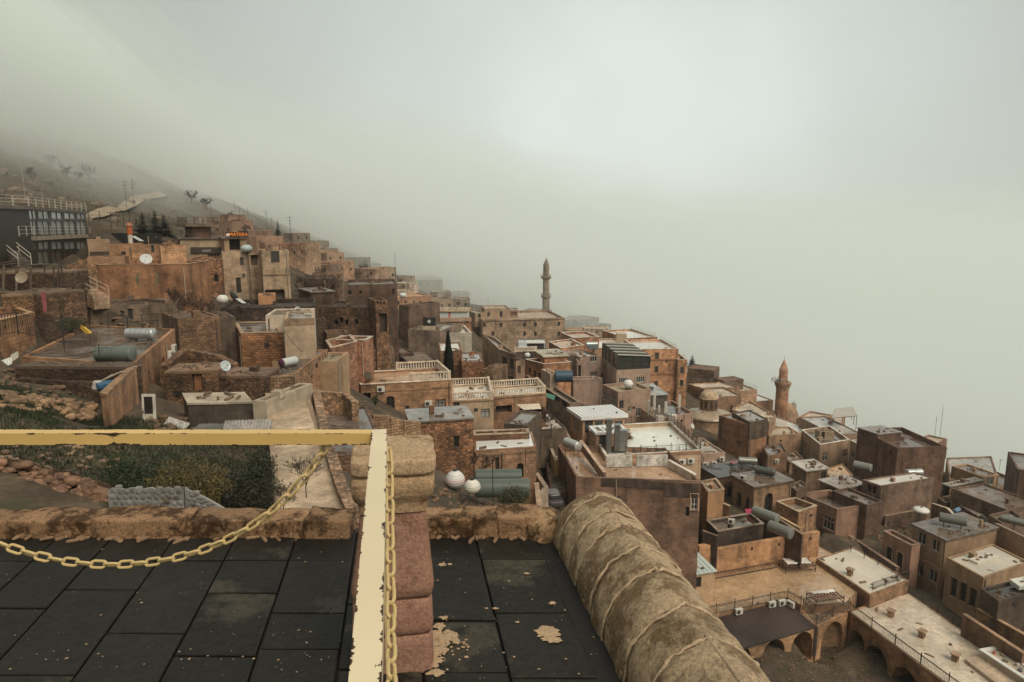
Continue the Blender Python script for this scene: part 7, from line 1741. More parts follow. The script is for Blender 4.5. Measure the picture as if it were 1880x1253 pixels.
# grey moulded fence of stone pattern panels
root = empty('fence_panel', at(310, 938, 24.2), 'grey moulded concrete fence with a round stone pattern', 'fence'); random.seed(31)
def fp(u): return at(u, 932, 24.2 if u < 336 else 24.25)
def ptop(u):
    if u < 340: return 898 + 2 * sin(u * .2)
    return 900 + (u - 340) ** 1.25 * .17
for u0, u1 in ((198, 337), (339, 432)):
    mb = MB(); k = 14; tp = []; bt = []
    for i in range(k + 1):
        u = u0 + (u1 - u0) * i / k; b = fp(u); t = at(u, ptop(u), b.y); tp.append(t); bt.append(Vector((b.x, b.y, b.z - .6)))
    for i in range(k):
        o_ = Vector((0, .12, 0)); mb.quad(bt[i], bt[i + 1], tp[i + 1], tp[i]); mb.quad(bt[i + 1] + o_, bt[i] + o_, tp[i] + o_, tp[i + 1] + o_); mb.quad(tp[i], tp[i + 1], tp[i + 1] + o_, tp[i] + o_)
    mb.build('panel', 'dryroof', root, (.235, .225, .21))
    rows = 4
    for r in range(rows):
        u = u0 + 4 + (r % 2) * 5
        while u < u1 - 4:
            w = random.uniform(9, 15); f = (r + .55) / rows; uu = min(u + w / 2, u1 - 5); t = at(uu, ptop(uu), fp(uu).y); z0 = fp(uu).z - .15
            hgt = (t.z - z0) / rows
            if hgt > .05:
                c = Vector((fp(uu).x, fp(uu).y - .012, z0 + (t.z - z0) * f)); mb = MB(); n_ = 9; ww = w * 24.2 / F * .46
                ring = [c + Vector((cos(a) * ww * q, 0, sin(a) * hgt * .48 * q)) for a, q in ((2 * pi * i / n_, random.uniform(.88, 1.08)) for i in range(n_))]
                mid = [c + (p - c) * .72 + Vector((0, -.016, 0)) for p in ring]
                mb.add(ring + mid, [(i, (i + 1) % n_, n_ + (i + 1) % n_, n_ + i) for i in range(n_)] + [tuple(range(n_, 2 * n_))], True); t_ = random.uniform(.8, 1.12)
                mb.build('stone', 'dryroof', root, (.22 * t_, .21 * t_, .195 * t_))
            u += w
for u in (218, 256, 293, 326, 360):
    mb = MB(); c = at(u, ptop(u) - 2, 24.3); rough_block(mb, frame_at(c), .26, .16, .2, .01, 5, .45, u, 3); mb.build('knob', 'dryroof', root, (.22, .21, .195))
# walkway parapet
z7 = H['c7'].zr
wp_ = [at(577, 722, 45.5), at(588, 770, 38), at(600, 808, 34), at(622, 880, 29), at(645, 938, 26)]
wallstrip('rough brown parapet wall along the right side of the walkway roof', [Vector((atz(u, v, z7 + .35).x, atz(u, v, z7 + .35).y, z7 + .35 + .1 * mnoise.noise(Vector((u, 0, 0))))) for u, v in ((580, 714), (586, 742), (592, 772), (601, 808), (614, 850), (628, 892), (650, 940))], .5, .5, 'rubble', (.32, .2, .125), 'wall', 'parapet_wall')
wallstrip('cracked stone wall closing the far end of the walkway', [at(482, 692, 49), at(541, 690, 49.5)], 1.8, .5, 'brickwall', (.30, .185, .11), 'wall', 'end_wall')
wallstrip('low dry stone wall right of the walkway, before the arched doorway house', [at(586, 718, 50), at(634, 722, 50), at(652, 738, 48)], 1.4, .5, 'rubble', (.33, .2, .115), 'wall', 'dry_stone_wall')
wallstrip('coursed dry stone wall with a curved top left of the sheet roofed house', [at(684, 762, 51), at(715, 764, 51.5), at(738, 772, 52), at(768, 774, 53)], 2.2, .6, 'brickwall', (.36, .22, .125), 'wall', 'dry_stone_wall')
wallstrip('dark wall in the passage beside the grille window house', [at(1560, 984, 92), at(1648, 1042, 80)], 3, .4, 'stained', (.23, .135, .09), 'wall', 'passage_wall', (.3, .2, .14))
wallstrip('brown parapet along the back of the wet terrace at the right edge', [at(1829, 962, 86), at(1892, 992, 79)], 2.5, .35, 'plaster', (.34, .215, .135), 'wall', 'parapet_wall', (.38, .26, .18))
# scrap: leaning door, sheets, tarp
p = at(276, 786, 38.6); n_ = Vector((.12, -1, .12)).normalized(); o = empty('salvaged_door', p, 'old white door with a dark glass panel leaning against the shed', 'door')
def lean(x, z, dd=0): return p + Vector((x, 0, 0)) + Vector((-.10, .25, 1)).normalized() * z + Vector((0, -dd, 0))
def plate(nm, x0, x1, z0, z1, d0, d1, mat, col, par):
    mb = MB(); v_ = [lean(x, z, d) for d in (d0, d1) for x, z in ((x0, z0), (x1, z0), (x1, z1), (x0, z1))]; mb.add(v_, ((0, 3, 2, 1), (4, 5, 6, 7), (0, 1, 5, 4), (1, 2, 6, 5), (2, 3, 7, 6), (3, 0, 4, 7))); return mb.build(nm, mat, par, col)
pl = plate('leaf', -.40, .40, 0, 2.0, 0, .05, 'stained', (.62, .60, .52), o); plate('pane', -.26, .24, .85, 1.85, .053, .06, 'glass', (.02, .02, .02), pl)
for x in (-.18, .12): plate('panel', x - .1, x + .1, .12, .72, .053, .075, 'stained', (.55, .48, .36), pl)
plate('handle', -.36, -.32, .9, 1.02, .053, .1, 'rusty', IRON, pl)
def corr(label, c, L_, Wd, yaw, tilt, col, n=14, roll=0.0, group=None):
    o = empty('corrugated_sheet', c, label, 'sheet metal', group); R = Matrix.Rotation(yaw, 4, 'Z') @ Matrix.Rotation(tilt, 4, 'X') @ Matrix.Rotation(roll, 4, 'Y'); mb = MB(); vs_ = []; m = n * 4
    for j in range(2):
        for i in range(m + 1): vs_.append(Vector(c) + (R @ Vector(((i / m - .5) * L_, (j - .5) * Wd, .045 * cos(2 * pi * i / 4)))))
    mb.add(vs_, [(i, i + 1, m + 1 + i + 1, m + 1 + i) for i in range(m)], True); mb.build('sheet', 'rusty', o, col); return o
corr('rusty grey corrugated sheet tipped on the scrap heap', at(321, 785, 37.5), 1.5, 1.0, -.5, .75, (.30, .29, .27), 9, .25)
corr('long row of grey corrugated roofing at the walkway side', at(455, 782, 37), 2.6, .9, .12, .55, (.23, .215, .2), 14)
corr('dull corrugated roof lying flat over the scrap shelter', at(392, 786, 37.2), 2.0, 1.2, .02, .12, (.12, .115, .105), 12)
o = empty('tarpaulin', at(195, 712, 40), 'blue and white tarpaulin bundle at the corner of the yard wall', 'tarpaulin')
mb = MB(); rough_block(mb, frame_at(at(198, 708, 40), .5, .1), 1.3, .8, .55, .12, 8, .35, 2, 2); mb.build('blue_sheet', 'tarp', o, (.03, .10, .19)); mb = MB(); rough_block(mb, frame_at(at(180, 708, 39.8), .3), .5, .6, .6, .09, 7, .4, 5, 3); mb.build('white_sack', 'tarp', o, (.55, .54, .48))
mb = MB()
for k in range(7): a = at(178 + k * 6, 704 - k * 3, 40.3); mb.bar(a, a + Vector((.7 + .1 * k, .5, .45)), .05)
mb.build('stick', 'wood', o, (.4, .32, .24))['kind'] = 'stuff'
def cloth(label, pts, col, nm='cloth', cat='cloth', mat='tarp', fold=.06):
    o = empty('hanging_cloth', pts[0], label, cat); mb = MB(); k = 9; vs_ = []
    for j in range(k + 1):
        for i in range(k + 1):
            p = pts[0].lerp(pts[1], i / k).lerp(pts[3].lerp(pts[2], i / k), j / k); vs_.append(p + Vector((0, fold * sin(i * 2.1) * (.3 + j / k), 0)))
    mb.add(vs_, [(j * (k + 1) + i, (j + 1) * (k + 1) + i, (j + 1) * (k + 1) + i + 1, j * (k + 1) + i + 1) for j in range(k) for i in range(k)], True); mb.build(nm, mat, o, col); return o
cloth('dark red patterned cloth hanging on the rubble retaining wall', [at(75, 538, 54.7), at(84, 537, 54.7), at(86, 572, 54.3), at(80, 576, 54.3)], (.26, .05, .07))
cloth('white sheet hung on the fence at the left edge', [at(2, 662, 43.5), at(22, 655, 43.5), at(22, 668, 43.3), at(6, 676, 43.3)], (.52, .54, .5))
cloth('second cream sheet hung right of the white one at the left edge', [at(19, 652, 43.6), at(33, 645, 43.6), at(34, 656, 43.4), at(23, 664, 43.4)], (.47, .44, .35))
cloth('white plastic sheet draped beside the tank on the old brown house', [rp('c1', 668, 684, 2.2), rp('c1', 682, 684, 2.2), rp('c1', 685, 698, .1), rp('c1', 672, 703, .1)], (.62, .64, .6), fold=.2)
cloth('green awning cloth over the lane below the shop row', [at(1003, 722, 97), at(1020, 727, 95), at(1017, 735, 93), at(1001, 728, 95)], (.03, .16, .10), fold=.02)
cloth('striped pale awning in front of the brown balustrade house', [at(948, 743, 83), at(990, 741, 83), at(994, 751, 81), at(962, 753, 81)], (.5, .42, .32), fold=.05)
cloth('pink blanket bundle thrown over the dark yard wall', [at(1368, 935, 84), at(1382, 934, 84), at(1386, 943, 83), at(1370, 944, 83)], (.5, .04, .11), fold=.15)
cloth('red plastic cover lying on the dark flat roof', [at(1342, 847, 101), at(1356, 848, 100), at(1350, 851, 99), at(1340, 850, 99.5)], (.42, .07, .07), fold=.02)
cloth('orange rug hung over the dark parapet beside the tanks', [at(1370, 945, 82.5), at(1384, 955, 80.5), at(1384, 964, 80.3), at(1371, 955, 82.3)], (.2, .07, .04), fold=.04)
o = empty('plastic_chute', at(152, 606, 51), 'yellow plastic chute lying on the mossy bank', 'chute'); mb = MB(); a, b = at(151, 601, 52), at(164, 612, 50.5)
mb.bar(a, b, .38, .06); mb.bar(a + Vector((.05, -.2, .1)), b + Vector((.05, -.2, .1)), .05, .18); mb.build('trough', 'paint', o, (.60, .38, .03))
# bare pergola with poles at left
root = empty('pergola', at(50, 535, 61), 'bare pergola of crooked poles at the left edge', 'pergola')
for u, v0, v1 in ((6, 486, 540), (30, 488, 540), (56, 486, 536), (81, 484, 540), (98, 490, 536), (106, 492, 534), (112, 488, 530)):
    mb = MB(); mb.tube([at(u, v1 + 6, 61), at(u + 1, v0, 61.3)], .05 if u > 60 else .11, 6); mb.build('post', 'wood', root, (.06, .045, .035) if u > 60 else (.16, .11, .075))
for k, (u0, v0, u1, v1) in enumerate(((0, 484, 56, 482), (-5, 488, 60, 487), (25, 492, 112, 488), (40, 490, 104, 486), (48, 495, 70, 488))):
    mb = MB(); a, b = at(u0, v0, 60 + .4 * k), at(u1, v1, 60.2 + .4 * k); mb.tube([a, a.lerp(b, .5) + Vector((0, 0, .15)), b], .05, 5); mb.build('pole', 'wood', root, (.2, .15, .11) if k > 2 else (.09, .065, .05))
# steps with white rails
def stairs(label, a, b, n, wd, col, rcol, name='outdoor_stairs', hand=True):
    root = empty(name, b, label, 'stairs'); t = Vector((b.x - a.x, b.y - a.y, 0)); L_ = t.length; t.normalize(); nrm = Vector((-t.y, t.x, 0)); dz = (a.z - b.z) / n; yw = math.atan2(t.y, t.x)
    for i in range(n):
        c = a + t * (L_ * (i + .5) / n); z = a.z - dz * (i + 1); mb = MB(); mb.box((c.x, c.y, z - 1.2), L_ / n + .003 * (i % 2), wd + .004 * (i % 3), 1.2 + dz, yw); mb.build('step', 'ashlar', root, col)
    if hand:
        for s_ in (-1, 1):
            for hgt in (.5, .95):
                mb = MB(); mb.bar(a + nrm * (s_ * wd / 2) + Vector((0, 0, hgt)), b + nrm * (s_ * wd / 2) + Vector((0, 0, hgt)), .06); mb.build('hand_rail', 'paint', root, rcol)
            for f in (0, .33, .66, 1): mb = MB(); q = a.lerp(b, f) + nrm * (s_ * wd / 2); mb.bar(q - Vector((0, 0, .2)), q + Vector((0, 0, .97)), .06); mb.build('post', 'paint', root, rcol)
    return root
stairs('stone steps with cream hand rails going down below the glass restaurant', at(126, 514, 69), at(186, 545, 66), 12, 1.5, (.34, .23, .15), (.5, .4, .3))
stairs('steep steps with white rails beside the glass restaurant', at(-18, 432, 73), at(46, 484, 70), 14, 1.2, (.12, .10, .08), (.5, .45, .38))
# chimney, solar panel, signs
p = at(240, 447, 84); o = empty('chimney', p, 'orange and white round chimney on the ochre house', 'chimney'); mb = MB(); mb.lathe(p, [(.26, 0), (.26, 1.05)], 12); mb.build('white_pipe', 'paint', o, (.55, .5, .44)); mb = MB(); mb.lathe(p, [(.30, 1.052), (.30, 2.0)], 12); mb.build('orange_pipe', 'paint', o, (.45, .11, .03)); mb = MB(); mb.lathe(p, [(.42, 2.1), (.36, 2.35), (.05, 2.5)], 12); mb.bar(p + Vector((0, 0, 1.95)), p + Vector((0, 0, 2.2)), .05); mb.build('cowl', 'paint', o, (.35, .12, .06))
a, b = at(242, 434, 82), at(258, 443, 80.5); o = empty('solar_panel', b, 'pair of slanting pale solar tubes on the ochre house', 'solar panel')
for k in range(2): mb = MB(); mb.bar(a + Vector((.28 * k, 0, 0)), b + Vector((.28 * k, 0, 0)), .2, .06); mb.build('tube_row', 'paint', o, (.5, .53, .52))
a, b = at(434, 549, 72.5), at(446, 557, 71.5); o = empty('solar_panel', b, 'slanting white solar tubes beside the globe tank on the dark stone house', 'solar panel')
for k in range(2): mb = MB(); mb.bar(a + Vector((.25 * k, 0, 0)), b + Vector((.25 * k, 0, 0)), .18, .06); mb.build('tube_row', 'paint', o, (.6, .62, .62))
def text_on(root, txt, c, t, up_, size, mat, col, name='lettering'):
    cu = bpy.data.curves.new(name, 'FONT'); cu.body = txt; cu.size = size; cu.extrude = .012; cu.align_x = 'CENTER'; cu.align_y = 'CENTER'; cu.space_character = 1.1
    tmp = bpy.data.objects.new('tmp', cu); COL.objects.link(tmp); dg = bpy.context.evaluated_depsgraph_get(); me = bpy.data.meshes.new_from_object(tmp.evaluated_get(dg)); bpy.data.objects.remove(tmp)
    me.materials.clear(); me.materials.append(M[mat]); o = bpy.data.objects.new(name, me); COL.objects.link(o); o.parent = root; n_ = t.cross(up_)
    o.matrix_local = Matrix.Translation(c - parent_loc(root)) @ Matrix((t, up_, n_)).transposed().to_4x4(); o.color = col + (1,); o['kind'] = 'stuff'; return o
x8 = H['l8']; A0, B0, t0, n0 = x8.edge(0); c = x8.wpt(0, 434, 431, -.4); o = empty('sign', c, 'orange lit letters on a dark board with a white disc above the beige upper room', 'sign')
mb = MB(); mb.bar(c - t0 * 1.35, c + t0 * 1.35, .08, .62); mb.build('board', 'dark', o, (.05, .035, .025))
M['lit'] = surf('lit', None, mott=.02, bump=0); b_ = M['lit'].node_tree.nodes['Principled BSDF']; b_.inputs['Emission Color'].default_value = (1, .22, .02, 1); b_.inputs['Emission Strength'].default_value = .3
text_on(o, 'MATERA', c + n0 * .06 + t0 * .18, t0, Vector((0, 0, 1)), .56, 'lit', (.8, .25, .03)); mb = MB(); R = Vector((0, 0, 1)).rotation_difference(n0).to_matrix(); mb.lathe(c - t0 * 1.12 + n0 * .06 - Vector((0, 0, .08)), [(.24, 0), (.24, .04), (.01, .04)], 16, axis=R); mb.build('disc', 'paint', o, (.7, .6, .52))
x7 = H['l7']; A0, B0, t0, n0 = x7.edge(0); c = x7.wpt(0, 386, 460, -.14); o = empty('sign', c, 'dark fascia board with small pale cafe lettering', 'sign'); mb = MB(); mb.bar(x7.wpt(0, 350, 460, -.1), x7.wpt(0, 410, 460, -.1), .08, .85); mb.build('board', 'paint', o, (.06, .045, .04)); text_on(o, 'CAFE', x7.wpt(0, 380, 461, -.16), t0, Vector((0, 0, 1)), .42, 'paint', (.6, .57, .5))
x12 = H['c12']; A0, B0, t0, n0 = x12.edge(0); c0_ = at(788, 591, 119.6); o = empty('sign', c0_, 'black square sign board with a white round emblem', 'sign'); mb = MB(); mb.box((c0_.x, c0_.y, c0_.z - .75), 2.3, .12, 1.5); mb.build('board', 'paint', o, (.03, .026, .026))
mb = MB(); R = Vector((0, 0, 1)).rotation_difference(Vector((0, -1, 0))).to_matrix(); mb.lathe(c0_ + Vector((0, -.065, .05)), [(.30, 0), (.30, .02), (.21, .02), (.21, .012), (.12, .012), (.12, .02), (.01, .02)], 20, axis=R); mb.build('emblem', 'paint', o, (.66, .64, .6))
mb = MB(); mb.box((c0_.x, c0_.y, c0_.z - 2.9), 2.2, .3, 2.1); mb.build('base', 'plaster', o, (.46, .37, .27))
# painted crescents on the orange wall
xm = H['mural']; mm = []
for cx_, sg in ((258, -1), (283, 1)):
    mb = MB(); k = 12; pts = []
    for i in range(k + 1): a = -pi / 2 + pi * i / k; pts.append((cx_ + sg * 9 * cos(a), 513 + 13 * sin(a)))
    for i in range(k + 1): a = pi / 2 - pi * i / k; pts.append((cx_ + sg * 3.5 * cos(a), 513 + 13 * sin(a)))
    P_ = [xm.wpt(0, u, v, -.012) for u, v in pts]; n2 = k + 1
    for i in range(k): mb.quad(P_[i], P_[i + 1], P_[2 * n2 - 2 - i], P_[2 * n2 - 1 - i])
    mb.build('painted_crescent', 'stained', xm.root, (.17, .155, .085))
# pole with laundry line and cables
def cable(label, a, b, sag, r=.018, col=(.04, .035, .03), name='cable', grp='cables between the houses'):
    o = empty(name, a, label, 'cable', grp); mb = MB(); mb.tube([a.lerp(b, i / 12) - Vector((0, 0, sag * 4 * (i / 12) * (1 - i / 12))) for i in range(13)], r, 4); mb.build('wire', 'dark', o, col)
cable('black cable drooping across the beige plaster annexe', at(522, 607, 60.3), at(556, 646, 60.3), .25, .025)
cable('cable crossing the dark rubble house', at(582, 553, 94.5), at(633, 562, 94.5), .6, .03)
cable('cable from the clothes pole to the barred doorway house', at(186, 640, 43.5), at(314, 590, 60), .4)
cable('cable along the front of the wide concrete roof', at(20, 640, 44), at(186, 642, 43.5), .5)
cable('cable over the street to the long pale block', at(905, 606, 214), at(948, 650, 113), 1.2, .03)
cable('cable between the pink wall house and the domed roof', at(1250, 735, 104), at(1290, 726, 138), .8, .03)
cable('wire above the hill path between the lamp posts', hit(234, 366, 90) + Vector((0, 0, 8)), hit(300, 372, 90) + Vector((0, 0, 6)), .8, .02)
# parked car in the alley
p = hit(1014, 926, 50, 90); o = empty('parked_car', p, 'dark small car parked in the alley below the planter terrace', 'car'); yw = 1.75; R = Matrix.Rotation(yw, 4, 'Z'); TR = Matrix.Translation(p) @ R
mb = MB(); rough_block(mb, TR @ Matrix.Translation((0, 0, .62)), 4.1, 1.7, .7, 0, 8, .12); mb.build('body', 'paint', o, (.05, .04, .04)); mb = MB(); rough_block(mb, TR @ Matrix.Translation((-.15, 0, 1.15)), 2.2, 1.45, .62, 0, 8, .2); mb.build('cabin', 'glass', o, (.03, .03, .03)); mb = MB(); rough_block(mb, TR @ Matrix.Translation((-.2, 0, 1.44)), 1.5, 1.3, .1, 0, 4, .2); mb.build('roof', 'paint', o, (.16, .15, .15))
for x in (-1.3, 1.3):
    for y in (-.8, .8): mb = MB(); q = TR @ Vector((x, y, .32)); mb.lathe(q, [(.01, -.1), (.32, -.1), (.32, .1), (.01, .1)], 14, axis=(R.to_3x3() @ Matrix.Rotation(pi / 2, 3, 'X'))); mb.build('wheel', 'dark', o, (.02, .02, .02))
for y in (-.6, .6): mb = MB(); mb.box(TR @ Vector((2.03, y, .62)), .08, .3, .14, yw); mb.build('headlight', 'glass', o, (.5, .5, .48))
# open roof frame on the fog edge, tan box on the white roofs, brick chimney
root = empty('roof_frame', at(1548, 790, 152), 'thin metal roof frame with posts on the fog edge', 'frame'); q = [at(1526, 786, 148), at(1571, 790, 150), at(1562, 781, 158), at(1530, 780, 156)]
for i in range(4):
    for f in (0, .5): a = q[i].lerp(q[(i + 1) % 4], f); mb = MB(); mb.bar(lv(a, q[0].z - 1), lv(a, q[0].z + 2.2), .1); mb.build('post', 'rusty', root, (.2, .14, .1))
    mb = MB(); mb.bar(lv(q[i], q[0].z + 2.2), lv(q[(i + 1) % 4], q[0].z + 2.2), .12); mb.build('beam', 'rusty', root, (.2, .14, .1))
mb = MB(); mb.quad(*[lv(p, q[0].z + 2.28) for p in q]); mb.quad(*[lv(p, q[0].z + 2.24) for p in q][::-1]); mb.build('mesh_cover', 'paint', root, (.42, .38, .33))
p = at(1140, 627, 166); o = empty('roof_box', p, 'tan metal box raised on the white roof terraces', 'box'); mb = MB(); mb.box(p, 2.4, 2.0, 2.0); mb.build('casing', 'paint', o, (.43, .34, .23)); mb = MB(); mb.lathe(p, [(.9, -1.6), (1.1, -.003)], 10); mb.build('base', 'paint', o, (.46, .37, .26))
p = at(1729, 841, 119); o = empty('chimney', p, 'dark square chimney at the end of the big dark brown house', 'chimney'); mb = MB(); mb.box(p, .9, .9, 1.9); mb.build('stack', 'stained', o, (.14, .09, .06)); mb = MB(); mb.box(p + Vector((0, 0, 1.903)), 1.05, 1.05, .18); mb.build('cap', 'dryroof', o, (.2, .13, .09))
p = at(983, 642, 128); o = empty('roof_hut', p, 'black hut with a white sheet lid among the street roofs', 'hut'); mb = MB(); mb.box(p - Vector((0, 0, 1.4)), 3.2, 2.4, 2.8); mb.build('wall', 'dark', o, (.045, .04, .038)); mb = MB(); mb.box(p + Vector((0, 0, 1.403)), 3.5, 2.9, .15); mb.build('roof', 'paint', o, (.62, .61, .57))
# round stone vault below the dark stone house
p = at(690, 655, 94); o = empty('stone_vault', p - Vector((0, 0, 3)), 'round stone vault stump in front of the brick turret', 'vault'); mb = MB(); mb.lathe(p - Vector((0, 0, 5)), [(2.6, 0), (2.6, 5.6), (2.4, 6.3), (1.6, 7.0), (.6, 7.3), (.01, 7.35)], 24); mb.build('drum', 'rubble', o, (.24, .145, .085))
# pots on the planter terrace
x = H['r1e']; 
for k in range(7):
    q = x.P[3].lerp(x.P[0], .12 + .12 * k) + Vector((.35, .1, 0)); q.z = x.zroof; conifer(('first', 'second', 'third', 'fourth', 'fifth', 'sixth', 'last')[k] + ' potted dark shrub along the planter terrace wall, counted from the far corner', q, 1.1, .3, (.05, .045, .03), 70 + k, 'potted shrubs along the planter terrace', name='potted_shrub', dense=.6)

# ================================================================== gaps: yard walls, low roofs, drains, roof litter
V3 = lambda u, v, d: at(u, v, d)
def ws(label, pts, hh, th, mat, col, cop=None, name='yard_wall'):
    z = at(*pts[0]).z; return wallstrip(label, [at(*p) for p in pts], hh, th, mat, TONE(col), 'wall', name, cop and TONE(cop))
ws('dark yard wall running down beside the two long tanks', [(1392, 932, 86), (1424, 950, 83.5), (1474, 982, 79.5)], 1.6, .3, 'stained', (.14, .09, .065), (.27, .19, .13))
ws('ochre striped yard wall below the striped terrace', [(1425, 946, 86), (1470, 971, 82.5)], 1.8, .3, 'plaster', (.36, .24, .14), (.5, .36, .22))
ws('black stained yard wall left of the orange rug', [(1290, 975, 79), (1318, 985, 78)], 1.4, .3, 'stained', (.09, .065, .05), (.2, .15, .1))
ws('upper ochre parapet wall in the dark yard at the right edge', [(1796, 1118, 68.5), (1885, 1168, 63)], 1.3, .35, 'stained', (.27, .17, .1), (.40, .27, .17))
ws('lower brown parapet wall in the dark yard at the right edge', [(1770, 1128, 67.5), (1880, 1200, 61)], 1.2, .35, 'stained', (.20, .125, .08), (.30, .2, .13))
ws('brown yard wall below the white roofed long house', [(1624, 948, 97), (1700, 934, 100)], 1.6, .3, 'stained', (.16, .105, .075), (.26, .18, .12))
ws('crooked yard wall with a pale top beside the saucer tank', [(1712, 925, 98), (1740, 934, 96), (1752, 946, 93)], 1.2, .3, 'stained', (.24, .16, .11), (.5, .42, .32))
ws('low wall in front of the dark flat roof', [(1284, 906, 88), (1340, 930, 84.5)], 1.6, .3, 'stained', (.24, .155, .1), (.36, .26, .18))
ws('rough stone yard wall under the sheet roofed house', [(772, 892, 50), (880, 886, 52)], 1.6, .5, 'rubble', (.26, .15, .09))
ws('low red stone wall behind the globe tanks', [(800, 902, 47.5), (880, 897, 48.5)], .9, .4, 'rubble', (.22, .13, .085))
ws('brown wall with a slanted top at the foot of the ashlar house', [(985, 888, 57), (990, 930, 49)], 1.6, .3, 'ashlar', (.30, .18, .11), (.4, .28, .19))
ws('stone edging of the kerbed steps beside the alley', [(985, 868, 63), (1003, 894, 58), (986, 912, 55)], .7, .4, 'dryroof', (.36, .28, .21))
ws('tumbled wall across the rise above the orange door', [(300, 672, 50), (340, 640, 54), (400, 652, 53), (432, 668, 52)], 1.6, .6, 'rubble', (.24, .14, .08))
ws('low stone ledge wall above the mossy bank', [(100, 590, 56), (150, 570, 62)], 1.0, .5, 'rubble', (.24, .15, .09))
ws('dark stone wall in the yard under the wide concrete roof', [(35, 694, 42), (120, 700, 41.7), (225, 702, 41.5)], 1.2, .5, 'rubble', (.11, .07, .045))
ws('rubble foot wall of the scrap heap', [(292, 764, 39.6), (345, 768, 39.8)], 1.5, .5, 'rubble', (.17, .10, .06))
ws('broken wall on the ledge under the painted wall', [(180, 560, 69.5), (262, 548, 71), (300, 552, 70.5)], 1.4, .4, 'stained', (.12, .085, .06))
for key, lab, N_, d_, R_, L_, vb, mt, c, rc_ in (
 ('g1', 'low ochre floored yard between the pale house and the garage like house', (1530, 884), 113, (1566, 872), (1512, 862), 895, 'plaster', (.34, .22, .13), (.46, .31, .18)),
 ('g2', 'brown lean-to roof behind the striped terrace', (1440, 902), 98, (1470, 893), (1425, 890), 930, 'stained', (.22, .145, .095), (.24, .19, .15)),
 ('g3', 'small low roof behind the stained tower annexe', (1450, 850), 118, (1476, 842), (1436, 836), 880, 'stained', (.26, .17, .11), (.28, .23, .18)),
 ('g4', 'grey roofed shed right of the arched door house', (1462, 902), 95, (1484, 893), (1448, 890), 935, 'stained', (.19, .125, .085), (.22, .18, .15)),
 ('g5', 'dusty flat roof by the foot of the big dark house', (1735, 925), 106, (1764, 918), (1722, 914), 950, 'stained', (.21, .14, .1), (.33, .27, .22)),
 ('g6', 'low roof in the shade left of the balcony house', (1782, 905), 112, (1800, 902), (1770, 898), 930, 'stained', (.22, .14, .1), (.3, .25, .2)),
 ('g7', 'wet grey roof patch behind the pale brown house', (1838, 960), 92, (1880, 950), (1815, 945), 985, 'stained', (.2, .135, .095), (.3, .27, .24)),
 ('g8', 'plain brown house below the orange stone house', (1215, 752), 138, (1250, 748), (1198, 745), 780, 'stained', (.27, .18, .125), (.36, .3, .25)),
 ('g9', 'low house right of the round roof drum', (1350, 768), 140, (1376, 764), (1338, 760), 790, 'plaster', (.34, .22, .14), (.42, .35, .28)),
 ('g10', 'small stone house behind the shop row', (1012, 668), 122, (1036, 666), (1004, 660), 700, 'ashlar', (.36, .22, .14), (.4, .34, .28)),
 ('g11', 'pale box house between the long pale block and the shop row', (975, 655), 150, (1005, 653), (968, 648), 680, 'plaster', (.36, .27, .19), (.42, .37, .31)),
 ('g12', 'stone house at the lane below the low brick house', (890, 705), 108, (915, 708), (882, 695), 740, 'stained', (.25, .17, .115), (.2, .17, .14)),
 ('g13', 'brown house step in the lane behind the balustrade houses', (905, 708), 97, (930, 705), (897, 700), 740, 'ashlar', (.3, .19, .12), (.26, .21, .17)),
 ('g14', 'dark low house in the hollow below the black sign board', (712, 690), 90, (752, 686), (704, 682), 720, 'rubble', (.2, .125, .08), (.2, .15, .11)),
 ('g15', 'mud roofed store beneath the round vault', (660, 668), 84, (690, 666), (652, 660), 700, 'rubble', (.24, .14, .085), (.22, .15, .1)),
 ('g16', 'low rubble house under the boarded panel house', (545, 590), 86, (600, 588), (540, 584), 640, 'rubble', (.16, .1, .065), (.15, .11, .08)),
 ('g17', 'brown house behind the brick yard with a slab roof', (600, 612), 84, (640, 611), (594, 606), 650, 'stained', (.2, .13, .085), (.2, .16, .13)),
 ('g18', 'small ochre hill house under the lookout', (300, 440), 98, (334, 440), (296, 436), 470, 'stained', (.2, .14, .1), (.14, .12, .1)),
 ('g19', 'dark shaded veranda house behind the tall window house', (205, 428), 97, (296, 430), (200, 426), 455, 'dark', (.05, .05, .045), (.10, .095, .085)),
 ('g20', 'cream roofed house peeping over the stained tower', (1345, 744), 150, (1380, 742), (1338, 738), 770, 'plaster', (.37, .25, .165), (.5, .43, .36))):
    x = h(key, lab, N_, d_, R_, L_, vb, mt, c, 'roof', rc_, ph=random.choice((.15, .3, .5)), gp=False)
    if random.random() < .7: x.win(0, N_[0] * .45 + R_[0] * .55, N_[1] + (vb - N_[1]) * .45, 5.5, 9, mull=0, fcol=TONE(c), pcol=DWN)
    x.done()
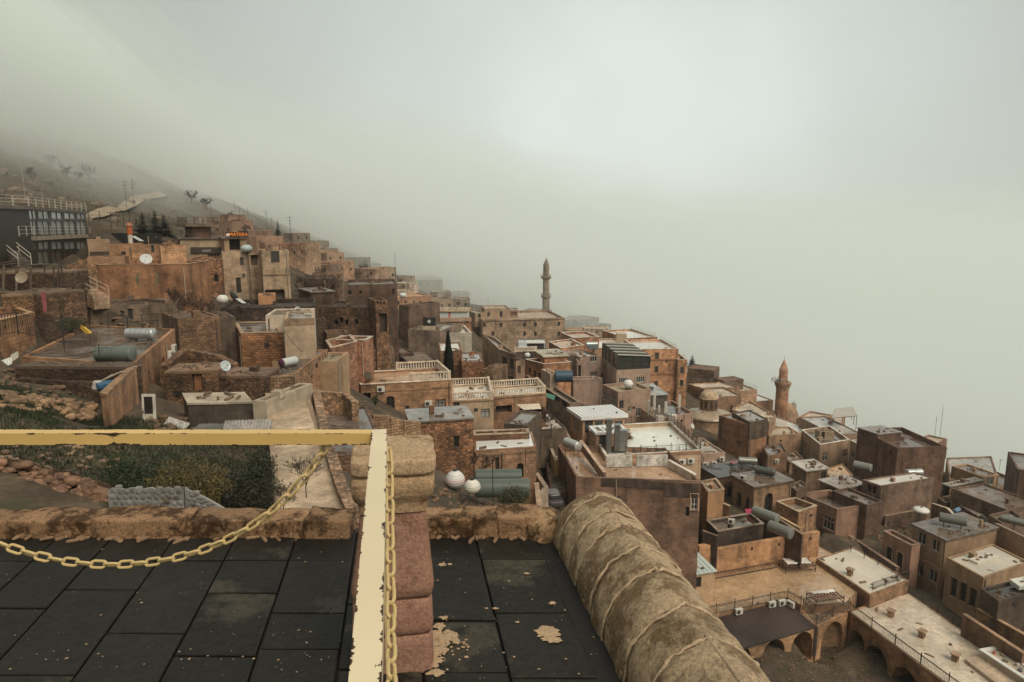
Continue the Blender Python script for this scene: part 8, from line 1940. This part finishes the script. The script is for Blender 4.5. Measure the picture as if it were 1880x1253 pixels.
# drains, vents, hatches on the nearer houses
random.seed(77)
for k, x in list(H.items()):
    if k.startswith('far') or k in ('c7', 'terr', 'arc', 'arc2', 'wing', 'slab', 'glass'): continue
    c = sum(x.P, Vector()) / len(x.P)
    if c.y > 160 or x.zr - x.zg < 2: continue
    for w in (0, 3):
        A0, B0, t0, n0 = x.edge(w); L_ = (B0 - A0).length
        if n0.dot(-A0) < 0 or L_ < 3: continue
        zt = x.zr - (.3 if x.eave is None else x.et + .05)
        if random.random() < .55:
            s_ = random.choice((.3, L_ - .3, L_ * random.uniform(.2, .8)))
            if not any(hh['s0'] - .2 < s_ < hh['s1'] + .2 for hh in x.holes.get(w, [])):
                mb = MB(); p0 = x.pt_(w, s_, zt, -.08); mb.tube([p0, x.pt_(w, s_, x.zg - .5, -.08)], .055, 5); mb.build('drain_pipe', 'paint', x.root, random.choice(((.3, .25, .19), (.42, .36, .28), (.12, .1, .08))))
        if random.random() < .45:
            mb = MB(); s_ = L_ * random.uniform(.2, .8); z = x.zg + (zt - x.zg) * random.uniform(.5, .85)
            if not any(hh['s0'] - .4 < s_ < hh['s1'] + .4 for hh in x.holes.get(w, [])): mb.bar(x.pt_(w, s_ - .22, z, -.02), x.pt_(w, s_ + .22, z, -.02), .09, .34); mb.build('vent', 'dark', x.root, DWN)
    if x.eave is None or x.eave < .3:
        ins = offset_poly(x.P, x.pt + .7)
        for _ in range(random.choice((0, 1, 1, 2))):
            f, g = random.random(), random.random(); p = ins[0].lerp(ins[1], f).lerp(ins[3].lerp(ins[2], f), g); p.z = x.zroof - .03
            mb = MB(); s_ = random.uniform(.35, .7); hh = random.uniform(.3, .9); mb.box(p, s_, s_ * random.uniform(.7, 1.2), hh, x.yaw); mb.build('chimney_stub', x.mat, x.root, x.col)
# litter on the roofs: bricks, planks, stones
mb = MB()
for k, x in H.items():
    c = sum(x.P, Vector()) / len(x.P)
    if c.y > 150 or k in ('glass', 'c7'): continue
    ins = offset_poly(x.P, x.pt + .25)
    for _ in range(random.randint(3, 12)):
        f, g = random.random(), random.random() ** .7 * random.choice((.15, 1)); p = ins[0].lerp(ins[1], f).lerp(ins[3].lerp(ins[2], f), g); p.z = x.zroof - .01
        mb.box(p, random.uniform(.1, .9), random.uniform(.08, .25), random.uniform(.05, .25), random.uniform(0, 3))
tag(mb.build('roof_litter', 'rusty', None, (.17, .12, .085)), kind='stuff')
# brown rubble on the courtyard floor and in the yards
mb = MB()
def debris(u0, u1, v0, v1, n, s0, s1, d0=24):
    for _ in range(n):
        p = hit(random.uniform(u0, u1), random.uniform(v0, v1), d0, 160)
        s_ = random.uniform(s0, s1); rough_block(mb, frame_at(p + Vector((0, 0, s_ * .2)), random.uniform(0, 3), random.uniform(-.4, .4), random.uniform(-.4, .4)), s_ * 1.5, s_, s_ * .7, s_ * .2, 2, .3, random.uniform(0, 90), 1.5)
debris(1380, 1640, 1190, 1255, 260, .06, .22, 40); debris(790, 990, 890, 945, 150, .1, .35, 30); debris(285, 480, 770, 815, 160, .1, .35, 30); debris(0, 240, 690, 730, 90, .1, .35, 35)
debris(1560, 1740, 920, 1000, 140, .2, .6, 60); debris(1285, 1330, 960, 1010, 60, .2, .6, 60); debris(560, 700, 735, 765, 60, .1, .3, 40); debris(100, 320, 545, 625, 120, .1, .4, 45)
tag(mb.build('rubble_debris', 'stone', None, (.17, .105, .065)), kind='stuff')
# ================================================================== the air: thin haze everywhere, a low fog bank lying on the slope beyond the town
def volume(name, mb, dens_, col, g=.0):
    m = bpy.data.materials.new(name); m.use_nodes = True; t = m.node_tree; t.nodes.clear()
    o = t.nodes.new('ShaderNodeOutputMaterial'); v = t.nodes.new('ShaderNodeVolumePrincipled')
    v.inputs['Color'].default_value = col + (1,); v.inputs['Density'].default_value = dens_; v.inputs['Anisotropy'].default_value = g
    t.links.new(v.outputs[0], o.inputs['Volume'])
    M[name] = m
    return tag(mb.build(name, m, None), kind='stuff')
FOGC = (.955, 1.0, .985)
zlo = float(GZ.min()) - 1
mb = MB(); mb.box((0, 0, zlo), 14600, 14600, 262 - zlo)
volume('haze', mb, .00016, FOGC)
fx = np.concatenate([np.linspace(-6800, -520, 10), np.linspace(-460, 460, 47), np.linspace(540, 6800, 10)])
fy = np.concatenate([np.linspace(-200, 60, 5), np.linspace(80, 520, 45), np.linspace(560, 6800, 14)])
FX, FY = np.meshgrid(fx, fy)
def bank(k, y0, x0, z0, T, dens_):
    """a blanket of fog whose near edge thins out to nothing"""
    B = base_h(FX, FY)
    n_ = 18 * vnoise(FX, FY, .02, 60 + k) + 7 * vnoise(FX, FY, .06, 70 + k)
    s_ = np.maximum(np.maximum(FY - y0 + .10 * FX, FX - x0 + .25 * (FY - 100)), (B - z0) * 6) + n_
    T_ = T * (1 - np.exp(-np.clip(s_, 0, None) / 55)) * (1 + .18 * vnoise(FX, FY, .03, 80 + k))
    lo = B - 25; hi_ = B - 25 + np.where(s_ > 0, 25 + T_, .5 + .2 * k)
    hi_ = np.minimum(hi_, 255 - k)
    lo = np.maximum(np.minimum(lo, hi_ - .4), zlo + .5)
    ny, nx = FX.shape; n = ny * nx
    mb = MB()
    mb.v = np.stack([FX, FY, lo], -1).reshape(-1, 3).tolist() + np.stack([FX, FY, hi_], -1).reshape(-1, 3).tolist()
    fs = []
    for j in range(ny - 1):
        for i in range(nx - 1):
            a = j * nx + i; fs.append((a, a + nx, a + nx + 1, a + 1)); fs.append((n + a, n + a + 1, n + a + nx + 1, n + a + nx))
    for i in range(nx - 1): fs.append((i, i + 1, n + i + 1, n + i)); a = (ny - 1) * nx + i; fs.append((a + 1, a, n + a, n + a + 1))
    for j in range(ny - 1): a = j * nx; fs.append((a + nx, a, n + a, n + a + nx)); a = j * nx + nx - 1; fs.append((a, a + nx, n + a + nx, n + a))
    mb.f = fs; mb.sm = [True] * len(fs)
    volume('fog', mb, dens_, FOGC)
for k, a in enumerate(((232, 140, 4, 100, .0010), (232, 140, 4, 82, .0012), (236, 142, 5, 66, .0018), (270, 155, 7, 50, .0035), (300, 175, 9, 37, .006), (340, 205, 13, 25, .013), (9999, 9999, 5, 50, .007), (9999, 9999, 11, 44, .014), (9999, 9999, 17, 38, .024), (520, 420, 999, 150, .0006), (680, 560, 999, 215, .0006), (860, 760, 999, 285, .0005), (1150, 1000, 999, 360, .0004))): bank(k, *a)
